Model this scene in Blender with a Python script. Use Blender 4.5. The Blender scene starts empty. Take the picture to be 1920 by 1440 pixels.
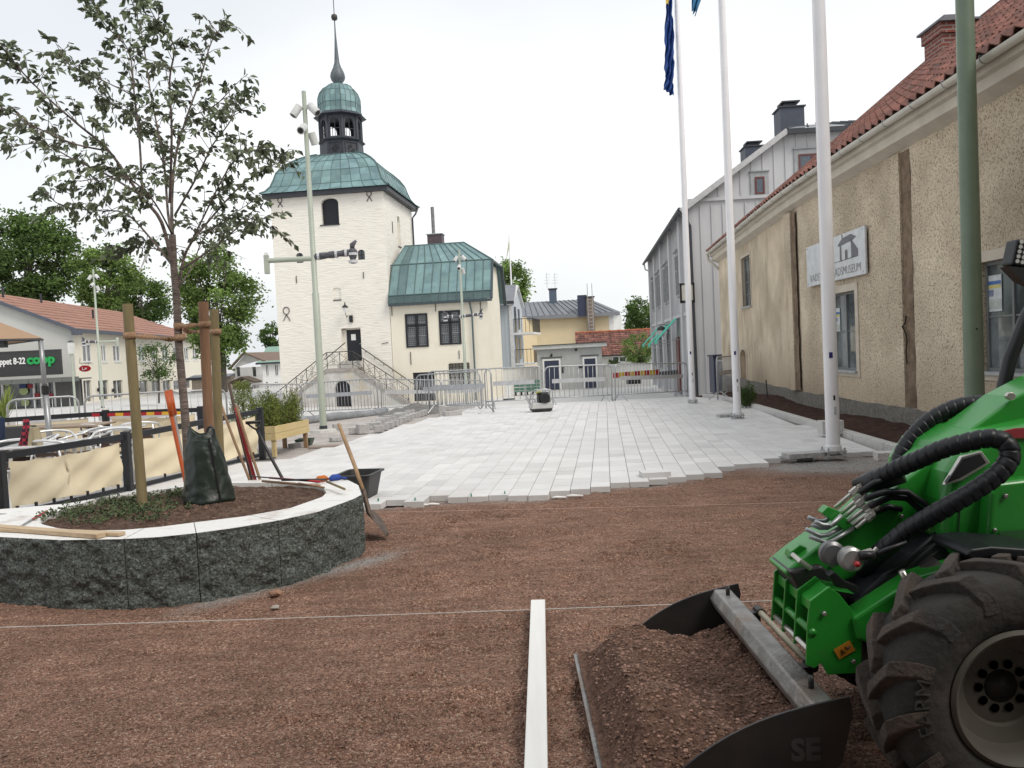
import bpy, bmesh, math, random
from mathutils import Vector, Matrix, noise
R = math.radians
random.seed(7)
S = bpy.context.scene
COL = S.collection
# ---------------- camera ----------------
FPX, PITCH, ROLL, CAMZ = 1497.0, R(2.33), R(2.8), 1.55
camd = bpy.data.cameras.new('camera'); cam = bpy.data.objects.new('camera', camd); COL.objects.link(cam)
S.camera = cam
camd.sensor_fit = 'HORIZONTAL'; camd.sensor_width = 36.0; camd.lens = 36.0*FPX/1920.0
camd.clip_start = 0.05; camd.clip_end = 3000
_f = Vector((0, math.cos(PITCH), -math.sin(PITCH))); _r = Vector((1, 0, 0)); _u = _r.cross(_f)
RT = (_r*math.cos(ROLL) - _u*math.sin(ROLL)); UP = (_r*math.sin(ROLL) + _u*math.cos(ROLL))
_m = Matrix((RT, UP, -_f)).transposed().to_4x4(); _m.translation = Vector((0, 0, CAMZ))
cam.matrix_world = _m
CP = Vector((0, 0, CAMZ))
# ---------------- world, sun, exposure ----------------
SUN_EL, SUN_AZ = R(48), R(130)      # azimuth: clockwise from +Y (straight ahead)
W = bpy.data.worlds.new('World'); S.world = W; W.use_nodes = True
nt = W.node_tree; nt.nodes.clear()
out = nt.nodes.new('ShaderNodeOutputWorld'); bg = nt.nodes.new('ShaderNodeBackground'); bg.inputs[1].default_value = 0.12
sky = nt.nodes.new('ShaderNodeTexSky'); sky.sky_type = 'NISHITA'; sky.sun_disc = False
sky.sun_elevation = SUN_EL; sky.sun_rotation = SUN_AZ; sky.dust_density = 4.0; sky.air_density = 1.2
mix = nt.nodes.new('ShaderNodeMix'); mix.data_type = 'RGBA'; mix.inputs[0].default_value = 0.86
tc = nt.nodes.new('ShaderNodeTexCoord'); mp = nt.nodes.new('ShaderNodeMapping'); mp.inputs[3].default_value = (1.0, 1.0, 2.2)
nz = nt.nodes.new('ShaderNodeTexNoise'); nz.inputs['Scale'].default_value = 1.0; nz.inputs['Detail'].default_value = 5; nz.inputs['Roughness'].default_value = 0.45
cr = nt.nodes.new('ShaderNodeValToRGB')
cr.color_ramp.elements[0].position = 0.33; cr.color_ramp.elements[0].color = (5.7, 6.0, 6.3, 1)
cr.color_ramp.elements[1].position = 0.62; cr.color_ramp.elements[1].color = (8.5, 8.6, 8.6, 1)
nt.links.new(tc.outputs['Generated'], mp.inputs[0]); nt.links.new(mp.outputs[0], nz.inputs['Vector'])
nt.links.new(nz.outputs[0], cr.inputs[0]); nt.links.new(sky.outputs[0], mix.inputs[6]); nt.links.new(cr.outputs[0], mix.inputs[7])
nt.links.new(mix.outputs[2], bg.inputs[0]); nt.links.new(bg.outputs[0], out.inputs[0])
sd = bpy.data.lights.new('sun', 'SUN'); sd.energy = 1.65; sd.angle = R(24); sd.color = (1.0, 0.95, 0.87)
sun = bpy.data.objects.new('sun', sd); COL.objects.link(sun)
sv = Vector((math.sin(SUN_AZ)*math.cos(SUN_EL), math.cos(SUN_AZ)*math.cos(SUN_EL), math.sin(SUN_EL)))
sun.rotation_euler = sv.to_track_quat('Z', 'Y').to_euler(); sun.location = (30, -10, 60)
S.view_settings.view_transform = 'Standard'; S.view_settings.look = 'None'
S.view_settings.exposure = 0.24; S.view_settings.gamma = 1.0
# ---------------- measuring helpers ----------------
def ray(px, py):
    return (_f*FPX + RT*(px-960.0) + UP*(720.0-py)).normalized()
def at(px, py, Y):
    d = ray(px, py); return CP + d*(Y/d.y)
def lerpk(v, ks):
    if v <= ks[0][0]: return ks[0][1]
    for (a, b), (c, d) in zip(ks, ks[1:]):
        if v <= c: return b+(d-b)*(v-a)/(c-a)
    return ks[-1][1]
GK = [(19, 0), (22, -.05), (26, -.27), (30, -.52), (35, -.82), (42, -1.08), (50, -1.2), (70, -1.35)]
def gz(X, Y):
    return lerpk(Y, GK)*lerpk(X, [(-20, .4), (-11, 1)])
def gp(px, py, h=0.0):
    d = ray(px, py); t = 0.5
    for i in range(4000):
        p = CP + d*t
        if p.z <= gz(p.x, p.y)+h: break
        t += 0.03
    return p
def zp(px, py, z):
    d = ray(px, py); return CP + d*((z-CAMZ)/d.z)
# ---------------- object helpers ----------------
WM = {}
def tag(o, label=None, cat=None, group=None, kind=None):
    if label: o['label'] = label
    if cat: o['category'] = cat
    if group: o['group'] = group
    if kind: o['kind'] = kind
    return o
def thing(name, label, cat, loc=(0, 0, 0), rz=0.0, group=None):
    o = bpy.data.objects.new(name, None); COL.objects.link(o); o.empty_display_size = .2
    o.location = loc; o.rotation_euler = (0, 0, rz)
    WM[o.name] = Matrix.Translation(Vector(loc)) @ Matrix.Rotation(rz, 4, 'Z')
    return tag(o, label, cat, group)
def kids(o): return [c for c in bpy.data.objects if c.parent == o]
def dup(o, loc=None, rz=None, label=None, parent=None):
    c = o.copy(); COL.objects.link(c)
    if parent: c.parent = parent
    if loc is not None: c.location = loc
    if rz is not None: c.rotation_euler = (0, 0, rz)
    if label: c['label'] = label
    for k in o.children: dup(k, parent=c)
    return c
class MB:
    def __init__(s): s.v = []; s.f = []; s.m = []; s.t = []; s.tone = 1.0; s.mi = 0
    def add(s, vs, fs):
        n = len(s.v); s.v += [Vector(v) for v in vs]
        for f in fs: s.f.append([n+i for i in f]); s.m.append(s.mi); s.t.append(s.tone)
        return s
    def quad(s, a, b, c, d): return s.add([a, b, c, d], [(0, 1, 2, 3)])
    def box(s, x0, x1, y0, y1, z0, z1, M=None):
        vs = [Vector((x, y, z)) for z in (z0, z1) for x, y in ((x0, y0), (x1, y0), (x1, y1), (x0, y1))]
        if M is not None: vs = [M @ v for v in vs]
        return s.add(vs, [(0, 3, 2, 1), (4, 5, 6, 7), (0, 1, 5, 4), (1, 2, 6, 5), (2, 3, 7, 6), (3, 0, 4, 7)])
    def cbox(s, c, size, M=None):
        hx, hy, hz = [a/2 for a in size]; T = Matrix.Translation(Vector(c)) @ (M.to_4x4() if M is not None else Matrix.Identity(4))
        return s.box(-hx, hx, -hy, hy, -hz, hz, T)
    def beam(s, a, b, w, h, upv=(0, 0, 1)):
        a, b = Vector(a), Vector(b); d = (b-a); L = d.length; d.normalize()
        sd_ = d.cross(Vector(upv));
        if sd_.length < 1e-4: sd_ = d.cross(Vector((1, 0, 0)))
        sd_.normalize(); u = sd_.cross(d)
        M = Matrix((d, sd_, u)).transposed().to_4x4(); M.translation = a
        return s.box(0, L, -w/2, w/2, -h/2, h/2, M)
    def tube(s, pts, r, n=8, cap=True):
        pts = [Vector(p) for p in pts]; k = len(pts)
        rs = r if isinstance(r, (list, tuple)) else [r]*k
        prev = None; base = len(s.v)
        for i, p in enumerate(pts):
            d = (pts[min(i+1, k-1)]-pts[max(i-1, 0)])
            if d.length < 1e-9: d = Vector((0, 0, 1))
            d.normalize()
            if prev is None:
                a = Vector((0, 0, 1)) if abs(d.z) < .9 else Vector((1, 0, 0))
                x = d.cross(a).normalized()
            else:
                x = prev - d*prev.dot(d)
                if x.length < 1e-6: x = d.orthogonal()
                x.normalize()
            prev = x; y = d.cross(x)
            for j in range(n):
                t = 2*math.pi*j/n; s.v.append(p + (x*math.cos(t)+y*math.sin(t))*rs[i])
        for i in range(k-1):
            for j in range(n):
                a = base+i*n+j; b = base+i*n+(j+1) % n
                s.f.append([a, b, b+n, a+n]); s.m.append(s.mi); s.t.append(s.tone)
        if cap:
            s.f.append([base+j for j in range(n)][::-1]); s.m.append(s.mi); s.t.append(s.tone)
            s.f.append([base+(k-1)*n+j for j in range(n)]); s.m.append(s.mi); s.t.append(s.tone)
        return s
    def lathe(s, prof, n=24, M=None, ang0=0.0, full=2*math.pi, cap=True):
        base = len(s.v)
        for r, z in prof:
            for j in range(n):
                t = ang0+full*j/n; v = Vector((r*math.cos(t), r*math.sin(t), z))
                s.v.append(M @ v if M is not None else v)
        for i in range(len(prof)-1):
            for j in range(n):
                a = base+i*n+j; b = base+i*n+(j+1) % n
                s.f.append([a, b, b+n, a+n]); s.m.append(s.mi); s.t.append(s.tone)
        if cap and prof[0][0] > 1e-4: s.f.append([base+j for j in range(n)][::-1]); s.m.append(s.mi); s.t.append(s.tone)
        if cap and prof[-1][0] > 1e-4: s.f.append([base+(len(prof)-1)*n+j for j in range(n)]); s.m.append(s.mi); s.t.append(s.tone)
        return s
    def prism(s, poly, d, M=None, ax='y', o=0.0):
        # poly in (a,b); extruded from o to o+d along the missing axis
        def P(a, b, c):
            v = {'y': Vector((a, c, b)), 'x': Vector((c, a, b)), 'z': Vector((a, b, c))}[ax]
            return M @ v if M is not None else v
        n = len(poly); vs = [P(a, b, o) for a, b in poly]+[P(a, b, o+d) for a, b in poly]
        fs = [tuple(range(n)), tuple(range(2*n-1, n-1, -1))]+[(i, i+n, (i+1) % n+n, (i+1) % n) for i in range(n)]
        return s.add(vs, fs)
    def ico(s, c, r, sub=1, sc=(1, 1, 1), jit=0.0):
        b = bmesh.new(); bmesh.ops.create_icosphere(b, subdivisions=sub, radius=1.0)
        vs = [Vector(c)+Vector((v.co.x*sc[0], v.co.y*sc[1], v.co.z*sc[2]))*r*(1+random.uniform(-jit, jit)) for v in b.verts]
        fs = [tuple(v.index for v in f.verts) for f in b.faces]; b.free()
        return s.add(vs, fs)
    def wall(s, x0, x1, z0, z1, holes, y=0.0, rev=0.15, top=None):
        """vertical wall in the local xz plane at y, openings (a,b,c,d[,arch rise]); reveals go to y+rev"""
        xs = sorted({x0, x1, *[h[0] for h in holes], *[h[1] for h in holes]}); zs = sorted({z0, z1, *[h[2] for h in holes], *[h[3] for h in holes]})
        xs = [x for x in xs if x0 <= x <= x1]; zs = [z for z in zs if z0 <= z <= z1]
        for a, b in zip(xs, xs[1:]):
            for c, d in zip(zs, zs[1:]):
                mx, mz = (a+b)/2, (c+d)/2
                if any(h[0] < mx < h[1] and h[2] < mz < h[3] for h in holes): continue
                s.quad((a, y, c), (b, y, c), (b, y, d), (a, y, d))
        for h in holes:
            a, b, c, d = h[:4]; rise = h[4] if len(h) > 4 else 0; zt = d-rise
            s.quad((a, y, c), (a, y+rev, c), (a, y+rev, zt), (a, y, zt)); s.quad((b, y, c), (b, y, zt), (b, y+rev, zt), (b, y+rev, c))
            s.quad((a, y, c), (b, y, c), (b, y+rev, c), (a, y+rev, c))
            n = 12 if rise else 1
            pt = lambda i: (a+(b-a)*i/n, zt+rise*math.sqrt(max(0, 1-(2*i/n-1)**2)))
            for i in range(n):
                (xa, za), (xb, zb) = pt(i), pt(i+1)
                s.quad((xa, y, za), (xa, y+rev, za), (xb, y+rev, zb), (xb, y, zb))
                if rise: s.quad((xa, y, za), (xb, y, zb), (xb, y, d), (xa, y, d))
        return s
    def build(s, name, mats, parent=None, smooth=False, bevel=0, world=False, label=None, cat=None, group=None, kind=None, seg=2, auto=None, sub=0, clean=True):
        me = bpy.data.meshes.new(name)
        vs = s.v
        if world and parent is not None:
            inv = WM[parent.name].inverted(); vs = [inv @ v for v in vs]
        org = Vector((0, 0, 0))
        if parent is None and not world and vs and kind != 'structure': pass
        me.from_pydata([tuple(v) for v in vs], [], s.f)
        if not isinstance(mats, (list, tuple)): mats = [mats]
        for m in mats: me.materials.append(m)
        if len(mats) > 1: me.polygons.foreach_set('material_index', s.m)
        if any(t != 1.0 for t in s.t) or any('tone' in m.keys() for m in mats):
            ca = me.color_attributes.new('tone', 'FLOAT_COLOR', 'CORNER'); dat = []
            for p, t in zip(me.polygons, s.t): dat += [t, t, t, 1.0]*p.loop_total
            ca.data.foreach_set('color', dat)
        me.validate()
        if clean and len(s.f) < 20000:
            b = bmesh.new(); b.from_mesh(me); bmesh.ops.recalc_face_normals(b, faces=b.faces); b.to_mesh(me); b.free()
        if smooth: me.polygons.foreach_set('use_smooth', [True]*len(me.polygons))
        me.update()
        o = bpy.data.objects.new(name, me); COL.objects.link(o)
        if parent is not None: o.parent = parent; WM[o.name] = WM[parent.name].copy()
        elif kind != 'structure' and vs:
            # put the origin of a lone mesh at its base
            x = [v.x for v in vs]; y = [v.y for v in vs]; z = [v.z for v in vs]
            org = Vector(((min(x)+max(x))/2, (min(y)+max(y))/2, min(z)))
            me.transform(Matrix.Translation(-org)); o.location = org
            WM[o.name] = Matrix.Translation(org)
        else: WM[o.name] = Matrix.Identity(4)
        if smooth and auto:
            try:
                for e in me.edges: pass
                b = bmesh.new(); b.from_mesh(me)
                for e in b.edges:
                    if len(e.link_faces) == 2 and e.calc_face_angle(0) > auto: e.smooth = False
                b.to_mesh(me); b.free()
            except Exception as ex: print(ex)
        if bevel:
            md = o.modifiers.new('bevel', 'BEVEL'); md.width = bevel; md.segments = seg; md.limit_method = 'ANGLE'; md.angle_limit = R(35)
        if sub:
            md = o.modifiers.new('sub', 'SUBSURF'); md.levels = sub; md.render_levels = sub
        tag(o, label, cat, group, kind); return o
def text_mb(txt, size, M, ext=0.01, font_shear=0.0, spacing=1.0, bold=0.0):
    cu = bpy.data.curves.new('txt', 'FONT'); cu.body = txt; cu.size = size; cu.extrude = ext; cu.shear = font_shear
    cu.space_character = spacing; cu.offset = bold; cu.resolution_u = 3
    o = bpy.data.objects.new('txt', cu); COL.objects.link(o); bpy.context.view_layer.update()
    dg = bpy.context.evaluated_depsgraph_get(); me = bpy.data.meshes.new_from_object(o.evaluated_get(dg))
    mb = MB(); mb.add([M @ v.co for v in me.vertices], [tuple(p.vertices) for p in me.polygons])
    bpy.data.objects.remove(o); bpy.data.curves.remove(cu); bpy.data.meshes.remove(me); return mb
class Face:
    """a vertical facade: origin (x,y), angle of its local x axis; root empties share this frame"""
    def __init__(s, x, y, ang, z=0.0):
        s.o = Vector((x, y, z)); s.a = ang; s.u = Vector((math.cos(ang), math.sin(ang), 0)); s.n = Vector((math.sin(ang), -math.cos(ang), 0))
    def hit(s, px, py, dep=0.0):
        d = ray(px, py); o = s.o - s.n*dep; t = (o-CP).dot(s.n)/d.dot(s.n); p = CP+d*t
        return (p-s.o).dot(s.u), p.z-s.o.z
    def rect(s, xl, yt, xr, yb, dep=0.0):
        a = s.hit(xl, (yt+yb)/2, dep)[0]; b = s.hit(xr, (yt+yb)/2, dep)[0]; xm = (xl+xr)/2
        return a, b, s.hit(xm, yb, dep)[1], s.hit(xm, yt, dep)[1]
    def pt(s, px, py, dep=0.0):
        a, z = s.hit(px, py, dep); return Vector((a, dep, z))
# ---------------- materials ----------------
def newmat(name):
    m = bpy.data.materials.new(name); m.use_nodes = True; nt = m.node_tree; b = nt.nodes['Principled BSDF']; return m, nt, b
def M_(name, c, c2=None, scale=6.0, rough=.7, bump=0.0, bscale=60.0, metal=0.0, tone=False, stretch=(1, 1, 1), dirt=None, dscale=2.0, dpos=(.5, .7), coat=0.0, spec=.5, coord='Object', detail=6, dist=0.05, ramp=(.35, .65), speck=None, sscale=90., spos=(.1, .2), rvar=0.0, trans=0.0):
    m, nt, b = newmat(name); N = nt.nodes.new; L = nt.links.new
    b.inputs['Roughness'].default_value = rough; b.inputs['Metallic'].default_value = metal
    b.inputs['Specular IOR Level'].default_value = spec
    if coat: b.inputs['Coat Weight'].default_value = coat; b.inputs['Coat Roughness'].default_value = .12
    if coord == 'World': g = N('ShaderNodeNewGeometry'); vec = g.outputs['Position']
    else: t = N('ShaderNodeTexCoord'); vec = t.outputs['Object']
    mp = N('ShaderNodeMapping'); mp.inputs[3].default_value = stretch; L(vec, mp.inputs[0]); vec = mp.outputs[0]
    n1 = N('ShaderNodeTexNoise'); n1.inputs['Scale'].default_value = scale; n1.inputs['Detail'].default_value = detail; n1.inputs['Roughness'].default_value = .6; L(vec, n1.inputs['Vector'])
    r1 = N('ShaderNodeValToRGB'); r1.color_ramp.elements[0].position = ramp[0]; r1.color_ramp.elements[1].position = ramp[1]
    c2 = c2 or tuple(x*.8 for x in c)
    r1.color_ramp.elements[0].color = (*c2, 1); r1.color_ramp.elements[1].color = (*c, 1); L(n1.outputs[0], r1.inputs[0])
    colr = r1.outputs[0]
    if dirt:
        n2 = N('ShaderNodeTexNoise'); n2.inputs['Scale'].default_value = dscale; n2.inputs['Detail'].default_value = 8; n2.inputs['Roughness'].default_value = .65; L(vec, n2.inputs['Vector'])
        r2 = N('ShaderNodeMapRange'); r2.inputs[1].default_value = dpos[0]; r2.inputs[2].default_value = dpos[1]; L(n2.outputs[0], r2.inputs[0])
        mx = N('ShaderNodeMix'); mx.data_type = 'RGBA'; L(r2.outputs[0], mx.inputs[0]); L(colr, mx.inputs[6]); mx.inputs[7].default_value = (*dirt, 1); colr = mx.outputs[2]
    if speck:
        v = N('ShaderNodeTexVoronoi'); v.inputs['Scale'].default_value = sscale; L(vec, v.inputs['Vector'])
        r3 = N('ShaderNodeMapRange'); r3.inputs[1].default_value = spos[0]; r3.inputs[2].default_value = spos[1]; r3.inputs[3].default_value = 1; r3.inputs[4].default_value = 0; L(v.outputs['Distance'], r3.inputs[0])
        mx = N('ShaderNodeMix'); mx.data_type = 'RGBA'; L(r3.outputs[0], mx.inputs[0]); L(colr, mx.inputs[6]); mx.inputs[7].default_value = (*speck, 1); colr = mx.outputs[2]
    if tone:
        m['tone'] = 1
        a = N('ShaderNodeAttribute'); a.attribute_name = 'tone'; mx = N('ShaderNodeMix'); mx.data_type = 'RGBA'; mx.blend_type = 'MULTIPLY'; mx.inputs[0].default_value = 1
        L(colr, mx.inputs[6]); L(a.outputs['Color'], mx.inputs[7]); colr = mx.outputs[2]
    L(colr, b.inputs['Base Color'])
    if rvar:
        rr = N('ShaderNodeMapRange'); rr.inputs[3].default_value = max(.02, rough-rvar); rr.inputs[4].default_value = min(1, rough+rvar); L(n1.outputs[0], rr.inputs[0]); L(rr.outputs[0], b.inputs['Roughness'])
    if trans:
        tl = N('ShaderNodeBsdfTranslucent'); L(colr, tl.inputs[0]); ms_ = N('ShaderNodeMixShader'); ms_.inputs[0].default_value = trans; L(b.outputs[0], ms_.inputs[1]); L(tl.outputs[0], ms_.inputs[2]); L(ms_.outputs[0], nt.nodes['Material Output'].inputs[0])
    if bump:
        n3 = N('ShaderNodeTexNoise'); n3.inputs['Scale'].default_value = bscale; n3.inputs['Detail'].default_value = 5; L(vec, n3.inputs['Vector'])
        bp = N('ShaderNodeBump'); bp.inputs['Strength'].default_value = bump; bp.inputs['Distance'].default_value = dist; L(n3.outputs[0], bp.inputs['Height']); L(bp.outputs[0], b.inputs['Normal'])
    return m
def brick_mat(name, c1, c2, mortar, sc=1.0, bw=.25, rh=.075, ms=.012, rot=None, bump=.4, rough=.85):
    m, nt, b = newmat(name); N = nt.nodes.new; L = nt.links.new; b.inputs['Roughness'].default_value = rough
    t = N('ShaderNodeTexCoord'); sp_ = N('ShaderNodeSeparateXYZ'); L(t.outputs['Object'], sp_.inputs[0]); ad = N('ShaderNodeMath'); L(sp_.outputs[0], ad.inputs[0]); L(sp_.outputs[1], ad.inputs[1])
    mp = N('ShaderNodeCombineXYZ'); L(ad.outputs[0], mp.inputs[0]); L(sp_.outputs[2], mp.inputs[1])
    k = N('ShaderNodeTexBrick'); k.inputs['Scale'].default_value = sc; k.inputs['Brick Width'].default_value = bw; k.inputs['Row Height'].default_value = rh; k.inputs['Mortar Size'].default_value = ms
    k.inputs['Color1'].default_value = (*c1, 1); k.inputs['Color2'].default_value = (*c2, 1); k.inputs['Mortar'].default_value = (*mortar, 1); L(mp.outputs[0], k.inputs['Vector'])
    n = N('ShaderNodeTexNoise'); n.inputs['Scale'].default_value = 30; L(t.outputs['Object'], n.inputs['Vector'])
    mx = N('ShaderNodeMix'); mx.data_type = 'RGBA'; mx.blend_type = 'MULTIPLY'; mx.inputs[0].default_value = .5; L(k.outputs[0], mx.inputs[6]); L(n.outputs[0], mx.inputs[7]); L(mx.outputs[2], b.inputs['Base Color'])
    bp = N('ShaderNodeBump'); bp.inputs['Strength'].default_value = bump; bp.inputs['Distance'].default_value = .01; bp.invert = True; L(k.outputs['Fac'], bp.inputs['Height']); L(bp.outputs[0], b.inputs['Normal'])
    return m
def glass_mat(name, tint=(.03, .035, .04), rough=.06, spec=.8):
    m, nt, b = newmat(name); N = nt.nodes.new; L = nt.links.new
    b.inputs['Roughness'].default_value = rough; b.inputs['Specular IOR Level'].default_value = spec
    t = N('ShaderNodeTexCoord'); n = N('ShaderNodeTexNoise'); n.inputs['Scale'].default_value = 1.6; n.inputs['Detail'].default_value = 3; L(t.outputs['Object'], n.inputs['Vector'])
    r = N('ShaderNodeValToRGB'); r.color_ramp.elements[0].color = (*tint, 1); r.color_ramp.elements[1].color = (*[min(1, x*2.6+.02) for x in tint], 1); r.color_ramp.elements[0].position = .42; r.color_ramp.elements[1].position = .62
    L(n.outputs[0], r.inputs[0]); L(r.outputs[0], b.inputs['Base Color'])
    bp = N('ShaderNodeBump'); bp.inputs['Strength'].default_value = .08; bp.inputs['Distance'].default_value = .02; L(n.outputs[0], bp.inputs['Height']); L(bp.outputs[0], b.inputs['Normal'])
    return m
MAT = dict(
 tower=M_('tower_plaster', (.85, .81, .735), (.78, .74, .67), scale=2.2, rough=.9, bump=.38, bscale=3.2, dirt=(.56, .50, .43), dscale=1.6, dpos=(.57, .85), stretch=(.6, .6, 3.6), dist=.12),
 annex=M_('annex_plaster', (.82, .77, .65), (.78, .72, .60), scale=.9, rough=.9, bump=.15, bscale=8, dirt=(.62, .55, .44), dscale=.8, dpos=(.6, .9)),
 stairm=M_('stair_render', (.60, .59, .56), (.42, .40, .37), scale=1.4, rough=.92, bump=.3, bscale=12, dirt=(.50, .40, .26), dscale=.9, dpos=(.55, .75)),
 copper=M_('copper', (.20, .315, .315), (.14, .225, .245), scale=1.5, rough=.55, tone=True, dirt=(.10, .15, .15), dscale=1.3, dpos=(.6, .85), spec=.4),
 copperseam=M_('copper_seam', (.09, .15, .145), rough=.6),
 darkmetal=M_('dark_sheet_metal', (.035, .04, .05), (.025, .028, .035), rough=.5, metal=.0),
 lantern=M_('lantern_copper', (.045, .05, .065), (.03, .033, .045), rough=.5, scale=4),
 blackwood=M_('black_wood', (.012, .013, .02), rough=.6),
 iron=M_('wrought_iron', (.06, .055, .05), rough=.6, metal=.3),
 glass=glass_mat('window_glass'), glass2=glass_mat('shop_glass', (.05, .055, .06), .08),
 gray_glass=glass_mat('reflecting_glass', (.055, .065, .07), .05, .9),
 leadbar=M_('lead_bar', (.30, .31, .32), rough=.5),
 white=M_('white_paint', (.80, .80, .79), (.74, .74, .73), rough=.35, scale=3),
 pole=M_('flagpole_white', (.86, .85, .87), (.80, .79, .81), rough=.28, scale=2, coat=.2),
 lampgreen=M_('lamp_post_green', (.41, .45, .375), (.37, .41, .34), rough=.4, scale=3),
 polegreen=M_('dark_green_pole', (.17, .22, .155), (.14, .19, .13), rough=.38, scale=3, bump=.03, bscale=20),
 galv=M_('galvanised_steel', (.46, .47, .48), (.36, .37, .38), rough=.42, metal=.5, scale=14),
 galvflat=M_('grey_plate', (.50, .51, .53), rough=.6),
 black=M_('black_plastic', (.016, .016, .018), (.011, .011, .013), rough=.45),
 blackpaint=M_('black_painted_wood', (.02, .022, .028), (.014, .016, .02), rough=.55),
 tarp=M_('dark_wrap', (.10, .10, .12), (.05, .05, .06), rough=.45, scale=12, bump=.5, bscale=30),
 tape=M_('silver_tape', (.62, .62, .64), rough=.4, scale=20),
 concrete=M_('concrete', (.52, .50, .47), (.42, .41, .39), rough=.9, bump=.3, bscale=40),
)
# ================= setting: ground, gravel, paving, sand =================
MAT['ground'] = M_('street_stone', (.60, .59, .575), (.52, .51, .50), scale=.6, rough=.85, coord='World', dirt=(.44, .42, .40), dscale=.35, dpos=(.52, .8), bump=.2, bscale=20)
def gravel_mat():
    m, nt, b = newmat('red_gravel'); N = nt.nodes.new; L = nt.links.new; b.inputs['Roughness'].default_value = .95; b.inputs['Specular IOR Level'].default_value = .2
    g = N('ShaderNodeNewGeometry'); P = g.outputs['Position']
    v = N('ShaderNodeTexVoronoi'); v.inputs['Scale'].default_value = 115; L(P, v.inputs['Vector'])
    v2 = N('ShaderNodeTexVoronoi'); v2.inputs['Scale'].default_value = 260; L(P, v2.inputs['Vector'])
    r = N('ShaderNodeValToRGB'); e = r.color_ramp.elements; e[0].position = 0; e[0].color = (.145, .078, .054, 1); e[1].position = 1; e[1].color = (.46, .34, .26, 1)
    x = r.color_ramp.elements.new(.5); x.color = (.28, .158, .113, 1); x = r.color_ramp.elements.new(.86); x.color = (.345, .21, .15, 1)
    sx = N('ShaderNodeSeparateColor'); L(v.outputs['Color'], sx.inputs[0]); L(sx.outputs[0], r.inputs[0])
    sx2 = N('ShaderNodeSeparateColor'); L(v2.outputs['Color'], sx2.inputs[0])
    mr = N('ShaderNodeMapRange'); mr.inputs[3].default_value = .55; mr.inputs[4].default_value = 1.3; L(sx2.outputs[0], mr.inputs[0])
    mu = N('ShaderNodeMix'); mu.data_type = 'RGBA'; mu.blend_type = 'MULTIPLY'; mu.inputs[0].default_value = 1; L(r.outputs[0], mu.inputs[6]); L(mr.outputs[0], mu.inputs[7])
    n = N('ShaderNodeTexNoise'); n.inputs['Scale'].default_value = 1.3; n.inputs['Detail'].default_value = 7; n.inputs['Roughness'].default_value = .65; L(P, n.inputs['Vector'])
    m2 = N('ShaderNodeMapRange'); m2.inputs[1].default_value = .3; m2.inputs[2].default_value = .7; m2.inputs[3].default_value = .78; m2.inputs[4].default_value = 1.25; L(n.outputs[0], m2.inputs[0])
    mu2 = N('ShaderNodeMix'); mu2.data_type = 'RGBA'; mu2.blend_type = 'MULTIPLY'; mu2.inputs[0].default_value = 1; L(mu.outputs[2], mu2.inputs[6]); L(m2.outputs[0], mu2.inputs[7])
    mpv = N('ShaderNodeMapping'); mpv.inputs[3].default_value = (1.6, 6.5, 1); L(P, mpv.inputs[0]); n6 = N('ShaderNodeTexNoise'); n6.inputs['Scale'].default_value = 1.6; n6.inputs['Detail'].default_value = 8; n6.inputs['Roughness'].default_value = .72; L(mpv.outputs[0], n6.inputs['Vector'])
    m6 = N('ShaderNodeMapRange'); m6.inputs[1].default_value = .36; m6.inputs[2].default_value = .6; m6.inputs[3].default_value = .72; m6.inputs[4].default_value = 1.1; L(n6.outputs[0], m6.inputs[0])
    mu3 = N('ShaderNodeMix'); mu3.data_type = 'RGBA'; mu3.blend_type = 'MULTIPLY'; mu3.inputs[0].default_value = 1; L(mu2.outputs[2], mu3.inputs[6]); L(m6.outputs[0], mu3.inputs[7]); mu2 = mu3
    # grey stone dust patches (planter foot and round the front flagpole), by vertex tone
    a = N('ShaderNodeAttribute'); a.attribute_name = 'dust'
    mx = N('ShaderNodeMix'); mx.data_type = 'RGBA'; L(mu2.outputs[2], mx.inputs[6])
    dn = N('ShaderNodeMix'); dn.data_type = 'RGBA'; dn.blend_type = 'MULTIPLY'; dn.inputs[0].default_value = 1; dn.inputs[6].default_value = (.36, .34, .32, 1); L(mr.outputs[0], dn.inputs[7]); L(dn.outputs[2], mx.inputs[7])
    ad = N('ShaderNodeMath'); ad.operation = 'MULTIPLY_ADD'; L(n.outputs[0], ad.inputs[0]); ad.inputs[1].default_value = 1.2
    sb = N('ShaderNodeMath'); sb.operation = 'SUBTRACT'; sb.inputs[1].default_value = .6; L(a.outputs['Fac'], ad.inputs[2]); L(ad.outputs[0], sb.inputs[0])
    ml = N('ShaderNodeMath'); ml.operation = 'MULTIPLY'; ml.use_clamp = True; L(sb.outputs[0], ml.inputs[0]); L(a.outputs['Fac'], ml.inputs[1]); L(ml.outputs[0], mx.inputs[0])
    L(mx.outputs[2], b.inputs['Base Color'])
    bp = N('ShaderNodeBump'); bp.inputs['Strength'].default_value = .9; bp.inputs['Distance'].default_value = .008; L(v.outputs['Distance'], bp.inputs['Height']); bp.invert = True
    n4 = N('ShaderNodeTexNoise'); n4.inputs['Scale'].default_value = 28; n4.inputs['Detail'].default_value = 6; L(P, n4.inputs['Vector'])
    bp2 = N('ShaderNodeBump'); bp2.inputs['Strength'].default_value = 1.0; bp2.inputs['Distance'].default_value = .035; L(n4.outputs[0], bp2.inputs['Height']); L(bp.outputs[0], bp2.inputs['Normal']); L(bp2.outputs[0], b.inputs['Normal'])
    return m
MAT['gravel'] = gravel_mat()
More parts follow.
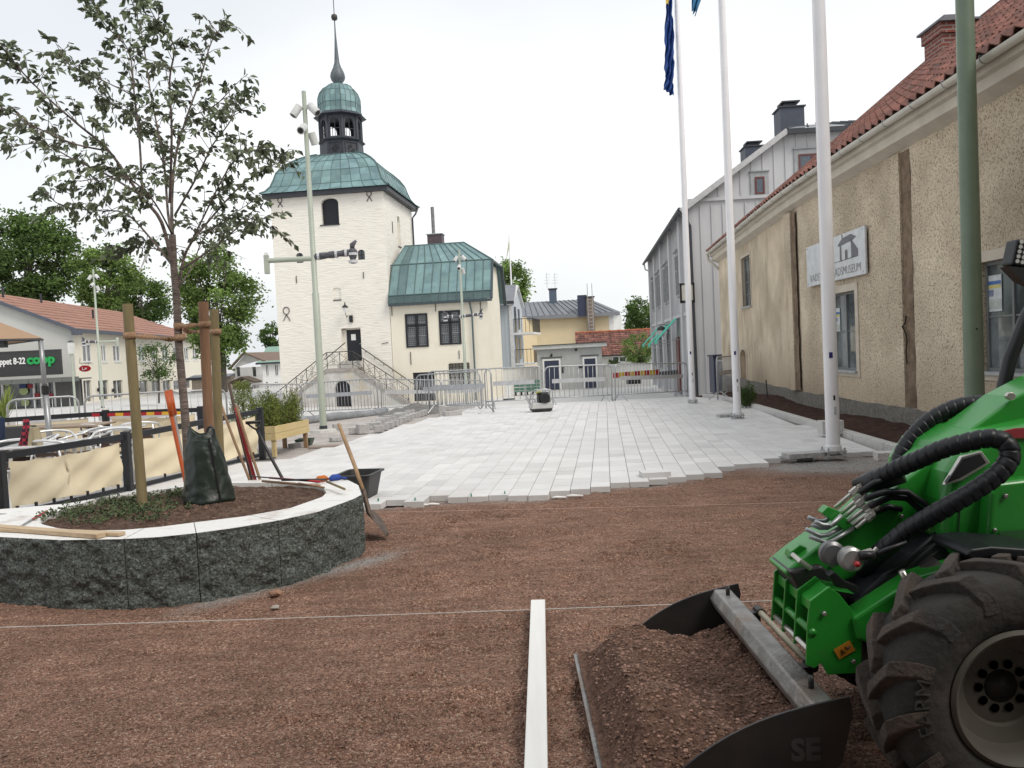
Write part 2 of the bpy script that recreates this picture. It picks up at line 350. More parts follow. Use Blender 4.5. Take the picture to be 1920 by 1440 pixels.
# base ground sheet to the horizon
mb = MB(); xs = [-900, -500, -250, -140, -90, -70]+list(range(-60, 61, 3))+[70, 90, 140, 250, 500, 900]; ys = [-60, -20]+[i*2.0 for i in range(-4, 50)]+[105, 120, 150, 200, 300, 500, 1200]
for y in ys:
    for x in xs: mb.v.append(Vector((x, y, gz(x, y)-(.12 if y < 12 and abs(x) < 20 else .02))))
nx = len(xs)
for j in range(len(ys)-1):
    for i in range(nx-1): mb.f.append([j*nx+i, j*nx+i+1, (j+1)*nx+i+1, (j+1)*nx+i]); mb.m.append(0); mb.t.append(1.0)
mb.build('ground', MAT['ground'], smooth=True, kind='structure')
# front edge of the laid paving, in world coordinates (z=0)
EDGE = [gp(x, y) for x, y in ((560, 978), (700, 954), (850, 942), (1010, 938), (1095, 922), (1260, 905), (1340, 890), (1440, 868), (1545, 858), (1650, 856))]
EK = [(p.x, p.y) for p in EDGE]
def edge_y(x): return lerpk(x, EK)
# gravel: fine grid near the camera with real unevenness
def fbm(x, y, s, o=4):
    return noise.fractal(Vector((x*s, y*s, 3.1)), 1.0, 2.0, o)
_rd = random.Random(19); DENT = []
for _i in range(170):
    _y = _rd.uniform(2.6, 8.8); _x = _rd.uniform(-1.0, .5*_y); DENT.append((_x, _y, _rd.uniform(.05, .13), _rd.uniform(.035, .075), _rd.uniform(.016, .040)))
DG = {}
for _d in DENT: 
    for _a in (-1, 0, 1):
        for _b in (-1, 0, 1): DG.setdefault((int(_d[0]*4)+_a, int(_d[1]*4)+_b), []).append(_d)
def gravel_h(x, y):
    h = gravel_h0(x, y)
    for dx, dy, ra, rb, dp in DG.get((int(x*4), int(y*4)), ()):
        q = ((x-dx)/ra)**2+((y-dy)/rb)**2
        if q < 4: h += -dp*math.exp(-q*1.2)+dp*.45*math.exp(-((math.sqrt(q)-1.35)/.35)**2)
    return h
def gravel_h0(x, y):
    h = .012*fbm(x, y, 1.1)+.009*fbm(x, y*1.6, 4.5)+.007*fbm(x, y, 14.0, 3)
    r = noise.noise(Vector((x*1.1, y*5.0, 7)))      # rake and foot marks
    h -= .022*max(0, r-.22)*2.5
    return h
mb = MB(); ry = []; y = .9
while y < 12.0: ry.append(y); y += max(.011, y*.0042)
ncol = 620; dust = []
for yy in ry:
    w0, w1 = -.70*yy-1.1, .70*yy+1.1
    w1 = min(w1, 5.2)
    for i in range(ncol):
        x = w0+(w1-w0)*i/(ncol-1)
        mb.v.append(Vector((x, yy, gravel_h(x, yy))))
        d1 = abs(math.hypot((x+2.2), (yy-5.6))); 
        dd = 0.0
        dpx = (x+2.6)*.93+(yy-5.25)*-.37; a = max(0, 1-abs((yy-(5.05+(x+2.2)*.95))/.34))*max(0, min(1, (x+2.4)*2.5))*max(0, min(1, (-.75-x)*3))
        bq = max(0, 1-math.hypot((x-3.9)/1.6, (yy-9.5)/.9))*1.8
        ed = max(0, 1-abs(edge_y(x)-yy)/.35)*.8
        dust.append(min(1, max(a, bq, ed)))
for j in range(len(ry)-1):
    for i in range(ncol-1):
        a = j*ncol+i
        mb.f.append([a, a+1, a+1+ncol, a+ncol])
mb.m = [0]*len(mb.f); mb.t = [1.0]*len(mb.f)
go = mb.build('gravel_ground', MAT['gravel'], smooth=True, kind='structure')
ca = go.data.attributes.new('dust', 'FLOAT', 'POINT'); ca.data.foreach_set('value', dust)
# loose gravel stones (nobody could count them)
mb = MB(); rs = random.Random(3)
ic = bmesh.new(); bmesh.ops.create_icosphere(ic, subdivisions=1, radius=1.0); iv = [v.co.copy() for v in ic.verts]; iff = [tuple(v.index for v in f.verts) for f in ic.faces]; ic.free()
def pebble(mb, x, y, z, r, rs):
    sc = Vector((rs.uniform(.7, 1.4), rs.uniform(.7, 1.4), rs.uniform(.45, .9)))*r; a = rs.uniform(0, 6.3); c, s_ = math.cos(a), math.sin(a); n = len(mb.v)
    for v in iv:
        k = rs.uniform(.75, 1.15); X, Y, Z = v.x*sc.x*k, v.y*sc.y*k, v.z*sc.z*k
        mb.v.append(Vector((x+X*c-Y*s_, y+X*s_+Y*c, z+Z)))
    for f in iff: mb.f.append([n+i for i in f]); mb.m.append(0); mb.t.append(mb.tone)
for i in range(38000):
    y = 1.9+ (rs.random()**1.9)*8.5; x = rs.uniform(-.68*y-.3, min(.68*y+.3, 4.5))
    if y > edge_y(x)-.05: continue
    r = rs.choice([.0028, .0035, .0042, .005, .0065])*(1 if rs.random() < .985 else 1.7); mb.tone = rs.choice([.6, .8, 1, 1.1, 1.3, 1.5])*rs.uniform(.85, 1.15)
    pebble(mb, x, y, gravel_h(x, y)+r*.25, r, rs)
MAT['pebble'] = M_('pebble', (.26, .155, .115), (.19, .11, .08), scale=50, rough=.9, tone=True)
mb.build('loose_gravel', MAT['pebble'], label='small loose stones scattered over the red gravel bed', cat='gravel', kind='stuff', clean=False)
# laid paving: slabs with real joints and an unfinished stepped front edge
MAT['slab'] = M_('paving_slab', (.665, .655, .65), (.61, .60, .595), scale=2.0, rough=.82, tone=True, coord='World', bump=.15, bscale=120, dirt=(.52, .49, .46), dscale=.8, dpos=(.55, .8), dist=.01)
PA = R(6.7); pd = Vector((math.sin(PA), math.cos(PA))); pu = Vector((math.cos(PA), -math.sin(PA)))
KERB = [gp(1690, 864), gp(1500, 806), gp(1300, 748)]
KL = [(p.y, p.x) for p in KERB]
def kerb_x(y):
    (y0, x0), (y2, x2) = KL[0], KL[2]; return x0+(x2-x0)*(y-y0)/(y2-y0)
def paved(x, y):
    if x > kerb_x(y)-.02 or x < -16: return False
    if y > 12.2 and x < -3.55+(y-12.2)*.235: return False
    if y > 27.2: return False
    if x < -1.9: return y > 7.6 + (-1.9-x)*.1
    return True
mb = MB(); rs = random.Random(11); cw = .212; g = .008; PZ = .062
for ci in range(-95, 36):
    uc = ci*cw; v = None; t = 4.0
    # start of this column: first v whose point lies beyond the edge
    while t < 14:
        q = pu*uc+pd*t
        if t > 5 and q.y > edge_y(q.x)-.12*((ci*7) % 3)/2 and q.x > -2.6: break
        if q.x <= -2.6 and q.y > 7.6: break
        t += .02
    t += rs.choice([0, .05, .12, .0])
    while t < 32:
        zone = int((t-8.6)//2.45) % 2 if t > 8.6 else 0
        L_ = .42 if rs.random() < .6 else .315
        if zone == 1: L_ = .315
        a, b_ = t, t+L_; t = b_
        c = pu*(uc+cw/2)+pd*((a+b_)/2)
        if not paved(c.x, c.y): continue
        jg = g*2.1; jx = g*.33 if zone == 0 else g*.28
        P = [pu*(uc+jx)+pd*(a+jg/2), pu*(uc+cw-jx)+pd*(a+jg/2), pu*(uc+cw-jx)+pd*(b_-jg/2), pu*(uc+jx)+pd*(b_-jg/2)]
        dz = rs.uniform(-.0012, .0012); mb.tone = rs.uniform(.93, 1.05) if rs.random() > .07 else rs.uniform(.85, .93)
        top = [Vector((p.x, p.y, gz(p.x, p.y)+PZ+dz)) for p in P]
        ch = .003; ctr = sum(top, Vector())/4
        n = len(mb.v); low = [t_-Vector((0, 0, .064)) for t_ in top]
        e1 = [t_-Vector((0, 0, ch)) for t_ in top]; e0 = [t_+(ctr-t_).normalized()*ch*1.4 for t_ in top]
        mb.v += low+e1+e0; F = [[n+8, n+9, n+10, n+11]]
        for k in range(4):
            k2 = (k+1) % 4; F.append([n+k, n+k2, n+4+k2, n+4+k]); F.append([n+4+k, n+4+k2, n+8+k2, n+8+k])
        for f in F: mb.f.append(f); mb.m.append(0); mb.t.append(mb.tone)
mb.build('paving', MAT['slab'], kind='structure', clean=False)
# bedding sand between gravel and slabs, slightly under the slab top so that joints read darker
MAT['joint'] = M_('joint_sand', (.25, .23, .21), (.19, .175, .16), scale=30, rough=.95, coord='World', bump=.4, bscale=80)
mb = MB()
N_ = 60
for j in range(N_):
    y0 = 6.5+(27.3-6.5)*j/N_; y1 = 6.5+(27.3-6.5)*(j+1)/N_
    for i in range(44):
        x0 = -16+i*.5; x1 = x0+.5; cx, cy = (x0+x1)/2, (y0+y1)/2
        if cx > kerb_x(cy)-.1 or (cx > -2.3 and cy < edge_y(cx)+.35) or (cx <= -2.3 and cy < 7.9): continue
        if cy > 12.4 and cx < -3.2+(cy-12.2)*.235: continue
        P = [(x0, y0), (x1, y0), (x1, y1), (x0, y1)]
        mb.add([(x, y, gz(x, y)+PZ-.02) for x, y in P], [(0, 1, 2, 3)])
mb.build('bedding_sand', MAT['joint'], kind='structure')
# sandy unpaved strip left of the laid slabs
MAT['sand'] = M_('grey_sand', (.50, .46, .43), (.36, .33, .31), scale=2.5, rough=.95, coord='World', bump=.6, bscale=30, dirt=(.30, .25, .22), dscale=1.1, dpos=(.5, .75))
mb = MB(); n0 = 0; X_ = [-9+i*.25 for i in range(40)]; Y_ = [12+j*.4 for j in range(36)]
for y in Y_:
    for x in X_: mb.v.append(Vector((x, y, gz(x, y)+.012+.02*fbm(x, y, .9)+.012*fbm(x, y, 4))))
for j in range(len(Y_)-1):
    for i in range(len(X_)-1):
        cx, cy = X_[i]+.12, Y_[j]+.2
        if cx > -3.3+(cy-12.2)*.235 and cy < 27: continue
        mb.f.append([j*40+i, j*40+i+1, (j+1)*40+i+1, (j+1)*40+i]); mb.m.append(0); mb.t.append(1.0)
mb.build('sand_strip', MAT['sand'], smooth=True, kind='structure')
# planting strip soil along the museum wall
MAT['soil'] = M_('dark_soil', (.085, .05, .04), (.045, .027, .022), scale=9, rough=1.0, coord='World', bump=1.0, bscale=35, detail=8, spec=.1)
mb = MB(); nY = 120; nX = 14
for j in range(nY):
    y = 6.8+(26-6.8)*j/(nY-1); xa = kerb_x(y)+.08; xb = 6.35+.03*(y-8)+max(0, (y-16.5)*.08)
    for i in range(nX):
        f = i/(nX-1); x = xa+(xb-xa)*f
        z = gz(x, y)+.05+.13*math.sin(f*math.pi*.9)*(.55+.6*noise.noise(Vector((x*.7, y*.5, 1))))+.05*f+.035*fbm(x, y, 2.6)
        mb.v.append(Vector((x, y, z)))
for j in range(nY-1):
    for i in range(nX-1): a = j*nX+i; mb.f.append([a, a+1, a+1+nX, a+nX]); mb.m.append(0); mb.t.append(1.)
mb.build('soil_bed', MAT['soil'], smooth=True, kind='structure')
# kerb of granite lengths
MAT['granite_lt'] = M_('light_granite', (.62, .61, .59), (.52, .51, .49), scale=25, rough=.85, coord='Object', bump=.5, bscale=60, speck=(.3, .3, .3), sscale=120)
y = 8.1; k = 0; rs = random.Random(5); mb = MB()
while y < 22.6:
    L_ = rs.uniform(.85, 1.15); x0, x1 = kerb_x(y)+.02, kerb_x(y+L_)+.02
    mb.beam((x0+.07, y+.008, gz(x0, y)+.075), (x1+.07, y+L_-.008, gz(x1, y+L_)+.075), .13, .15)
    y += L_
mb.build('kerb', MAT['granite_lt'], kind='structure', bevel=.008)
# ================= old town hall: tower and annex =================
O_ = at(737, 700, 47.0)
TA = R(-6.7)
TZ = gz(O_.x, 47.0)-.15
TF = Face(O_.x, O_.y, TA, TZ)
def troot(name, label, cat): return thing(name, label, cat, (O_.x, O_.y, TZ), TA)
T = troot('old_town_hall_tower', 'tall whitewashed masonry tower with green copper dome and dark lantern', 'tower')
TW = -TF.hit(506, 364)[0]; TE = TF.hit(612, 357)[1]; TD = 6.9
bel = TF.rect(602.5, 371, 635, 421); dr = TF.rect(641, 615, 677.5, 677)
sm = [TF.rect(555, 474, 568.5, 493), TF.rect(612, 471, 625.5, 490), TF.rect(670.5, 468, 684, 487)]
bn = TF.rect(625, 539, 639, 562)
holes = [(*bel, .28), (*dr,)]+[(*r, .16) for r in sm]+[(*bn, .08)]
b = MB(); b.wall(-TW, 0, -.5, TE, holes, 0, .34)
b.quad((-TW, 0, -.5), (-TW, TD, -.5), (-TW, TD, TE), (-TW, 0, TE)); b.quad((-TW, TD, -.5), (0, TD, -.5), (0, TD, TE), (-TW, TD, TE))
# right side: slit window openings
def tower_side():
    m = MB(); m.wall(0, TD, -.5, TE, [(2.9, 3.6, TE-3.1, TE-1.2, .3)], 0, .3)
    Q = Matrix.Translation((0, 0, 0)) @ Matrix.Rotation(R(90), 4, 'Z')
    m.v = [Q @ v for v in m.v]; return m
ms = tower_side(); b.add(ms.v, ms.f)
b.quad((-TW, 0, TE), (0, 0, TE), (0, TD, TE), (-TW, TD, TE))
b.quad((-TW, .33, -.4), (0, .33, -.4), (0, .33, 0.2), (-TW, .33, 0.2))
b.build('wall', MAT['tower'], T)
def backing(mb, r, y=.33): mb.quad((r[0], y, r[2]), (r[1], y, r[2]), (r[1], y, r[3]), (r[0], y, r[3]))
q = MB(); backing(q, bel, .25); w = q.build('belfry_opening', MAT['blackwood'], T)
q = MB(); q.box(bel[0]-.12, bel[1]+.03, -.05, .2, bel[2]-.06, bel[2]); q.build('sill', MAT['darkmetal'], w)
for i, r in enumerate(sm):
    q = MB(); backing(q, r, .12 if i != 1 else .06)
    w = q.build('window', MAT['glass'] if i != 1 else MAT['tower'], T)
    if i != 1:
        q = MB(); q.box((r[0]+r[1])/2-.02, (r[0]+r[1])/2+.02, .08, .11, r[2], r[3]); q.box(r[0], r[1], .08, .11, (r[2]+r[3])/2-.02, (r[2]+r[3])/2+.02); q.build('frame', MAT['blackwood'], w)
q = MB(); backing(q, bn, .07); w = q.build('blind_niche', MAT['tower'], T)
q = MB(); q.box(bn[0]-.02, bn[1]+.02, -.04, .07, bn[2]-.05, bn[2]); q.build('sill', MAT['darkmetal'], w)
q = MB(); q.box(.28, .3, 2.9, 3.6, TE-3.1, TE-1.2); 
q = MB(); q.quad((-.28, 2.9, TE-3.1), (-.28, 3.6, TE-3.1), (-.28, 3.6, TE-1.2), (-.28, 2.9, TE-1.2)); w = q.build('side_niche', MAT['tower'], T)
q = MB(); q.box(-.2, .05, 2.88, 3.62, TE-3.16, TE-3.1); q.build('sill', MAT['darkmetal'], w)
# door
q = MB(); dx0 = dr[0]+.24; q.box(dx0, dr[1], .26, .33, dr[2], dr[3]-.1); d = q.build('door', MAT['blackwood'], T)
q = MB(); m_ = (dx0+dr[1])/2; q.box(m_-.2, m_+.08, .24, .255, dr[3]-.72, dr[3]-.36); q.build('notice', MAT['white'], d)
q = MB(); q.ico((m_+.35, .22, dr[3]-.95), .05); q.build('handle', MAT['galv'], d)
q = MB(); q.box(dr[0], dx0, .3, .335, dr[2], dr[3]); q.box(dr[0], dr[1], .3, .335, dr[3]-.1, dr[3]); q.build('door_reveal', MAT['tower'], T)
# wall anchors
def anchor(cx, cy, hpx, legs=True):
    c = TF.pt(cx, cy, -.03); s_ = hpx*.0315; a = MB()
    if legs:
        r = s_*.24; n = 16; ctr = c+Vector((0, 0, s_*.26))
        a.tube([ctr+Vector((r*math.sin(t*2*math.pi/n), 0, r*1.15*math.cos(t*2*math.pi/n))) for t in range(n+1)], .022, 6, False)
        for sg in (-1, 1): a.tube([ctr+Vector((-sg*r*.35, 0, -r*1.0)), c+Vector((0, 0, -s_*.05)), c+Vector((sg*s_*.27, 0, -s_*.5))], .022, 6)
    else: a.box(c.x-.016, c.x+.016, -.05, -.01, c.z-s_/2, c.z+s_/2)
    a.build('wall_anchor', MAT['iron'], T)
anchor(525, 380, 17); anchor(692, 368, 18.5); anchor(537, 589, 25)
for x, y, h in ((555.7, 524, 14), (681.5, 516, 12)): anchor(x, y, h, False)
for x, y in ((722, 643),):
    c = TF.pt(x, y, -.03); q = MB(); q.beam((c.x-.2, -.03, c.z-.03), (c.x+.2, -.03, c.z+.03), .03, .03); q.build('wall_anchor', MAT['iron'], T)
for z in (2.1, 5.0):
    q = MB(); q.box(.0, .04, 1.2+z*.2, 1.24+z*.2, TE-z-.4, TE-z+.3); q.build('wall_anchor', MAT['iron'], T)
# wall lantern over the door
L0 = TF.pt(647, 580, -.45); lt = troot('wall_lantern', 'small black wall lantern above the tower door', 'lantern')
q = MB(); q.tube([(L0.x, 0, L0.z-.35), (L0.x, -.25, L0.z-.45), (L0.x, -.45, L0.z-.2)], .02, 6); q.box(L0.x+.1, L0.x+.3, -.1, 0, L0.z-.75, L0.z-.35); q.build('bracket', MAT['black'], lt)
q = MB(); q.lathe([(.06, -.2), (.17, .08), (.17, .1)], 6, Matrix.Translation(L0)); q.build('lamp_glass', MAT['white'], lt)
q = MB(); q.lathe([(.22, .1), (.14, .2), (.05, .26), (.02, .42)], 6, Matrix.Translation(L0)); q.build('lamp_cap', MAT['black'], lt)
# domed roof with seams
cx, cy = -TW/2, TD/2
prof = [(3.86, -.02), (3.62, .12), (3.38, .42), (3.22, .85), (3.1, 1.25), (2.85, 1.62), (2.5, 1.95), (2.1, 2.25), (1.65, 2.5), (1.2, 2.68), (.5, 2.8)]
kx = TW/2/3.4; ky = TD/2/3.4
dome = MB(); rs = random.Random(2)
for side in range(4):
    ax = [(1, 0), (0, 1), (-1, 0), (0, -1)][side]; tx = (-ax[1], ax[0])
    for (w0, z0), (w1, z1) in zip(prof, prof[1:]):
        n = 11
        for k in range(n):
            dome.tone = rs.uniform(.78, 1.2)
            def P(w, z, t): return Vector((cx+(ax[0]*w+tx[0]*w*t)*kx, cy+(ax[1]*w+tx[1]*w*t)*ky, TE+z))
            a, b_ = -1+2*k/n, -1+2*(k+1)/n
            dome.quad(P(w0, z0, a), P(w0, z0, b_), P(w1, z1, b_), P(w1, z1, a))
dome.tone = 1
dm = dome.build('dome_roof', MAT['copper'], T)
sm_ = MB()
for side in range(4):
    ax = [(1, 0), (0, 1), (-1, 0), (0, -1)][side]; tx = (-ax[1], ax[0])
    def P(w, z, t, o=.015): return Vector((cx+(ax[0]*w+tx[0]*w*t)*kx, cy+(ax[1]*w+tx[1]*w*t)*ky, TE+z+o))
    n = 11
    for k in range(1, n):
        sm_.tube([P(w, z, -1+2*(k+(.0 if i % 2 else .0))/n) for i, (w, z) in enumerate(prof[:-1])], .018, 4, False)
    sm_.tube([P(w, z, 1, .03) for w, z in prof[:-1]], .05, 5, False)
    for w, z in (prof[2], prof[4], prof[6], prof[8]): sm_.tube([P(w, z, -1), P(w, z, 1)], .014, 4, False)
sm_.build('seam', MAT['copperseam'], dm)
q = MB(); e = .36; q.box(-TW-e, e, -e, TD+e, TE-.28, TE-.03); q.build('eaves', MAT['darkmetal'], T)
# drainpipe on the right rear corner
dp = MB(); dp.tube([(.42, TD+.1, TE-.1), (.3, TD-.1, TE-.5), (.1, TD-.25, TE-.8), (.1, TD-.25, 4)], .06, 6); dp.build('drainpipe', MAT['darkmetal'], T)
# lantern
LC = Vector((cx, cy, 0)); LZ = TE+2.62
lan = MB(); 
def octo(mb, r, z0, z1, r1=None): mb.lathe([(r, z0), (r1 or r, z1)], 8, Matrix.Translation(LC), R(22.5))
lb = MB(); octo(lb, 1.38, LZ-.3, LZ+.95, 1.34); lo = lb.build('lantern_base', MAT['lantern'], T)
q = MB(); q.lathe([(1.34, LZ+.85), (1.52, LZ+.97), (1.36, LZ+1.06), (1.28, LZ+1.1)], 8, Matrix.Translation(LC), R(22.5)); q.build('cornice', MAT['lantern'], lo)
lw = MB(); rr = 1.28; half = rr*math.sin(R(22.5)); ap = rr*math.cos(R(22.5))
for k in range(8):
    m_ = MB(); m_.wall(-half, half, 0, 1.45, [(-half*.62, half*.62, .08, 1.2, .33)], -ap, .12)
    m_.box(-half*.62, half*.62, -ap+.04, -ap+.07, .55, .58); m_.box(-.015, .015, -ap+.04, -ap+.07, .08, 1.2)
    Q = Matrix.Translation(LC+Vector((0, 0, LZ+1.08))) @ Matrix.Rotation(R(45*k), 4, 'Z'); lw.add([Q @ v for v in m_.v], m_.f)
    a = R(22.5+45*k); lw.tube([LC+Vector((rr*math.cos(a), rr*math.sin(a), LZ+1.05)), LC+Vector((rr*math.cos(a), rr*math.sin(a), LZ+2.55))], .08, 6)
lw.build('lantern_arcade', MAT['lantern'], T)
q = MB(); q.lathe([(1.28, LZ+2.45), (1.66, LZ+2.5), (1.42, LZ+2.68), (1.32, LZ+2.76), (.1, LZ+2.76)], 8, Matrix.Translation(LC), R(22.5)); q.build('upper_cornice', MAT['lantern'], T)
cu = MB(); cp = [(1.38, 2.7), (1.30, 2.95), (1.31, 3.3), (1.30, 3.7), (1.18, 4.05), (.95, 4.35), (.6, 4.55), (.3, 4.6)]
for (r0, z0), (r1, z1) in zip(cp, cp[1:]):
    for k in range(24):
        cu.tone = rs.uniform(.7, 1.2)
        def PP(r, z, k):
            a0 = R(22.5+45*(k//3)); a1 = a0+R(45); t = (k % 3)/3
            return LC+Vector((r*(math.cos(a0)*(1-t)+math.cos(a1)*t), r*(math.sin(a0)*(1-t)+math.sin(a1)*t), LZ+z))
        def P2(r, z, k):
            if k % 3 == 0 : return LC+Vector((r*math.cos(R(22.5+45*(k//3))), r*math.sin(R(22.5+45*(k//3))), LZ+z))
            return PP(r, z, k)
        cu.quad(P2(r0, z0, k), P2(r0, z0, k+1), P2(r1, z1, k+1), P2(r1, z1, k))
cu.tone = 1
co = cu.build('cupola', MAT['copper'], T)
q = MB()
for k in range(24): q.tube([P2(r+.008, z, k) for r, z in cp], .03 if k % 3 == 0 else .014, 4, False)
for r, z in (cp[2], cp[4]): q.tube([P2(r+.005, z, k) for k in range(25)], .014, 4, False)
q.build('seam', MAT['copperseam'], co)
q = MB(); q.lathe([(.22, LZ+4.55), (.26, LZ+4.7), (.42, LZ+4.92), (.47, LZ+5.1), (.42, LZ+5.35), (.26, LZ+5.68), (.16, LZ+6.0), (.11, LZ+6.7), (.055, LZ+7.6), (.03, LZ+8.6)], 16, Matrix.Translation(LC)); sp = q.build('spire', M_('spire_lead', (.12, .14, .15), (.07, .085, .10), rough=.5), T, smooth=True)
q = MB(); q.lathe([(.0, LZ+8.55), (.17, LZ+8.65), (.2, LZ+8.78), (.17, LZ+8.92), (0, LZ+9.02)], 14, Matrix.Translation(LC)); q.build('ball', MAT['iron'], sp, smooth=True)
q = MB(); z = LZ+9; q.tube([LC+Vector((0, 0, z)), LC+Vector((0, 0, z+2.9))], .025, 6); q.ico(LC+Vector((0, 0, z+2.1)), .07)
for dz in (1.35, 1.5, 1.65): q.beam(LC+Vector((0, 0, z+dz)), LC+Vector((-.45-.15*math.sin(dz*9), 0, z+dz-.08)), .03, .06)
q.quad(LC+Vector((-.05, 0, z+1.3)), LC+Vector((-.3, 0, z+1.25)), LC+Vector((-.3, 0, z+1.5)), LC+Vector((-.05, 0, z+1.6))); q.build('weather_vane', MAT['iron'], sp)
# star clock faces on the lantern base
for ang in (-112.5+22.5+0, ):
    pass
for k, a in enumerate((R(-90+22.5*0+0), R(-45))):
    dirv = Vector((math.cos(a), math.sin(a), 0)); c = LC+dirv*(1.37*math.cos(R(22.5))+.02)+Vector((0, 0, LZ+.4)); t = Vector((-dirv.y, dirv.x, 0))
    q = MB()
    for s_ in range(8):
        an = R(45*s_); e_ = c+(t*math.cos(an)+Vector((0, 0, 1))*math.sin(an))*.32; pr = (t*-math.sin(an)+Vector((0, 0, 1))*math.cos(an))*.05
        q.add([c+dirv*.01, c+(e_-c)*.4+pr+dirv*.03, e_+dirv*.02, c+(e_-c)*.4-pr+dirv*.03], [(0, 1, 2, 3)])
    q.build('clock_face', MAT['blackwood'] if k == 0 else MAT['black'], T)
    q = MB(); 
    for u0, u1, v0, v1 in ((-.42, .42, -.4, -.36), (-.42, .42, .36, .4), (-.42, -.38, -.4, .4), (.38, .42, -.4, .4)):
        q.add([c+t*uu+Vector((0, 0, vv))+dirv*dd for dd in (0, .03) for uu, vv in ((u0, v0), (u1, v0), (u1, v1), (u0, v1))], [(0, 1, 2, 3), (4, 5, 6, 7), (0, 1, 5, 4), (1, 2, 6, 5), (2, 3, 7, 6), (3, 0, 4, 7)])
    q.build('panel_moulding', MAT['lantern'], T)
# ---------------- stair in front of the tower door ----------------
ST = troot('stone_stair', 'grey rendered double stair with iron railings below the tower door', 'stair')
sy = -1.75
P = lambda x, y: TF.hit(x, y, -sy*-1)  # plane in front of the wall
def SP(x, y): s_, z = TF.hit(x, y, sy); return s_, z
lx0, lz = SP(613, 693); lx1, _ = SP(661, 693); lz = (lz+SP(661, 689)[1])/2; rx1, _ = SP(766, 755); lfx = lx0-(rx1-lx1)
bz = 0.12
ar = (*[SP(x, 725)[0] for x in (627, 657)], 0.0, SP(641, 714)[1])
st = MB(); 
# front wall with arch opening as polygon strips
def topz(x):
    if x < lx0: return bz+(lz-bz)*max(0, (x-lfx)/(lx0-lfx))
    if x > lx1: return bz+(lz-bz)*max(0, (rx1-x)/(rx1-lx1))
    return lz
X = sorted({lfx, lx0, lx1, rx1, *[ar[0]+(ar[1]-ar[0])*i/12 for i in range(13)], *[lfx+(rx1-lfx)*i/30 for i in range(31)]})
for a, b_ in zip(X, X[1:]):
    m_ = (a+b_)/2; lo_a = lo_b = -.5
    if ar[0] < m_ < ar[1]:
        rise = .45; f = lambda x: ar[3]-rise+rise*math.sqrt(max(0, 1-(2*(x-ar[0])/(ar[1]-ar[0])-1)**2)); lo_a, lo_b = f(a), f(b_)
        st.quad((a, sy, lo_a), (b_, sy, lo_b), (b_, sy+.3, lo_b), (a, sy+.3, lo_a))
    st.quad((a, sy, lo_a), (b_, sy, lo_b), (b_, sy, topz(b_)-.1), (a, sy, topz(a)-.1))
for x in ar[:2]: st.quad((x, sy, -.5), (x, sy+.3, -.5), (x, sy+.3, ar[3]-.45), (x, sy, ar[3]-.45))
st.build('stair_wall', MAT['stairm'], ST)
cope = MB()
cope.beam((lfx, sy-.02+.15, bz-.02), (lx0, sy-.02+.15, lz-.06), .36, .2); cope.beam((lx1, sy+.13, lz-.06), (rx1, sy+.13, bz-.02), .36, .2); cope.box(lx0, lx1, sy-.06, sy+.3, lz-.18, lz+.02)
cope.build('coping', M_('stair_coping', (.40, .37, .34), (.24, .22, .20), scale=4, rough=.9, bump=.4, bscale=20), ST)
steps = MB(); n = 9
for i in range(n):
    z1 = lz-(i+1)*(lz-bz)/n+.02
    for sg, x0 in ((-1, lx0), (1, lx1)):
        w = (rx1-lx1)/n; a = x0+sg*w*i; b_ = x0+sg*w*(i+1); steps.box(min(a, b_), max(a, b_), sy+.3, 0, -.5, z1)
steps.box(lx0, lx1, sy+.3, 0, -.5, lz); steps.box(dr[0]-.1, dr[1]+.1, -.75, 0, lz, lz+(dr[2]-lz)*.5); steps.box(dr[0], dr[1], -.38, .3, lz+(dr[2]-lz)*.5, dr[2]-.01)
steps.build('step', MAT['concrete'], ST)
q = MB(); backing(q, (ar[0], ar[1], -.3, ar[3]), sy+.28); q.build('cellar_door', MAT['blackwood'], ST)
def rail(name, pts, h, par):
    g_ = MB(); L_ = [Vector(p) for p in pts]
    for a, b_ in zip(L_, L_[1:]):
        g_.tube([a+Vector((0, 0, h)), b_+Vector((0, 0, h))], .028, 6); g_.tube([a+Vector((0, 0, .22)), b_+Vector((0, 0, .22))], .016, 5)
        n = max(1, round((b_-a).length/.75))
        for i in range(n+1):
            p = a.lerp(b_, i/n); g_.tube([p, p+Vector((0, 0, h))], .022, 5)
            if i < n:
                p2 = a.lerp(b_, (i+1)/n); g_.tube([p+Vector((0, 0, h-.08)), p2+Vector((0, 0, .25))], .012, 4); g_.tube([p+Vector((0, 0, .25)), p2+Vector((0, 0, h-.08))], .012, 4)
                m_ = (p+p2)/2; 
                for zz in (.36, h-.2, h/2):
                    c = m_+Vector((0, 0, zz)); d = (p2-p).normalized(); g_.tube([c+d*.08*math.cos(t)+Vector((0, 0, .08*math.sin(t))) for t in [k*math.pi/4 for k in range(9)]], .011, 4, False)
    g_.build(name, MAT['iron'], par)
rail('front_railing', [(lfx, sy+.1, bz+.05), (lx0, sy+.1, lz), (lx1, sy+.1, lz), (rx1, sy+.1, bz+.05)], .95, ST)
q = MB(); q.tube([(dr[1]+.02, -.1, lz+1.15), (rx1+.1, -.1, bz+1.0), (rx1+.25, -.1, bz+1.02)], .03, 6)
for i in range(6):
    f = (i+.5)/6; x = dr[1]+(rx1-dr[1])*f; z = lz+1.15+(bz+1-lz-1.15)*f; q.tube([(x, 0, z-.1), (x, -.1, z-.03)], .02, 5)
q.tube([(lx0-.2, sy+.3, lz+.55), (dr[0]+.25, -.1, lz+1.5)], .03, 6)
q.build('handrail', MAT['iron'], ST)
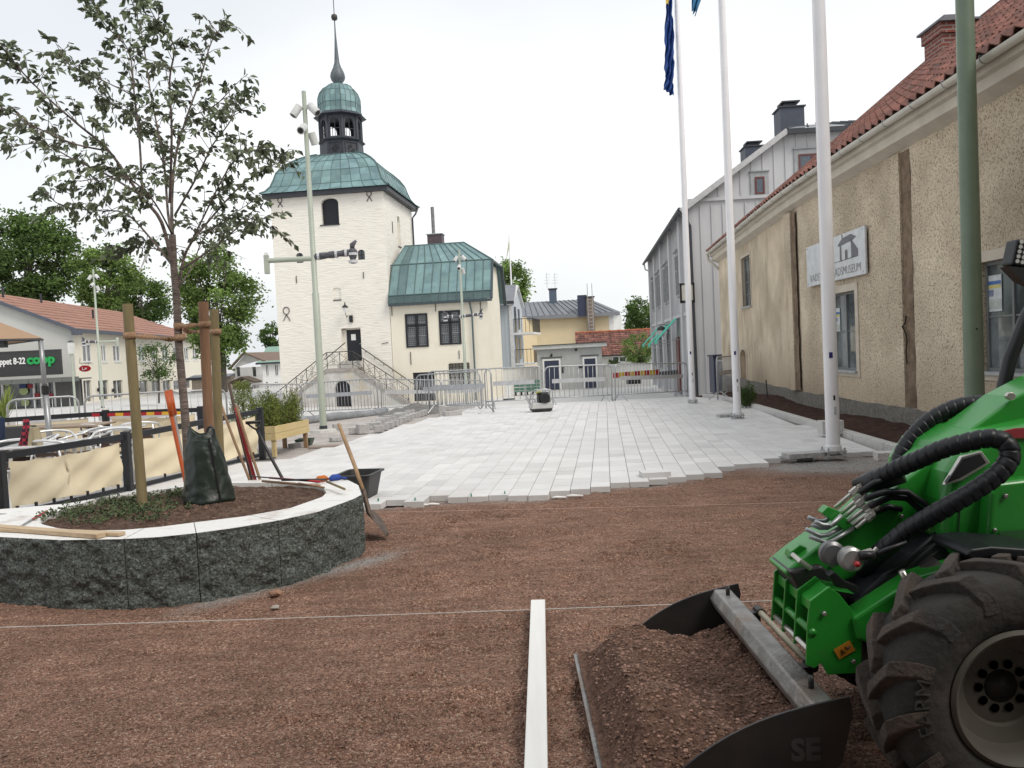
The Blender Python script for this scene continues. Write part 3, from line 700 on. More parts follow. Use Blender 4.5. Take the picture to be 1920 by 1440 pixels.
# ---------------- annex ----------------
A = troot('town_hall_annex', 'cream plastered annex with green seamed copper mansard roof', 'building')
AW = TF.hit(913, 556)[0]; AE = TF.hit(820, 566)[1]; AD = 5.6; ay = .0
aw1 = TF.rect(760.5, 588, 802.5, 651); aw2 = TF.rect(823.5, 582, 864, 646)
ad = TF.rect(775, 698, 815.5, 752); ag = TF.rect(843, 681.5, 880, 720)
b = MB(); b.wall(.02, AW, -.5, AE, [aw1, aw2, ad, ag], .03, .2)
BR = TF.hit(914, 484)[1]; RZ = TF.hit(755, 462, 2.8)[1]
# right gable with mansard profile
b.add([(AW, .03, -.5), (AW, AD, -.5), (AW, AD, AE), (AW, AD-.75, BR-.1), (AW, .75, BR-.1), (AW, .03, AE)], [(0, 1, 2, 3, 4, 5)])
b.quad((.02, AD, -.5), (AW, AD, -.5), (AW, AD, AE), (.02, AD, AE))
b.build('wall', MAT['annex'], A)
# roof: flared eave, steep slope, upper slope, half hip
rf = MB(); rs = random.Random(4)
ey, ez = -.35, AE+.02; k1y, k1z = -.14, AE+.50; by, bzz = .72, BR; ry = AD/2
xl0, xl1 = .02, AW+.3
seams = MB(); npan = 12
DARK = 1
def strip(y0, z0, y1, z1, xa0, xb0, xa1, xb1, rows, n):
    for k in range(n):
        f0, f1 = k/n, (k+1)/n
        for r_ in range(rows):
            g0, g1 = r_/rows, (r_+1)/rows
            def Q(f, g): return Vector(((xa0+(xb0-xa0)*f)*(1-g)+(xa1+(xb1-xa1)*f)*g, y0+(y1-y0)*g, z0+(z1-z0)*g))
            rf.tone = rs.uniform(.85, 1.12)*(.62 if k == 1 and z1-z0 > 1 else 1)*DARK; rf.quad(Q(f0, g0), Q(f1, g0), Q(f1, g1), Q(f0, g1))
        seams.tube([Q(f0, 0)+Vector((0, -.02, .01)), Q(f0, 1)+Vector((0, -.02, .01))], .022, 4, False)
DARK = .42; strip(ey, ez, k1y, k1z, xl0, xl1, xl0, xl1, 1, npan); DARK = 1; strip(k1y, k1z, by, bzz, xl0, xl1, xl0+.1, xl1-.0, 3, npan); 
hipx = TF.hit(870, 455, 2.8)[0]
strip(by, bzz, ry, RZ, xl0+.1, xl1, xl0+1.0-.6, hipx, 1, npan)
rf.tone = .95
rf.add([(xl1, by, bzz), (xl1, AD-by, bzz), (hipx, ry, RZ)], [(0, 1, 2)])
rf.quad((xl0, AD-by, bzz), (xl1, AD-by, bzz), (hipx, ry, RZ), (xl0+.4, ry, RZ)); rf.quad((xl0, AD+.35, ez), (xl1, AD+.35, ez), (xl1, AD-by, bzz), (xl0, AD-by, bzz))
rf.tone = 1
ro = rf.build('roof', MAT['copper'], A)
seams.tube([(xl0, by, bzz+.02), (xl1, by, bzz+.02)], .04, 5); seams.tube([(xl0+.4, ry, RZ), (hipx, ry, RZ)], .05, 5); seams.tube([(hipx, ry, RZ), (xl1, by, bzz+.02)], .05, 5)
seams.tube([(xl0, k1y-.02, k1z), (xl1, k1y-.02, k1z)], .03, 5)
seams.build('seam', MAT['copperseam'], ro)
q = MB(); q.box(xl0, xl1, ey, ey+.3, ez-.14, ez-.01)
q.beam((xl1+.02, ey, ez), (xl1+.02, k1y, k1z), .1, .12, (1, 0, 0)); q.beam((xl1+.02, k1y, k1z), (xl1+.02, by, bzz), .1, .12, (1, 0, 0))
q.beam((xl1+.02, AD-by, bzz), (xl1+.02, AD+.4, ez-.1), .16, .2, (1, 0, 0)); q.beam((xl1, by, bzz-.02), (xl1, AD-by, bzz-.02), .1, .1)
q.build('verge', M_('verge_metal', (.05, .075, .085), rough=.5), ro)
# chimney with stove pipe behind the ridge
c0 = TF.hit(804, 455, 3.4)[0]; c1 = TF.hit(831, 455, 3.4)[0]; cz = TF.hit(817, 441, 3.4)[1]
q = MB(); q.box(c0, c1, 3.0, 3.8, RZ-.6, cz); ch = q.build('chimney', M_('chimney_sheet', (.10, .075, .085), (.07, .05, .06), rough=.6), ro)
q = MB(); q.box(c0-.06, c1+.06, 2.94, 3.86, cz, cz+.05); q.build('cap', MAT['galv'], ch)
mx_ = (c0+c1)/2-.12; pz = TF.hit(812, 388, 3.4)[1]
q = MB(); q.tube([(mx_, 3.4, cz), (mx_, 3.4, pz)], .11, 10); q.build('stove_pipe', M_('zinc_pipe', (.22, .22, .23), (.15, .15, .16), rough=.5), ch)
q = MB(); q.add([(xl0, .4, BR+.25), (xl0+.25, .4, BR+.1), (xl0+.1, 1.0, RZ+.35), (xl0, 1.0, RZ+.35)], [(0, 1, 2, 3)])
# windows
def lattice(r, par):
    f = MB(); a, b_, c, d = r; fw = .1
    for x0, x1, z0, z1 in ((a, a+fw, c, d), (b_-fw, b_, c, d), (a+fw, b_-fw, c, c+fw), (a+fw, b_-fw, d-fw, d), ((a+b_)/2-.08, (a+b_)/2+.08, c+fw, d-fw), (a+fw, b_-fw, c+(d-c)*.62, c+(d-c)*.62+.12)): f.box(x0, x1, -.02, .1, z0, z1)
    fo = f.build('window_frame', MAT['blackwood'], par)
    g_ = MB(); backing(g_, r, .09); g_.build('pane', MAT['glass'], fo)
    l_ = MB()
    for i in range(1, 12):
        x = a+(b_-a)*i/12; 
        if abs(x-(a+b_)/2) > .1: l_.box(x-.008, x+.008, .07, .085, c+fw, d-fw)
    for i in range(1, 17):
        z = c+(d-c)*i/17; l_.box(a+fw, b_-fw, .068, .083, z-.008, z+.008)
    for x0, x1 in ((a+fw, (a+b_)/2-.08), ((a+b_)/2+.08, b_-fw)):
        for z in (c+fw+.02, c+(d-c)*.34, c+(d-c)*.6, c+(d-c)*.74): l_.box(x0, x1, .05, .08, z-.02, z+.01)
    l_.build('lead_bars', MAT['leadbar'], fo)
lattice(aw1, A); lattice(aw2, A)
q = MB(); q.box(ad[0], ad[1], .12, .2, ad[2]-.3, ad[3]); q.build('cellar_door', MAT['blackwood'], A)
q = MB(); backing(q, ag, .2); go_ = q.build('grated_window', M_('pale_pane', (.55, .52, .45), rough=.6), A)
q = MB()
for i in range(7): x = ag[0]+(ag[1]-ag[0])*i/6; q.box(x-.025, x+.025, .0, .03, ag[2], ag[3])
for i in range(7): z = ag[2]+(ag[3]-ag[2])*i/6; q.box(ag[0], ag[1], -.03, -.002, z-.025, z+.025)
q.build('grating', MAT['iron'], go_)
for x, y0, y1 in ((734, 575, 592), (816, 568, 584), (900, 560, 585), (769.5, 660, 684), (860.5, 657, 673), (923, 680, 700)):
    c = TF.pt(x, y0); d = TF.pt(x, y1)
    if c.x < AW: q = MB(); q.box(c.x-.016, c.x+.016, -.02, .02, d.z, c.z); q.build('wall_anchor', MAT['iron'], A)
q = MB(); c = TF.pt(882, 560); d = TF.pt(886, 600); q.tube([(c.x-.05, -.3, AE+.15), (c.x, -.2, AE-.35), (d.x, -.12, AE-.8), (d.x, -.12, 0)], .055, 7); q.build('drainpipe', M_('pipe_green', (.09, .13, .14), rough=.5), A)
# ================= museum building on the right =================
def museum_mat():
    m, nt, b = newmat('pebble_dash'); N = nt.nodes.new; L = nt.links.new; b.inputs['Roughness'].default_value = .95; b.inputs['Specular IOR Level'].default_value = .15
    g = N('ShaderNodeNewGeometry'); P = g.outputs['Position']
    n = N('ShaderNodeTexNoise'); n.inputs['Scale'].default_value = 1.1; n.inputs['Detail'].default_value = 8; n.inputs['Roughness'].default_value = .6; L(P, n.inputs['Vector'])
    r = N('ShaderNodeValToRGB'); e = r.color_ramp.elements; e[0].position = .3; e[0].color = (.53, .44, .325, 1); e[1].position = .7; e[1].color = (.68, .585, .45, 1); L(n.outputs[0], r.inputs[0])
    v = N('ShaderNodeTexNoise'); v.inputs['Scale'].default_value = 42; v.inputs['Detail'].default_value = 3; v.inputs['Roughness'].default_value = .55; v.inputs['Distortion'].default_value = .8; L(P, v.inputs['Vector'])
    s_ = N('ShaderNodeMapRange'); s_.inputs[1].default_value = .40; s_.inputs[2].default_value = .47; s_.inputs[3].default_value = 1; s_.inputs[4].default_value = 0; L(v.outputs[0], s_.inputs[0])
    sx = N('ShaderNodeSeparateXYZ'); L(P, sx.inputs[0])
    sm = N('ShaderNodeMapRange'); sm.inputs[1].default_value = 19; sm.inputs[2].default_value = 15.5; sm.inputs[3].default_value = .12; sm.inputs[4].default_value = .72; L(sx.outputs[1], sm.inputs[0])
    k = N('ShaderNodeMath'); k.operation = 'MULTIPLY'; L(s_.outputs[0], k.inputs[0]); L(sm.outputs[0], k.inputs[1])
    mx = N('ShaderNodeMix'); mx.data_type = 'RGBA'; L(k.outputs[0], mx.inputs[0]); L(r.outputs[0], mx.inputs[6]); mx.inputs[7].default_value = (.15, .10, .065, 1)
    # damp stains on the smoother far stretch
    mp = N('ShaderNodeMapping'); mp.inputs[3].default_value = (1.2, 1.2, .35); L(P, mp.inputs[0])
    n2 = N('ShaderNodeTexNoise'); n2.inputs['Scale'].default_value = 1.4; n2.inputs['Detail'].default_value = 9; n2.inputs['Roughness'].default_value = .68; L(mp.outputs[0], n2.inputs['Vector'])
    s2 = N('ShaderNodeMapRange'); s2.inputs[1].default_value = .53; s2.inputs[2].default_value = .68; L(n2.outputs[0], s2.inputs[0])
    s3 = N('ShaderNodeMapRange'); s3.inputs[1].default_value = 14; s3.inputs[2].default_value = 17; s3.inputs[3].default_value = .12; s3.inputs[4].default_value = .75; L(sx.outputs[1], s3.inputs[0])
    k2 = N('ShaderNodeMath'); k2.operation = 'MULTIPLY'; L(s2.outputs[0], k2.inputs[0]); L(s3.outputs[0], k2.inputs[1])
    mx2 = N('ShaderNodeMix'); mx2.data_type = 'RGBA'; L(k2.outputs[0], mx2.inputs[0]); L(mx.outputs[2], mx2.inputs[6]); mx2.inputs[7].default_value = (.36, .28, .195, 1)
    # damp rising from the ground, with an uneven edge
    ad = N('ShaderNodeMath'); ad.operation = 'MULTIPLY_ADD'; L(n.outputs[0], ad.inputs[0]); ad.inputs[1].default_value = -1.6; L(sx.outputs[2], ad.inputs[2])
    dm_ = N('ShaderNodeMapRange'); dm_.inputs[1].default_value = .35; dm_.inputs[2].default_value = -.35; dm_.inputs[3].default_value = 0; dm_.inputs[4].default_value = .55; L(ad.outputs[0], dm_.inputs[0])
    mx3 = N('ShaderNodeMix'); mx3.data_type = 'RGBA'; L(dm_.outputs[0], mx3.inputs[0]); L(mx2.outputs[2], mx3.inputs[6]); mx3.inputs[7].default_value = (.36, .29, .21, 1)
    # broad repairs and weathered patches
    n5 = N('ShaderNodeTexNoise'); n5.inputs['Scale'].default_value = .55; n5.inputs['Detail'].default_value = 5; L(P, n5.inputs['Vector']); m5 = N('ShaderNodeMapRange'); m5.inputs[1].default_value = .35; m5.inputs[2].default_value = .65; m5.inputs[3].default_value = .86; m5.inputs[4].default_value = 1.18; L(n5.outputs[0], m5.inputs[0])
    mx4 = N('ShaderNodeMix'); mx4.data_type = 'RGBA'; mx4.blend_type = 'MULTIPLY'; mx4.inputs[0].default_value = 1; L(mx3.outputs[2], mx4.inputs[6]); L(m5.outputs[0], mx4.inputs[7])
    L(mx4.outputs[2], b.inputs['Base Color'])
    bp = N('ShaderNodeBump'); bp.inputs['Strength'].default_value = .9; bp.inputs['Distance'].default_value = .022; L(v.outputs[0], bp.inputs['Height']); L(bp.outputs[0], b.inputs['Normal'])
    return m
MAT['dash'] = museum_mat()
MAT['plinth'] = M_('grey_plinth', (.26, .24, .21), (.15, .14, .125), scale=14, rough=.95, bump=.8, bscale=50, coord='World', speck=(.08, .075, .07), sscale=60, spos=(.1, .3))
MAT['trim'] = M_('limewash_trim', (.56, .50, .42), (.48, .42, .34), scale=4, rough=.9, bump=.2, bscale=40)
MAT['gutter'] = M_('cream_gutter', (.62, .60, .53), (.52, .50, .44), scale=3, rough=.45)
MAT['pantile'] = M_('clay_pantile', (.27, .115, .085), (.155, .068, .056), scale=5, rough=.85, tone=True, bump=.3, bscale=60, dirt=(.13, .085, .075), dscale=3, dpos=(.5, .72))
MAT['greyframe'] = M_('grey_window_paint', (.17, .18, .18), rough=.5)
MU = thing('town_museum', 'old ochre pebble-dashed museum house with red pantile roof and brick chimney', 'building', (6.0, 12, 0))
WL = [(5.62, 1.5), (6.12, 16.4), (7.3, 27.6)]       # wall line in plan
def seg(i):
    (x0, y0), (x1, y1) = WL[i], WL[i+1]; return Face(x1, y1, math.atan2(y0-y1, x0-x1))
FN, FF = seg(0), seg(1)       # near and far stretches; local x runs towards the camera, outward normal towards the square
def fl(i): (x0, y0), (x1, y1) = WL[i], WL[i+1]; return math.hypot(x1-x0, y1-y0)
LN, LF = fl(0), fl(1)
def TO(F):
    M = Matrix.Rotation(F.a, 4, 'Z'); M.translation = F.o; return M
# eaves height along wall, from the gutter line
def eave(F, px, py): return F.hit(px, py, 0.3)[1]
ez1 = FN.hit(1700, 222)[1]; ez2 = FF.hit(1400, 430)[1]
EH = (ez1+ez2)/2-.10
print('EAVE', ez1, ez2, 'holes')
w1 = FN.rect(1556, 548, 1606, 694); w2 = FN.rect(1838, 478, 1990, 700); w2 = (w2[0], w2[0]+1.15, w2[2], w2[3])
w3 = FF.rect(1392, 480, 1408, 575); w4 = FF.rect(1389, 655, 1400, 712)
print(w1, w2, w3, w4)
hn = [w1, w2]
b = MB(); b.wall(0, LN, .38, EH, hn, 0, .13); b.v = [TO(FN) @ v for v in b.v]
c = MB(); c.wall(0, LF, .38, EH, [w3, (*w4, .22)], 0, .16); b.add([TO(FF) @ v for v in c.v], c.f)
# far gable end and back
p0 = Vector((WL[2][0], WL[2][1], 0)); p1 = p0+Vector((6.9, -.7, 0)); RZm = EH+2.75
pm = (p0+p1)/2
b.add([p0, p1, p1+Vector((0, 0, EH)), pm+Vector((0, 0, RZm-.1)), p0+Vector((0, 0, EH))], [(0, 1, 2, 3, 4)])
b.build('wall', MAT['dash'], MU, world=True)
# grey plinth, 25 mm proud
q = MB()
for F, L_ in ((FN, LN), (FF, LF)):
    k = MB(); n = int(L_/.4); 
    for i in range(n):
        a, b_ = L_*i/n, L_*(i+1)/n; z0_, z1_ = [.40+.035*noise.noise(Vector((t*1.7, F.a*9, 0))) for t in (a, b_)]
        k.quad((a, -.03, -.4), (b_, -.03, -.4), (b_, -.03, z1_), (a, -.03, z0_)); k.quad((a, -.03, z0_), (b_, -.03, z1_), (b_, .02, z1_), (a, .02, z0_))
    q.add([TO(F) @ v for v in k.v], k.f)
q.build('plinth', MAT['plinth'], MU, world=True)
# pilaster and dark strips: pilaster edge shadow painted in, with irregular stain
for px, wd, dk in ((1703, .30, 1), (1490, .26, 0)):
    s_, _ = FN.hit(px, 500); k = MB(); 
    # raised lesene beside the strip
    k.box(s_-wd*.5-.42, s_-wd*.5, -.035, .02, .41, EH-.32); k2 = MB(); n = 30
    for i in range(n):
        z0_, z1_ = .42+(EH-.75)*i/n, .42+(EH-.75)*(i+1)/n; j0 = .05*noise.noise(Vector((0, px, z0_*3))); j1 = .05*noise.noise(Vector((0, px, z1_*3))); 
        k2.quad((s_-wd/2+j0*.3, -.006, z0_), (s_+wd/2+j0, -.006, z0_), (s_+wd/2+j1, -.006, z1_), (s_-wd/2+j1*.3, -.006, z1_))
    o = MB(); o.add([TO(FN) @ v for v in k.v], k.f); o.build('pilaster', MAT['dash'], MU, world=True)
    o = MB(); o.add([TO(FN) @ v for v in k2.v], k2.f); o.build('shadow_stain_strip', M_('shadow_stained_plaster', (.27, .195, .13), (.17, .12, .08), scale=9, rough=.95, bump=.6, bscale=60, coord='World', dirt=(.12, .08, .055), dscale=3), MU, world=True)
# cracks
for pts in ([(1705, 592), (1702, 607), (1697, 612), (1704, 625), (1706, 640), (1704, 660), (1706, 682)],):
    L_ = [FN.hit(x, y, -.0) for x, y in pts]; k = MB()
    k.tube([TO(FN) @ Vector((a, -.042, z)) for a, z in L_], .012, 5); k.build('crack', M_('crack_dark', (.04, .03, .02), rough=1), MU, world=True)
# windows
def mwin(F, r, cols, rows, par, trim=.13, papers=(), sill=True, y0=.1):
    M = TO(F); a, b_, c, d = r; t = trim
    k = MB()
    if t:
        for x0, x1, z0, z1 in ((a-t, a, c-t*.8, d+t), (b_, b_+t, c-t*.8, d+t), (a, b_, d, d+t), (a, b_, c-t*.8, c)): k.box(x0, x1, -.02, .02, z0, z1)
    g_ = MB(); g_.add([M @ v for v in k.v], k.f)
    fo = None
    k2 = MB(); fw = .045
    xs = [a+(b_-a)*i/cols for i in range(cols+1)]
    for i, x in enumerate(xs): k2.box(max(a, x-fw*(.5 if 0 < i < cols else 1)) if i else a, min(b_, x+fw*(.5 if 0 < i < cols else 1)) if i < cols else b_, y0-.03, y0+.02, c, d)
    for z in (c, d-fw): k2.box(a, b_, y0-.027, y0+.017, z, z+fw)
    for j in range(1, rows):
        z = c+(d-c)*j/rows*(1.0); k2.box(a, b_, y0-.015, y0+.012, z-.012, z+.012)
    h = MB(); h.add([M @ v for v in k2.v], k2.f); fo = h.build('window_frame', MAT['greyframe'], par, world=True, bevel=.004)
    if t: g_.build('window_surround', MAT['trim'], par, world=True)
    p = MB(); p.quad((a, y0, c), (b_, y0, c), (b_, y0, d), (a, y0, d)); h = MB(); h.add([M @ v for v in p.v], p.f); h.build('pane', MAT['gray_glass'], fo, world=True)
    if sill: k = MB(); k.box(a-.03, b_+.03, -.06, y0-.03, c-.035, c+.005); h = MB(); h.add([M @ v for v in k.v], k.f); h.build('sill', M_('zinc_sill', (.4, .42, .43), rough=.45, metal=.4), fo, world=True)
    return fo
f1 = mwin(FN, w1, 2, 2, MU); f2 = mwin(FN, w2, 2, 2, MU); f3 = mwin(FF, w3, 2, 4, MU, .08)
k = MB(); k.quad((w4[0], .12, w4[2]), (w4[1], .12, w4[2]), (w4[1], .12, w4[3]), (w4[0], .12, w4[3])); h = MB(); h.add([TO(FF) @ v for v in k.v], k.f); h.build('arched_niche', M_('niche_brick', (.40, .28, .22), (.3, .2, .15), rough=.9), MU, world=True)
k = MB(); n = 10
for sg in (0, 1):
    x0, x1 = (w4[0]-.09, w4[0]) if sg == 0 else (w4[1], w4[1]+.09); k.box(x0, x1, -.015, .02, w4[2]-.05, w4[3]-.22)
for i in range(n):
    a0, a1 = math.pi*i/n, math.pi*(i+1)/n; cx_ = (w4[0]+w4[1])/2; hw = (w4[1]-w4[0])/2; zc = w4[3]-.22
    def pp(r, rz, a, y): return Vector((cx_-r*math.cos(a), y, zc+rz*math.sin(a)))
    k.quad(pp(hw, .22, a0, -.015), pp(hw+.09, .31, a0, -.015), pp(hw+.09, .31, a1, -.015), pp(hw, .22, a1, -.015))
h = MB(); h.add([TO(FF) @ v for v in k.v], k.f); h.build('niche_surround', MAT['trim'], MU, world=True)
# posters inside the windows (poster colours only)
def poster(F, px0, py0, px1, py1, kind):
    a, b_, c, d = F.rect(px0, py0, px1, py1, .085); M = TO(F); 
    t = thing('window_poster', kind, 'poster', tuple(M @ Vector(((a+b_)/2, .085, c))))
    def pan(n, x0, x1, z0, z1, y, col):
        k = MB(); k.box(a+(b_-a)*x0, a+(b_-a)*x1, y, y+.002, c+(d-c)*z0, c+(d-c)*z1); h = MB(); h.add([M @ v for v in k.v], k.f); h.build(n, col, t, world=True)
    pan('sheet', 0, 1, 0, 1, .086, M_('poster_white', (.62, .66, .68), rough=.4))
    pan('blue_band', .03, .97, .74, .84, .083, M_('poster_blue', (.06, .16, .42), rough=.4)); pan('yellow_band', .1, .97, .64, .73, .083, M_('poster_yellow', (.62, .55, .18), rough=.4))
    pan('picture', .08, .5, .42, .6, .083, M_('poster_picture', (.10, .14, .26), (.3, .3, .35), scale=14, rough=.4)); pan('lower_picture', .03, .97, .06, .34, .083, M_('poster_lower', (.30, .36, .33), (.5, .52, .5), scale=9, rough=.4))
poster(FN, 1848, 516, 1878, 584, 'tall poster with blue and yellow bands behind the window beside the green pole')
poster(FN, 1565, 578, 1575, 622, 'narrow poster seen edge on in the window below the museum sign')
# sign board
a, b_, c0_, d0_ = None, None, None, None
s0, z0a = FN.hit(1512, 460, -.06); s1, z1a = FN.hit(1622, 428, -.06); _, zb0 = FN.hit(1517, 539, -.06); _, zb1 = FN.hit(1627, 511, -.06)
zt = (z0a+z1a)/2; zb = (zb0+zb1)/2; print('SIGN', s0, s1, z0a, z1a, zb0, zb1)
MS = TO(FN); sg = thing('museum_sign', 'white museum sign board with grey tower drawing and thin lettering', 'sign', tuple(MS @ Vector(((s0+s1)/2, -.03, zb))))
k = MB(); k.box(s0, s1, -.07, -.035, zb, zt); h = MB(); h.add([MS @ v for v in k.v], k.f); h.build('board', M_('sign_board_white', (.62, .64, .66), rough=.35), sg, world=True, bevel=.005)
sw, sh = s1-s0, zt-zb
TM = MS @ Matrix.Translation((s0+sw*.07, -.073, zb+sh*.09)) @ Matrix.Rotation(R(90), 4, 'X')
tm = text_mb('VADSTENA STADSMUSEUM', 1.0, Matrix.Identity(4), .001, bold=-.018); mxx = max(v.x for v in tm.v); kx_ = sw*.86/mxx; tm.v = [TM @ Vector((v.x*kx_, v.y*sh*.27, v.z)) for v in tm.v]
MAT['ink'] = M_('sign_ink', (.13, .13, .15), rough=.5)
tm.build('lettering', MAT['ink'], sg, world=True)
def spoly(pts, y=-.074): k.add([Vector((s0+sw*u, y, zb+sh*v)) for u, v in pts], [tuple(range(len(pts)))])
k = MB(); spoly([(.62, .40), (.62, .74), (.645, .74), (.645, .40)]); spoly([(.70, .42), (.70, .60), (.72, .64), (.74, .60), (.74, .42)]); spoly([(.80, .41), (.795, .84), (.90, .56), (.90, .44)]); spoly([(.58, .76), (.66, .90), (.80, .93), (.88, .84), (.83, .79), (.62, .74)]); spoly([(.655, .90), (.655, .985), (.67, .985), (.67, .9)])
spoly([(.30, .42), (.30, .70), (.40, .80), (.42, .76), (.40, .42)]); spoly([(.44, .42), (.44, .66), (.47, .7), (.5, .66), (.5, .42)]); spoly([(.35, .39), (.35, .405), (.9, .43), (.9, .41)])
h = MB(); h.add([MS @ v for v in k.v], k.f); h.build('tower_drawing', MAT['ink'], sg, world=True)
for u in (.03, .97):
    for v in (.06, .94): h = MB(); h.ico(MS @ Vector((s0+sw*u, -.072, zb+sh*v)), .013); h.build('screw', MAT['galv'], sg, world=True)
# cornice board and half-round gutter with brackets
EPTS = [Vector((WL[0][0], WL[0][1], 0)), Vector((WL[1][0], WL[1][1], 0)), Vector((WL[2][0], WL[2][1], 0))]
def offs(d, z, ext=.0):
    n0, n1 = FN.n, FF.n; m_ = (n0+n1).normalized()
    return [EPTS[0]+n0*d+Vector((0, 0, z)), EPTS[1]+m_*d+Vector((0, 0, z)), EPTS[2]+n1*d+(EPTS[2]-EPTS[1]).normalized()*ext+Vector((0, 0, z))]
def subdiv(P, n=14):
    o = []
    for a, b_ in zip(P, P[1:]):
        for i in range(n): o.append(a.lerp(b_, i/n))
    return o+[P[-1]]
# mild curve instead of a sharp knee
def smoothline(P):
    q = subdiv(P, 14)
    for _ in range(12): q = [q[0]]+[(q[i-1]+q[i]*2+q[i+1])/4 for i in range(1, len(q)-1)]+[q[-1]]
    return q
def sweep(prof, name, mat, par, smooth=False, ext=.12):
    k = MB(); rows = [smoothline(offs(d, z, ext)) for d, z in prof]
    for r0, r1 in zip(rows, rows[1:]):
        for i in range(len(r0)-1): k.quad(r0[i], r0[i+1], r1[i+1], r1[i])
    return k.build(name, mat, par, world=True, smooth=smooth)
sweep([(.0, EH-.30), (.20, EH-.22), (.20, EH-.09), (.27, EH-.07), (.27, EH+.03), (0, EH+.05)], 'cornice', M_('cornice_paint', (.60, .55, .46), (.50, .45, .38), scale=3, rough=.7), MU)
gz0 = EH+.04; gu = [(.29+.065+.065*math.cos(t), gz0+.01+.065*math.sin(t)) for t in [math.pi+math.pi*i/8 for i in range(9)]]
gut = sweep(gu, 'gutter', MAT['gutter'], MU, True)
line = smoothline(offs(.355, gz0+.01))
acc = 0; last = 0
for i in range(len(line)-1):
    L_ = (line[i+1]-line[i]).length; nn = FN.n
    while last <= acc+L_:
        p = line[i].lerp(line[i+1], (last-acc)/L_); k = MB(); k.tube([p+nn*(.068*math.cos(t))+Vector((0, 0, .068*math.sin(t))) for t in [math.pi+math.pi*j/8 for j in range(9)]]+[p+nn*.07+Vector((0, 0, .02)), p-nn*.12+Vector((0, 0, .06))], .006, 4); k.build('gutter_bracket', MAT['galv'], gut, world=True); last += .85
    acc += L_
e = line[-1]; k = MB(); k.tube([e+Vector((.02, .12, -.05)), e+Vector((.03, .05, -.25)), e+Vector((.3, -.1, -.55)), e+Vector((.42, -.1, -.62)), e+Vector((.42, -.1, -4.5))], .05, 8); k.build('downpipe', MAT['gutter'], MU, world=True)
# pantile roof: real wavy courses
def roofn(f0, y_in):  # inward direction from wall
    return -f0
rows = 19; pitch = R(38); slope = 3.3/math.cos(pitch); tile = .24
base = smoothline(offs(.34, gz0+.06)); inner = smoothline(offs(.34-3.64, gz0+.06+3.64*math.tan(pitch)))
cum = [0]
for a, b_ in zip(base, base[1:]): cum.append(cum[-1]+(b_-a).length)
def along(P, s_):
    for i in range(len(cum)-1):
        if s_ <= cum[i+1] or i == len(cum)-2: return P[i].lerp(P[i+1], (s_-cum[i])/(cum[i+1]-cum[i]))
k = MB(); rs = random.Random(8); TOT = cum[-1]; nt_ = int(TOT/tile)
up_ = Vector((0, 0, 1)); course = 1.0/rows
nx_ = (inner[5]-base[5]).normalized(); nrm = nx_.cross((base[6]-base[5]).normalized()); 
if nrm.z < 0: nrm = -nrm
for j in range(rows):
    for i in range(nt_):
        s_ = (i+.5)*tile; p = along(base, s_)
        k.tone = rs.uniform(.65, 1.25)
        jit = rs.uniform(-.006, .006); prof_ = []
        for u in range(7):
            ss = min(TOT, max(0, (i+u/6)*tile)); w = .032*math.cos(2*math.pi*u/6*.999)+ (.012 if u == 6 else 0)
            prof_.append((ss, w))
        n0 = len(k.v)
        for g_, lift in ((j*course-.012, .045), ((j+1)*course+.015, .0)):
            for ss, w in prof_: k.v.append(along(base, ss).lerp(along(inner, ss), max(-.02, g_))+nrm*(w+lift+jit))
        for ss, w in prof_: k.v.append(along(base, ss).lerp(along(inner, ss), max(-.02, j*course-.012))+nrm*(w+.028+jit))
        for u in range(6):
            k.f.append([n0+u, n0+u+1, n0+7+u+1, n0+7+u]); k.f.append([n0+14+u, n0+14+u+1, n0+u+1, n0+u]); k.m += [0, 0]; k.t += [k.tone]*2
k.tone = 1
rfo = k.build('roof', MAT['pantile'], MU, world=True, clean=False)
k = MB()
for i in range(len(inner)-1): k.tube([inner[i]+Vector((0, 0, .03)), inner[i+1]+Vector((0, 0, .03))], .09, 7)
k.build('ridge_tile', MAT['pantile'], rfo, world=True)
k = MB()
for i in range(len(base)-1):
    k.quad(base[i]-nrm*.05, base[i+1]-nrm*.05, inner[i+1]-nrm*.05, inner[i]-nrm*.05)
    k.quad(inner[i], inner[i+1], inner[i+1]+Vector((3.4, 0, -2.8)), inner[i]+Vector((3.4, 0, -2.8)))
k.build('roof_underlay', MAT['blackwood'], rfo, world=True)
# brick chimney on the ridge
MAT['brick'] = brick_mat('chimney_brick', (.32, .085, .06), (.22, .06, .048), (.36, .30, .26))
cy0 = 15.3; cx0 = at(1767, 80, cy0).x; cx1 = at(1842, 80, cy0).x; cy1 = cy0+.65; zc = at(1800, 30, cy0).z
k = MB(); z0_ = zc-2.6; k.box(cx0, cx1, cy0, cy1, z0_, zc-.1)
k.box(cx0-.04, cx1+.04, cy0-.04, cy1+.04, zc-.3, zc-.1); co_ = k.build('chimney', MAT['brick'], rfo, world=True)
k = MB(); k.box(cx0-.1, cx1+.1, cy0-.1, cy1+.1, zc-.1, zc-.06); k.box(cx0+.1, cx1-.1, cy0+.1, cy1-.1, zc-.06, zc+.08); k.build('chimney_cap', M_('lead_sheet', (.16, .16, .18), rough=.5), co_, world=True)
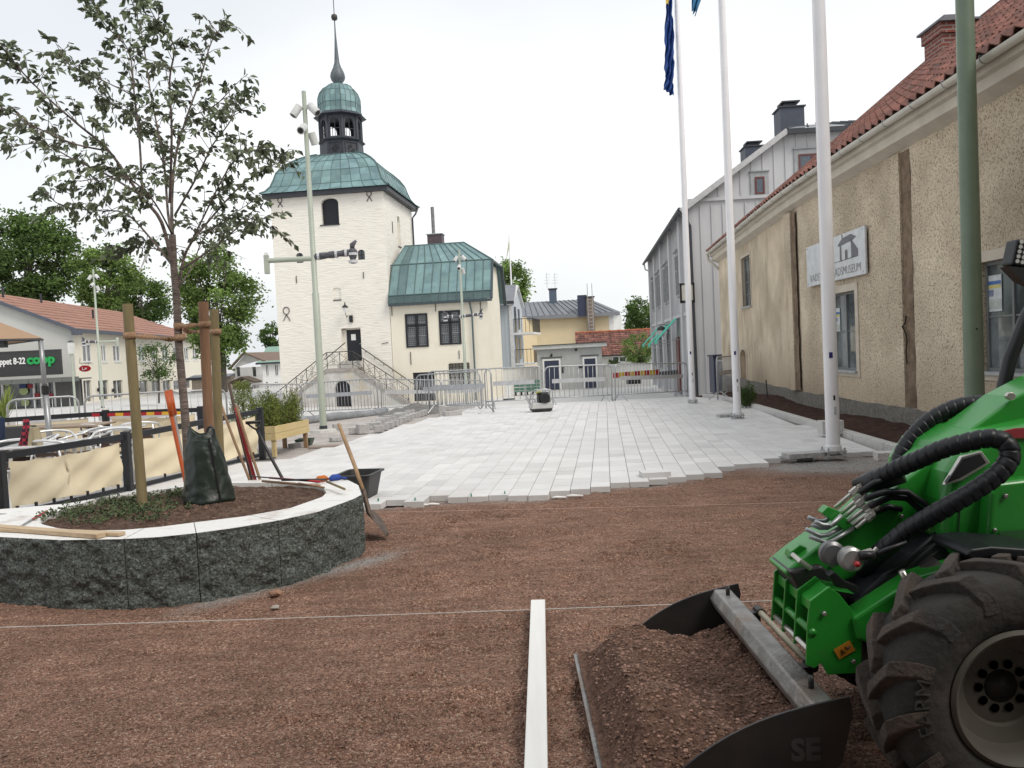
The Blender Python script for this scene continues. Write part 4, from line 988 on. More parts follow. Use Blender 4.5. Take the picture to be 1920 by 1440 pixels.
# ================= grey timber house beyond the museum =================
MAT['greyboard'] = M_('grey_painted_board', (.52, .52, .535), (.47, .47, .485), scale=2, rough=.75, stretch=(1, 1, .2), dirt=(.33, .33, .34), dscale=1.2, dpos=(.6, .85))
MAT['greytrim'] = M_('grey_trim', (.36, .37, .38), rough=.7)
MAT['redframe'] = M_('oxblood_frame', (.14, .035, .035), rough=.5)
MAT['roofgrey'] = M_('grey_sheet_roof', (.20, .21, .23), (.155, .165, .185), scale=1, rough=.5, tone=True)
MAT['navy'] = M_('navy_paint', (.035, .045, .085), rough=.45)
def boards(mb, x0, x1, z0, z1, y, pitch_=.3, w=.045, d=.03, zt=None):
    n = int((x1-x0)/pitch_)
    for i in range(n+1):
        x = x0+(x1-x0)*i/max(1, n); t = zt(x) if zt else z1
        if t > z0+.1: mb.box(x-w/2, x+w/2, y-d, y, z0, t)
def G(F, name, label, cat, group=None): return thing(name, label, cat, (F.o.x, F.o.y, F.o.z), F.a, group)
gy = 31.0; gp0 = at(1303, 700, gy); GF = Face(gp0.x, gp0.y, R(-3.0), gz(gp0.x, gy)-.1)
GH = G(GF, 'grey_timber_house', 'grey board-clad timber house with dark chimneys and mint awnings', 'building')
e_z = GF.hit(1293, 383)[1]; hx, hz = GF.hit(1474, 248); gw = 12.2; mid = gw/2
belt = GF.hit(1320, 377)[1]
print('GREY', e_z, hx, hz, belt)
def gt(x): x_ = min(x, gw-x); return e_z+(hz-e_z)*min(1, (x_)/hx)
b = MB(); sw_ = GF.rect(1415, 332, 1433, 364); lw_ = GF.rect(1497, 289, 1532, 330); lw_ = (lw_[0], lw_[0]+1.0, lw_[2]-.3, lw_[3])
b.add([(0, 0, -.3), (gw, 0, -.3), (gw, 0, e_z), (gw-hx, 0, hz), (hx, 0, hz), (0, 0, e_z)], [(0, 1, 2, 3, 4, 5)])
b.box(0, .28, -.05, .02, -.2, belt); b.box(-.02, gw, -.09, 0, belt-.02, belt+.10); boards(b, .45, gw-.1, -.1, belt-.15, 0, .42, .06, .035); boards(b, .3, gw-.3, belt+.15, 99, 0, .42, .05, .03, gt)
# side facade (local y goes away from camera)
SL = 19.5
Qs = Matrix.Rotation(R(90), 4, 'Z')   # side plane helper: x along depth
SF = Face(GF.o.x, GF.o.y, GF.a+R(90)+R(-2.6), GF.o.z)   # local x runs away along the side
def SM(v): # from side coords (s away, out, z) to parent local
    a = R(90-2.6); return Vector((v[0]*math.cos(a)+v[1]*-math.sin(a)*-1*0 - v[1]*math.sin(a)*-1*0, 0, 0))
MSd = Matrix.Rotation(R(90-2.6), 4, 'Z')
k = MB(); k.quad((0, 0, -.3), (SL, 0, -.3), (SL, 0, e_z), (0, 0, e_z))
for s_ in (0.25, 2.6, 6.9, 11.4, 15.4, SL-.3): k.box(s_-.28, s_+.28, 0, .14, -.3, e_z-.05)
k.box(0, SL, 0, .07, 3.35, 3.5); boards(k, .4, SL, -.1, e_z-.1, .03, .5, .05, .03)
b.add([MSd @ v for v in k.v], k.f)
b.build('wall', MAT['greyboard'], GH)
# roof
rf = MB(); ov = .35; A0 = MSd @ Vector((SL+.4, ov, e_z-.1)); 
def gl(x, y, z): return Vector((x, y, z))
ridz = hz+.95; dirs = (MSd @ Vector((1, 0, 0))); 
def al(p, s_): return p+dirs*s_
e0 = Vector((-ov, -.3, e_z-.22)); h0 = Vector((hx-.05, -.3, hz+.06)); h1 = Vector((gw-hx+.05, -.3, hz+.06)); e1 = Vector((gw+ov, -.3, e_z-.22)); r0 = Vector((gw/2, 2.6, ridz))
rs = random.Random(6)
for i in range(12):
    f0, f1 = i/12, (i+1)/12; rf.tone = rs.uniform(.9, 1.1)
    rf.quad(e0.lerp(al(e0, SL+.7), f0), e0.lerp(al(e0, SL+.7), f1), h0.lerp(al(h0, SL+.7), f1), h0.lerp(al(h0, SL+.7), f0))
for i in range(6):
    f0, f1 = i/6, (i+1)/6; rf.tone = rs.uniform(.9, 1.1); rf.add([h0.lerp(h1, f0), h0.lerp(h1, f1), r0+Vector(((f1-.5)*2, 0, -.05)), r0+Vector(((f0-.5)*2, 0, -.05))], [(0, 1, 2, 3)])
rf.tone = 1.0; rf.quad(h0, al(h0, SL), al(r0+Vector((-1, 0, -.05)), SL-3), r0+Vector((-1, 0, -.05))); rf.quad(e1, h1, al(h1, SL), al(e1, SL)); rf.quad(h1, r0+Vector((1, 0, -.05)), al(r0, SL), al(h1, SL))
ro = rf.build('roof', MAT['roofgrey'], GH)
k = MB()
for i in range(7): k.tube([h0.lerp(h1, i/6)+Vector((0, 0, .02)), r0+Vector(((i/6-.5)*2, 0, 0))], .03, 4)
k.build('seam', MAT['darkmetal'], ro)
k = MB(); k.beam(e0+Vector((0, -.03, -.08)), h0+Vector((0, -.03, -.08)), .06, .2); k.build('verge_board', M_('verge_grey', (.50, .50, .50), rough=.6), ro)
k = MB(); k.beam(h0+Vector((0, -.02, -.12)), h1+Vector((0, -.02, -.12)), .12, .18); k.tube([e0+Vector((-.05, 0, 0)), al(e0, SL+.6)+Vector((-.05, 0, 0))], .08, 6); k.build('eaves', MAT['darkmetal'], ro)
def chim(px, py0, py1, dep, w, par=ro):
    a, z0_ = GF.hit(px, py1, dep); _, z1_ = GF.hit(px, py0, dep); k = MB(); k.box(a-w/2, a+w/2, dep-w/2, dep+w/2, z0_-1.5, z1_); c = k.build('chimney', M_('chimney_navy', (.05, .06, .085), (.04, .048, .07), rough=.55), par)
    k = MB(); k.box(a-w/2-.06, a+w/2+.06, dep-w/2-.06, dep+w/2+.06, z1_, z1_+.05); k.box(a-w*.25, a+w*.25, dep-w*.25, dep+w*.25, z1_+.05, z1_+.22); k.box(a-w*.38, a+w*.38, dep-w*.38, dep+w*.38, z1_+.24, z1_+.3); k.build('chimney_cap', MAT['darkmetal'], c)
chim(1480, 207, 245, 2.2, .95); chim(1412, 279, 290, 9, 1.0)
def redwin(r, n=1):
    a, b_, c, d = r; k = MB(); k.box(a-.16, b_+.16, -.05, -.001, c-.08, d+.2); k.box(a-.2, b_+.2, -.1, -.001, d+.2, d+.24); s_ = k.build('window_casing', MAT['greytrim'], GH)
    k = MB(); 
    for x0, x1, z0, z1 in ((a, a+.06, c, d), (b_-.06, b_, c, d), (a+.06, b_-.06, c, c+.06), (a+.06, b_-.06, d-.06, d)): k.box(x0, x1, -.075, -.051, z0, z1)
    if n > 1: k.box((a+b_)/2-.04, (a+b_)/2+.04, -.075, -.051, c+.06, d-.06)
    k.build('window_frame', MAT['redframe'], s_); k = MB(); k.quad((a+.05, -.056, c+.05), (b_-.05, -.056, c+.05), (b_-.05, -.056, d-.05), (a+.05, -.056, d-.05)); k.build('pane', M_('upper_pane', (.10, .12, .15), rough=.1), s_)
redwin(sw_); redwin(lw_, 2)
# side windows, door, by depth along the facade
def sidewin(s0_, s1_, z0, z1, nm='window_frame', mt=None):
    k = MB(); k.box(s0_-.12, s1_+.12, .0, .09, z0-.1, z1+.18); k.box(s0_-.2, s1_+.2, .0, .2, z1+.18, z1+.26); o = MB(); o.add([MSd @ v for v in k.v], k.f); c = o.build('window_casing', MAT['greytrim'], GH)
    k = MB(); k.box(s0_, s1_, .092, .1, z0, z1); o = MB(); o.add([MSd @ v for v in k.v], k.f); o.build('pane', MAT['glass'], c)
    k = MB(); m_ = (s0_+s1_)/2
    for x in (s0_, m_, s1_): k.box(x-.03, x+.03, .101, .13, z0, z1)
    k.box(s0_, s1_, .101, .125, z0+(z1-z0)*.6, z0+(z1-z0)*.6+.05); o = MB(); o.add([MSd @ v for v in k.v], k.f); o.build(nm, mt or MAT['redframe'], c)
for s_ in (3.6, 8.0, 9.4, 12.5, 13.9, 17.0): sidewin(s_, s_+.7, 4.35, 6.0, mt=MAT['greytrim'])
for s_ in (8.3, 12.6, 16.6): sidewin(s_, s_+1.1, .9, 2.75, mt=MAT['greytrim'])
k = MB(); k.box(4.4, 5.5, .02, .1, .0, 2.5); o = MB(); o.add([MSd @ v for v in k.v], k.f); o.build('door', MAT['redframe'], GH)
# drainpipe at the corner
k = MB(); k.tube([Vector((-.35, -.3, e_z-.25)), Vector((-.2, -.2, e_z-.5)), Vector((.0, -.16, e_z-.85)), Vector((.03, -.14, -.1))], .06, 8); k.build('drainpipe', MAT['darkmetal'], GH)
k = MB(); fe = al(e0, SL+.6); k.tube([fe, fe+Vector((.05, 0, -.35)), fe+Vector((.4, 0, -.5))], .05, 6); k.build('spout', MAT['greyboard'], GH)
# mint awnings
MAT['mint'] = M_('mint_fabric', (.04, .50, .36), (.035, .42, .30), scale=3, rough=.8)
def world_side(s_, o, z):
    return TO(Face(GF.o.x, GF.o.y, GF.a, GF.o.z)) @ (MSd @ Vector((s_, o, z)))
for i, (s_, lb, z1) in enumerate(((4.1, 'mint green drop awning nearest, over the red door of the grey house', 3.35), (8.2, 'mint green drop awning between the lantern and the far awning', 3.2), (12.4, 'mint green drop awning farthest along the grey house', 3.2))):
    p = world_side(s_+.7, .1, z1); t = thing('awning', lb, 'awning', tuple(p), 0, 'mint awnings on the grey house')
    k = MB(); A_ = [world_side(s_, .14, z1), world_side(s_+1.5, .14, z1), world_side(s_+1.5, 1.05, z1-.95), world_side(s_, 1.05, z1-.95)]
    k.quad(*A_); k.quad(*[v-Vector((0, 0, .015)) for v in A_]); k.quad(A_[3], A_[2], A_[2]-Vector((0, 0, .14)), A_[3]-Vector((0, 0, .14))); k.build('canopy', MAT['mint'], t, world=True)
    for ss in (s_+.05, s_+1.45): k = MB(); k.tube([world_side(ss, .1, z1-.95), world_side(ss, 1.05, z1-.98)], .018, 5); k.build('arm', MAT['galv'], t, world=True)
p = world_side(6.9, .1, 3.0); lt = thing('lantern', 'black square lantern on a bracket between the mint awnings', 'lantern', tuple(p))
k = MB(); k.tube([world_side(6.9, .1, 3.1), world_side(6.9, .6, 3.15)], .02, 5); k.lathe([(.22, .28), (.16, .42), (.03, .5)], 4, Matrix.Translation(world_side(6.9, .6, 2.6)))
k.build('frame', MAT['black'], lt, world=True)
k = MB(); k.lathe([(.12, .0), (.2, .28)], 4, Matrix.Translation(world_side(6.9, .6, 2.6))); k.build('lamp_glass', M_('lantern_glass', (.5, .5, .48), rough=.2), lt, world=True)
# projecting framed shop sign with "7"
sp0 = at(1274, 533, 30.6); sp1 = at(1303, 565, 30.6); t = thing('hanging_sign', 'black framed projecting sign on the grey house corner behind the flagpole', 'sign', tuple((sp0+sp1)/2))
k = MB(); x0, x1, z1, z0 = sp0.x, sp1.x+.0, sp0.z+.03, sp1.z
for a, b_, c, d in ((x0, x0+.07, z0, z1), (x1-.07, x1, z0, z1), (x0, x1, z0-.05, z0+.05), (x0, x1, z1-.06, z1)): k.box(a, b_, 30.57, 30.63, c, d)
k.build('frame', MAT['black'], t, world=True)
k = MB(); k.box(x0+.05, x1-.05, 30.59, 30.61, z0, z1); k.build('panel', M_('sign_panel', (.55, .54, .5), rough=.4), t, world=True)
tm = text_mb('7', .3, Matrix.Translation((x1-.27, 30.58, z0+.1)) @ Matrix.Rotation(R(90), 4, 'X'), .002); tm.build('numeral', MAT['black'], t, world=True)
# ================= shed =================
MAT['palegrey'] = M_('pale_grey_board', (.50, .51, .50), (.46, .47, .46), scale=2, rough=.75)
HS = at(1010, 730, 55.0); HF = Face(HS.x, HS.y, R(-4.5), HS.z); H = G(HF, 'utility_shed', 'pale grey board shed with two dark blue doors and flat roof', 'shed')
xr = HF.hit(1130, 700)[0]; zr = HF.hit(1132, 645)[1]; zl = HF.hit(1003, 652)[1]
b = MB(); b.add([(0, 0, -.3), (xr, 0, -.3), (xr, 0, zr), (0, 0, zl)], [(0, 1, 2, 3)]); b.box(xr-.01, xr, 0, 3.2, -.3, zr); b.box(0, .01, 0, 3.2, -.3, zl-.3)
boards(b, .05, xr-.05, -.2, 0, 0, .2, .05, .03, lambda x: zl+(zr-zl)*x/xr-.15); b.build('wall', MAT['palegrey'], H)
k = MB(); k.beam((-.25, -.2, zl-.02), (xr+.35, -.2, zr-.02), .12, .26); k.build('fascia', M_('fascia_white', (.62, .63, .61), rough=.6), H)
k = MB(); k.add([(-.3, -.32, zl+.12), (xr+.4, -.32, zr+.12), (xr+.4, 3.5, zr-.1), (-.3, 3.5, zl-.1)], [(0, 1, 2, 3)]); k.beam((-.3, -.3, zl+.13), (xr+.4, -.3, zr+.13), .06, .05); k.build('roof', MAT['darkmetal'], H)
for r in (HF.rect(1021.5, 676, 1049, 730), HF.rect(1096.5, 672, 1117.5, 728)):
    a, b_, c, d = r; k = MB(); 
    for x0, x1, z0, z1 in ((a-.12, a, -.1, d+.12), (b_, b_+.12, -.1, d+.12), (a, b_, d, d+.12)): k.box(x0, x1, -.07, -.031, z0, z1)
    dd = k.build('door_frame', MAT['white'], H); k = MB(); k.box(a, b_, -.055, -.031, -.05, d); k.build('door', MAT['navy'], dd)
    k = MB(); k.box(a-.25, b_+.25, -.12, -.031, d+.2, d+.24); k.build('drip_rail', MAT['darkmetal'], dd)
for px, py, w, h_ in ((1056, 690, .16, .3), (1056, 696, .16, .25), (1089, 688, .3, .14)):
    a, z = HF.hit(px, py); k = MB(); k.box(a-w/2, a+w/2, -.06, -.04, z-h_/2, z+h_/2); k.box(a-w*.2, a+w*.2, -.065, -.06, z-h_*.2, z+h_*.2); k.build('door_pictogram', MAT['black'], H)
for px, py in ((1034, 666), (1080, 656)):
    a, z = HF.hit(px, py); k = MB(); k.ico((a, -.08, z), .1); k.build('wall_lamp', MAT['black'], H)
# ================= white garden wall =================
def gwall(name, p0, p1, h, label, thick=.3, mt=None):
    p0, p1 = Vector(p0), Vector(p1); t = thing(name, label, 'wall', tuple(p0)); k = MB(); k.beam(p0+Vector((0, 0, h/2-.3)), p1+Vector((0, 0, h/2-.3)), thick, h+.6); k.build('wall_face', mt or M_('white_render', (.74, .73, .70), (.66, .65, .62), scale=1, rough=.9), t, world=True)
    k = MB(); k.beam(p0+Vector((0, 0, h+.04)), p1+Vector((0, 0, h+.04)), thick+.12, .08); k.build('coping', MAT['white'], t, world=True); return t
wz = HS.z
pL, pR = at(936, 700, 56), at(1003, 700, 56.2); gwall('garden_wall', (pL.x, 56, wz), (pR.x+.3, 56.2, wz), at(970, 690, 56).z-wz, 'low white rendered wall between the annex and the shed')
pL, pR = at(1126, 700, 56), at(1222, 700, 54.5); gwall('garden_wall', (pL.x+.2, 56, wz), (pR.x, 54.5, wz), at(1170, 684, 56).z-wz, 'low white rendered wall right of the shed')
# ================= red tiled house behind the wall =================
def simple_gable(): pass
RB = at(1100, 700, 66); RF = Face(RB.x, RB.y, R(-4), wz); RH = G(RF, 'tiled_cottage', 'low white cottage with long red pantile roof behind the garden wall', 'building')
xl_, xr_ = RF.hit(1085, 660)[0], RF.hit(1330, 650)[0]; zt_ = RF.hit(1150, 664)[1]; zrd = RF.hit(1150, 622, 3.5)[1]
b = MB(); wn = [RF.rect(x, 668, x+13, 679) for x in (1148, 1161, 1174)]; b.wall(xl_, xr_, -.3, zt_, wn, 0, .1); b.add([(xl_, 0, -.3), (xl_, 7, -.3), (xl_, 7, zt_), (xl_, 3.5, zrd), (xl_, 0, zt_)], [(0, 1, 2, 3, 4)]); b.build('wall', M_('cottage_render', (.66, .66, .62), (.58, .58, .54), scale=1.5, rough=.9), RH)
for r in wn: k = MB(); k.box(r[0], r[0]+.07, .03, .09, r[2], r[3]); k.box(r[1]-.07, r[1], .03, .09, r[2], r[3]); k.box(r[0]+.07, r[1]-.07, .03, .09, r[2], r[2]+.07); k.box(r[0]+.07, r[1]-.07, .03, .09, r[3]-.07, r[3]); f_ = k.build('window_frame', MAT['white'], RH); k = MB(); backing(k, r, .08); k.build('pane', MAT['glass'], f_)
k = MB(); rs = random.Random(9); cols_ = int((xr_-xl_)/.28); y0_, z0_, y1_, z1_ = -.4, zt_-.1, 3.5, zrd
for j in range(12):
    for i in range(cols_):
        f0, f1 = j/12-.005, (j+1)/12; x = xl_-.2+i*.28; k.tone = rs.uniform(.55, 1.35)
        P = lambda x, f, o: Vector((x, y0_+(y1_-y0_)*f, z0_+(z1_-z0_)*f+o))
        for u0, u1, w0, w1 in ((0, .14, .05, -.0), (.14, .28, 0, .05)): k.quad(P(x+u0, f0, w0+.07), P(x+u1, f0, w1+.07), P(x+u1, f1, w1), P(x+u0, f1, w0)); k.quad(P(x+u0, f0, w0), P(x+u1, f0, w1), P(x+u1, f0, w1+.07), P(x+u0, f0, w0+.07))
k.tone = 1; ro = k.build('roof', MAT['pantile'], RH, clean=False)
k = MB()
for i in range(int((xr_-xl_)/.4)): k.tube([(xl_-.2+i*.4, 3.5, zrd+.05+.02*(i % 2)), (xl_+.18+i*.4, 3.5, zrd+.05+.02*(i % 2))], .11, 6)
k.build('ridge_tile', M_('ridge_orange', (.42, .13, .06), rough=.8), ro); k = MB(); k.box(xl_-.25, xr_, -.5, -.38, z0_-.06, z0_+.04); k.build('eaves', MAT['blackwood'], ro)
# ================= yellow house =================
YB = at(1004, 700, 78); YF = Face(YB.x, YB.y, R(-4), wz-.1); Y_H = G(YF, 'yellow_house', 'yellow rendered house with grey sheet roof and ladder on its brick chimney stack', 'building')
MAT['yellow'] = M_('yellow_render', (.68, .57, .38), (.64, .53, .34), scale=.6, rough=.9)
yl, yr = YF.hit(1006, 620)[0], YF.hit(1150, 600)[0]; ye = (YF.hit(1010, 594)[1]+YF.hit(1140, 588)[1])/2; yrd = YF.hit(1080, 562, 5)[1]; rl = YF.hit(975, 567, 5)[0]; rr_ = YF.hit(1106, 560, 5)[0]
b = MB(); b.quad((yl, 0, -.5), (yr, 0, -.5), (yr, 0, ye), (yl, 0, ye)); b.quad((yl, 0, -.5), (yl, 0, ye), (yl-5, -4, ye), (yl-5, -4, -.5)); b.build('wall', MAT['yellow'], Y_H)
k = MB(); q0 = YF.hit(1142, 610)[0]; k.box(q0, yr+.02, -.03, .03, -.4, ye); k.build('corner_board', MAT['white'], Y_H)
k = MB(); k.quad((yr+.02, 0, -.5), (yr+1.2, 6, -.5), (yr+1.2, 6, ye), (yr+.02, 0, ye)); k.build('side_wall', MAT['white'], Y_H)
rf = MB(); n = 16; rs = random.Random(3)
for i in range(n):
    rf.tone = rs.uniform(.92, 1.08); f0, f1 = i/n, (i+1)/n; X0 = yl-1.5; X1 = yr+.6
    rf.quad((X0+(X1-X0)*f0, -.6, ye+.1), (X0+(X1-X0)*f1, -.6, ye+.1), (rl+(rr_-rl)*f1, 5, yrd), (rl+(rr_-rl)*f0, 5, yrd))
rf.tone = 1; rf.add([(yr+.6, -.6, ye+.1), (yr+1.4, 10, ye+.1), (rr_, 5, yrd)], [(0, 1, 2)]); rf.quad((rl, 5, yrd), (rr_, 5, yrd), (yr+1.4, 10, ye), (yl-3, 10, ye)); rf.quad((yl-1.5, -.6, ye+.1), (rl, 5, yrd), (rl-6, 1, yrd), (yl-7, -4.6, ye+.1)); ro = rf.build('roof', MAT['roofgrey'], Y_H)
k = MB()
for i in range(1, n): f0 = i/n; k.tube([(X0+(X1-X0)*f0, -.6, ye+.13), (rl+(rr_-rl)*f0, 5, yrd+.03)], .03, 4, False)
k.build('seam', MAT['darkmetal'], ro); k = MB(); k.box(yl-1.5, yr+.6, -.7, -.55, ye-.25, ye+.08); k.build('eaves', M_('eaves_grey', (.22, .23, .25), rough=.6), ro)
def ychim(px0, px1, py0, dep, mat_, ladder=False):
    a, _ = YF.hit(px0, py0, dep); b_, z = YF.hit(px1, py0, dep); k = MB(); k.box(a, b_, dep, dep+(b_-a), ye-.5 if not ladder else 0, z); c = k.build('chimney', mat_, ro)
    k = MB(); k.box(a-.1, b_+.1, dep-.1, dep+(b_-a)+.1, z, z+.1); k.build('chimney_cap', MAT['darkmetal'], c); return a, b_, z
ychim(1029, 1043, 542, 4, M_('chimney_blue', (.10, .13, .18), rough=.5))
a, b_, z = ychim(1099, 1113, 557, -.9, M_('chimney_brown', (.28, .22, .17), (.2, .15, .12), scale=8, rough=.8), True)
k = MB(); m_ = (a+b_)/2
for x in (m_-.22, m_+.22): k.tube([(x, -1.1, 1.5), (x, -1.1, z+.2), (x, -1.1, z+1.3)], .035, 5)
for i in range(17): k.tube([(m_-.22, -1.1, 1.8+i*.35), (m_+.22, -1.1, 1.8+i*.35)], .025, 5)
k.build('ladder', MAT['galv'], Y_H)
k = MB(); a, z = YF.hit(1093, 573, -.5); k.box(a-.5, a+.4, -.8, .6, z-1, z+1); k.build('roof_hatch', MAT['navy'], ro)
for px in (1026, 1041):
    a, z = YF.hit(px, 540, 4.5); k = MB(); k.tube([(a, 4.5, z), (a, 4.5, z+1.5)], .02, 4)
    for i in range(4): k.tube([(a-.1-.08*i, 4.5, z+1.4-.3*i), (a+.35, 4.5, z+1.4-.3*i)], .012, 4)
    k.build('roof_antenna', MAT['galv'], ro)
# ================= pale blue-grey house next to the annex =================
BP = at(934, 700, 60); BF = Face(BP.x-.6, BP.y, R(-4), wz-.1); B_ = G(BF, 'blue_grey_timber_house', 'pale blue-grey boarded house with balconies beside the annex', 'building')
MAT['bluegrey'] = M_('blue_grey_board', (.46, .50, .54), (.42, .46, .50), scale=2, rough=.8, stretch=(1, 1, .15)); 
bx = BF.hit(962, 620)[0]; be = BF.hit(940, 572)[1]; bx2 = BF.hit(979, 600, 4.5)[0]; brd = BF.hit(972, 537, 2)[1]
b = MB(); b.quad((0, 0, -.5), (bx, 0, -.5), (bx, 0, be), (0, 0, be)); b.add([(bx, 0, -.5), (bx2, 5, -.5), (bx2, 5, be), ((bx+bx2)/2, 2.5, brd), (bx, 0, be)], [(0, 1, 2, 3, 4)]); boards(b, .1, bx-.1, -.4, be, 0, .22, .04, .025); b.build('wall', MAT['bluegrey'], B_)
k = MB(); k.box(bx-.25, bx+.02, -.06, -.026, -.4, be); k.beam((bx+.02, -.1, be), ((bx+bx2)/2+.05, 2.5, brd+.1), .12, .25, (1, 0, 0)); k.beam(((bx+bx2)/2+.05, 2.5, brd+.1), (bx2+.1, 5.1, be), .12, .25, (1, 0, 0)); k.build('corner_trim', M_('trim_white', (.66, .67, .67), rough=.6), B_)
k = MB(); 
for i in range(5): k.tone = 1+.06*(i % 2); k.quad((-1+(bx+1.2)*i/5, -.5, be+.25), (-1+(bx+1.2)*(i+1)/5, -.5, be+.25), (-1+((bx+bx2)/2+1)*(i+1)/5, 2.5, brd+.2), (-1+((bx+bx2)/2+1)*i/5, 2.5, brd+.2))
k.tone = 1; ro = k.build('roof', MAT['roofgrey'], B_); k = MB(); k.box(-1, bx+.2, -.6, -.48, be+.02, be+.24); k.build('eaves', MAT['darkmetal'], ro)
u_ = (Vector((bx2, 5, 0))-Vector((bx, 0, 0))).normalized(); o_ = Vector((u_.y, -u_.x, 0))
for zb_ in (BF.hit(985, 624, 2)[1], BF.hit(985, 680, 2)[1]):
    P0 = Vector((bx, 0, zb_))+u_*.3; k = MB(); M2 = Matrix((u_, o_, Vector((0, 0, 1)))).transposed().to_4x4(); M2.translation = P0
    k.box(0, 4.2, 0, 1.5, -.15, 0, M2); bo = k.build('balcony', MAT['white'], B_); k = MB()
    for x in [i*.3 for i in range(15)]: k.box(x-.015, x+.015, 1.44, 1.47, 0, 1.0, M2)
    for y in [i*.3 for i in range(5)]: k.box(0, .03, y, y+.03, 0, 1.0, M2)
    k.box(0, 4.2, 1.42, 1.5, 1.0, 1.05, M2); k.box(0, .05, 0, 1.5, 1.0, 1.05, M2); k.build('railing', MAT['iron'], bo)
    k = MB(); k.box(.5, 1.5, -.02, .03, 0, 2.0, M2); k.box(2.4, 3.2, -.02, .03, .3, 1.9, M2); k.build('balcony_door', MAT['glass'], bo)
# ================= white shop building on the left =================
MAT['cream'] = M_('cream_render', (.78, .74, .64), (.74, .70, .60), scale=.5, rough=.9)
MAT['coolwhite'] = M_('white_gable_render', (.60, .60, .57), (.56, .56, .53), scale=.5, rough=.9)
MAT['orangetile'] = M_('orange_tile', (.36, .19, .14), (.29, .145, .105), scale=9, rough=.85, tone=True, dirt=(.24, .14, .11), dscale=1.2)
CY = 52.0; c0 = at(142, 700, CY); CF = Face(c0.x, c0.y, R(90+6.4)+0, -.55)   # local x runs away; outward normal must face the square
# facade frame with x running away from the camera: u=(cos a, sin a); n=(sin a,-cos a) -> points to +x
SB = G(CF, 'shop_building', 'long cream two storey shop building with orange tiled roof', 'building')
CE = CF.hit(142, 619)[1]; CL = CF.hit(378, 640)[0]; print('COOP', CE, CL)
wins = [CF.rect(x0, y0, x1, y1) for x0, y0, x1, y1 in ((155, 640, 172, 674), (190, 642, 200, 675), (212, 643, 226, 675), (260, 648, 272, 676), (284, 650, 293, 676), (304, 650, 316, 678), (325, 652, 336, 678), (346, 655, 354, 678), (362, 655, 371, 680))]
sh = [CF.rect(x0, 713, x1, 748) for x0, x1 in ((157, 172), (185, 204), (213, 231), (242, 254), (262, 278), (285, 301), (306, 321), (326, 340), (344, 358))]
zt = sum(r[3] for r in sh)/len(sh); sh = [(r[0], r[1], .12, r[3]) for r in sh]; zw0 = sum(r[2] for r in wins)/len(wins); zw1 = sum(r[3] for r in wins)/len(wins); wins = [(r[0], r[1], zw0, zw1) for r in wins]
# local y for this frame points into the building
b = MB(); b.wall(0, CL, -.3, CE, wins+sh, 0, .14); b.build('front_wall', MAT['cream'], SB)
GW = 12.5; HG = CE+2.9
k = MB(); k.add([(0, 0, -.3), (0, GW, -.3), (0, GW, CE), (0, GW/2, HG), (0, 0, CE)], [(0, 1, 2, 3, 4)]); k.build('gable_wall', MAT['coolwhite'], SB)
for i, r in enumerate(wins):
    k = MB(); w_ = .09
    for x0, x1, z0, z1 in ((r[0], r[0]+w_, r[2], r[3]), (r[1]-w_, r[1], r[2], r[3]), (r[0], r[1], r[2], r[2]+w_), (r[0], r[1], r[3]-w_, r[3]), ((r[0]+r[1])/2-.06, (r[0]+r[1])/2+.06, r[2], r[3])): k.box(x0, x1, .05+.001*(x0 == r[0]), .13, z0, z1)
    k.box(r[0]-.05, r[1]+.05, -.05, .05, r[2]-.06, r[2]); f_ = k.build('window_frame', MAT['white'], SB); k = MB(); backing(k, r, .11); k.build('pane', M_('upper_window_glass', (.20, .22, .23), (.12, .13, .14), scale=3, rough=.15), f_)
for i, r in enumerate(sh):
    k = MB(); backing(k, r, .13); p_ = k.build('shop_window', MAT['glass2'], SB); k = MB(); m_ = (r[0]+r[1])/2
    k.box(m_-.2, m_+.2, .10, .12, 1.0, 1.4) if i % 3 == 1 else k.box(m_-.04, m_+.04, .08, .12, .12, r[3])
    k.build('window_notice' if i % 3 == 1 else 'mullion', MAT['white'], p_)
# roof
rf = MB(); rs = random.Random(12); n = 34; rows_ = 10; E0 = Vector((-.3, -.4, CE)); E1 = Vector((CL+.4, -.4, CE)); R0 = Vector((-.3, GW/2, HG)); R1 = Vector((CL-4.5, GW/2, HG))
for i in range(n):
    for j in range(rows_):
        f0, f1, g0, g1 = i/n, (i+1)/n, j/rows_, (j+1)/rows_; rf.tone = rs.uniform(.88, 1.12); Q = lambda f, g, o=0: E0.lerp(E1, f).lerp(R0.lerp(R1, f), g)+Vector((0, 0, o)); rf.quad(Q(f0, g0, .05), Q(f1, g0, .05), Q(f1, g1), Q(f0, g1)); rf.quad(Q(f0, g0), Q(f1, g0), Q(f1, g0, .05), Q(f0, g0, .05))
rf.tone = 1; rf.add([E1, E1+Vector((0, GW+.8, 0)), R1], [(0, 1, 2)]); rf.quad(E0+Vector((0, GW+.8, 0)), R0, R1, E1+Vector((0, GW+.8, 0))); ro = rf.build('roof', MAT['orangetile'], SB)
k = MB(); k.beam(E0+Vector((-.05, 0, -.06)), R0+Vector((-.05, 0, -.06)), .16, .22); k.box(-.35, CL+.4, -.52, -.38, CE-.2, CE+.06); k.box(-.5, .1, -.55, -.1, CE-.35, CE-.02); k.build('eaves', M_('eaves_slate', (.10, .11, .14), rough=.6), ro)
for f, g in ((.1, .85), (.3, .85), (.36, .45)):
    p = Q(f, g); k = MB(); k.tube([p, p+Vector((0, 0, .7))], .08, 6); k.build('roof_vent', MAT['darkmetal'], ro)
# low shop front in front of the gable
XF = Face(*(TO(CF) @ Vector((-3.0, -1.0, 0))).xy, CF.a-R(90)+math.pi*0, -.55)
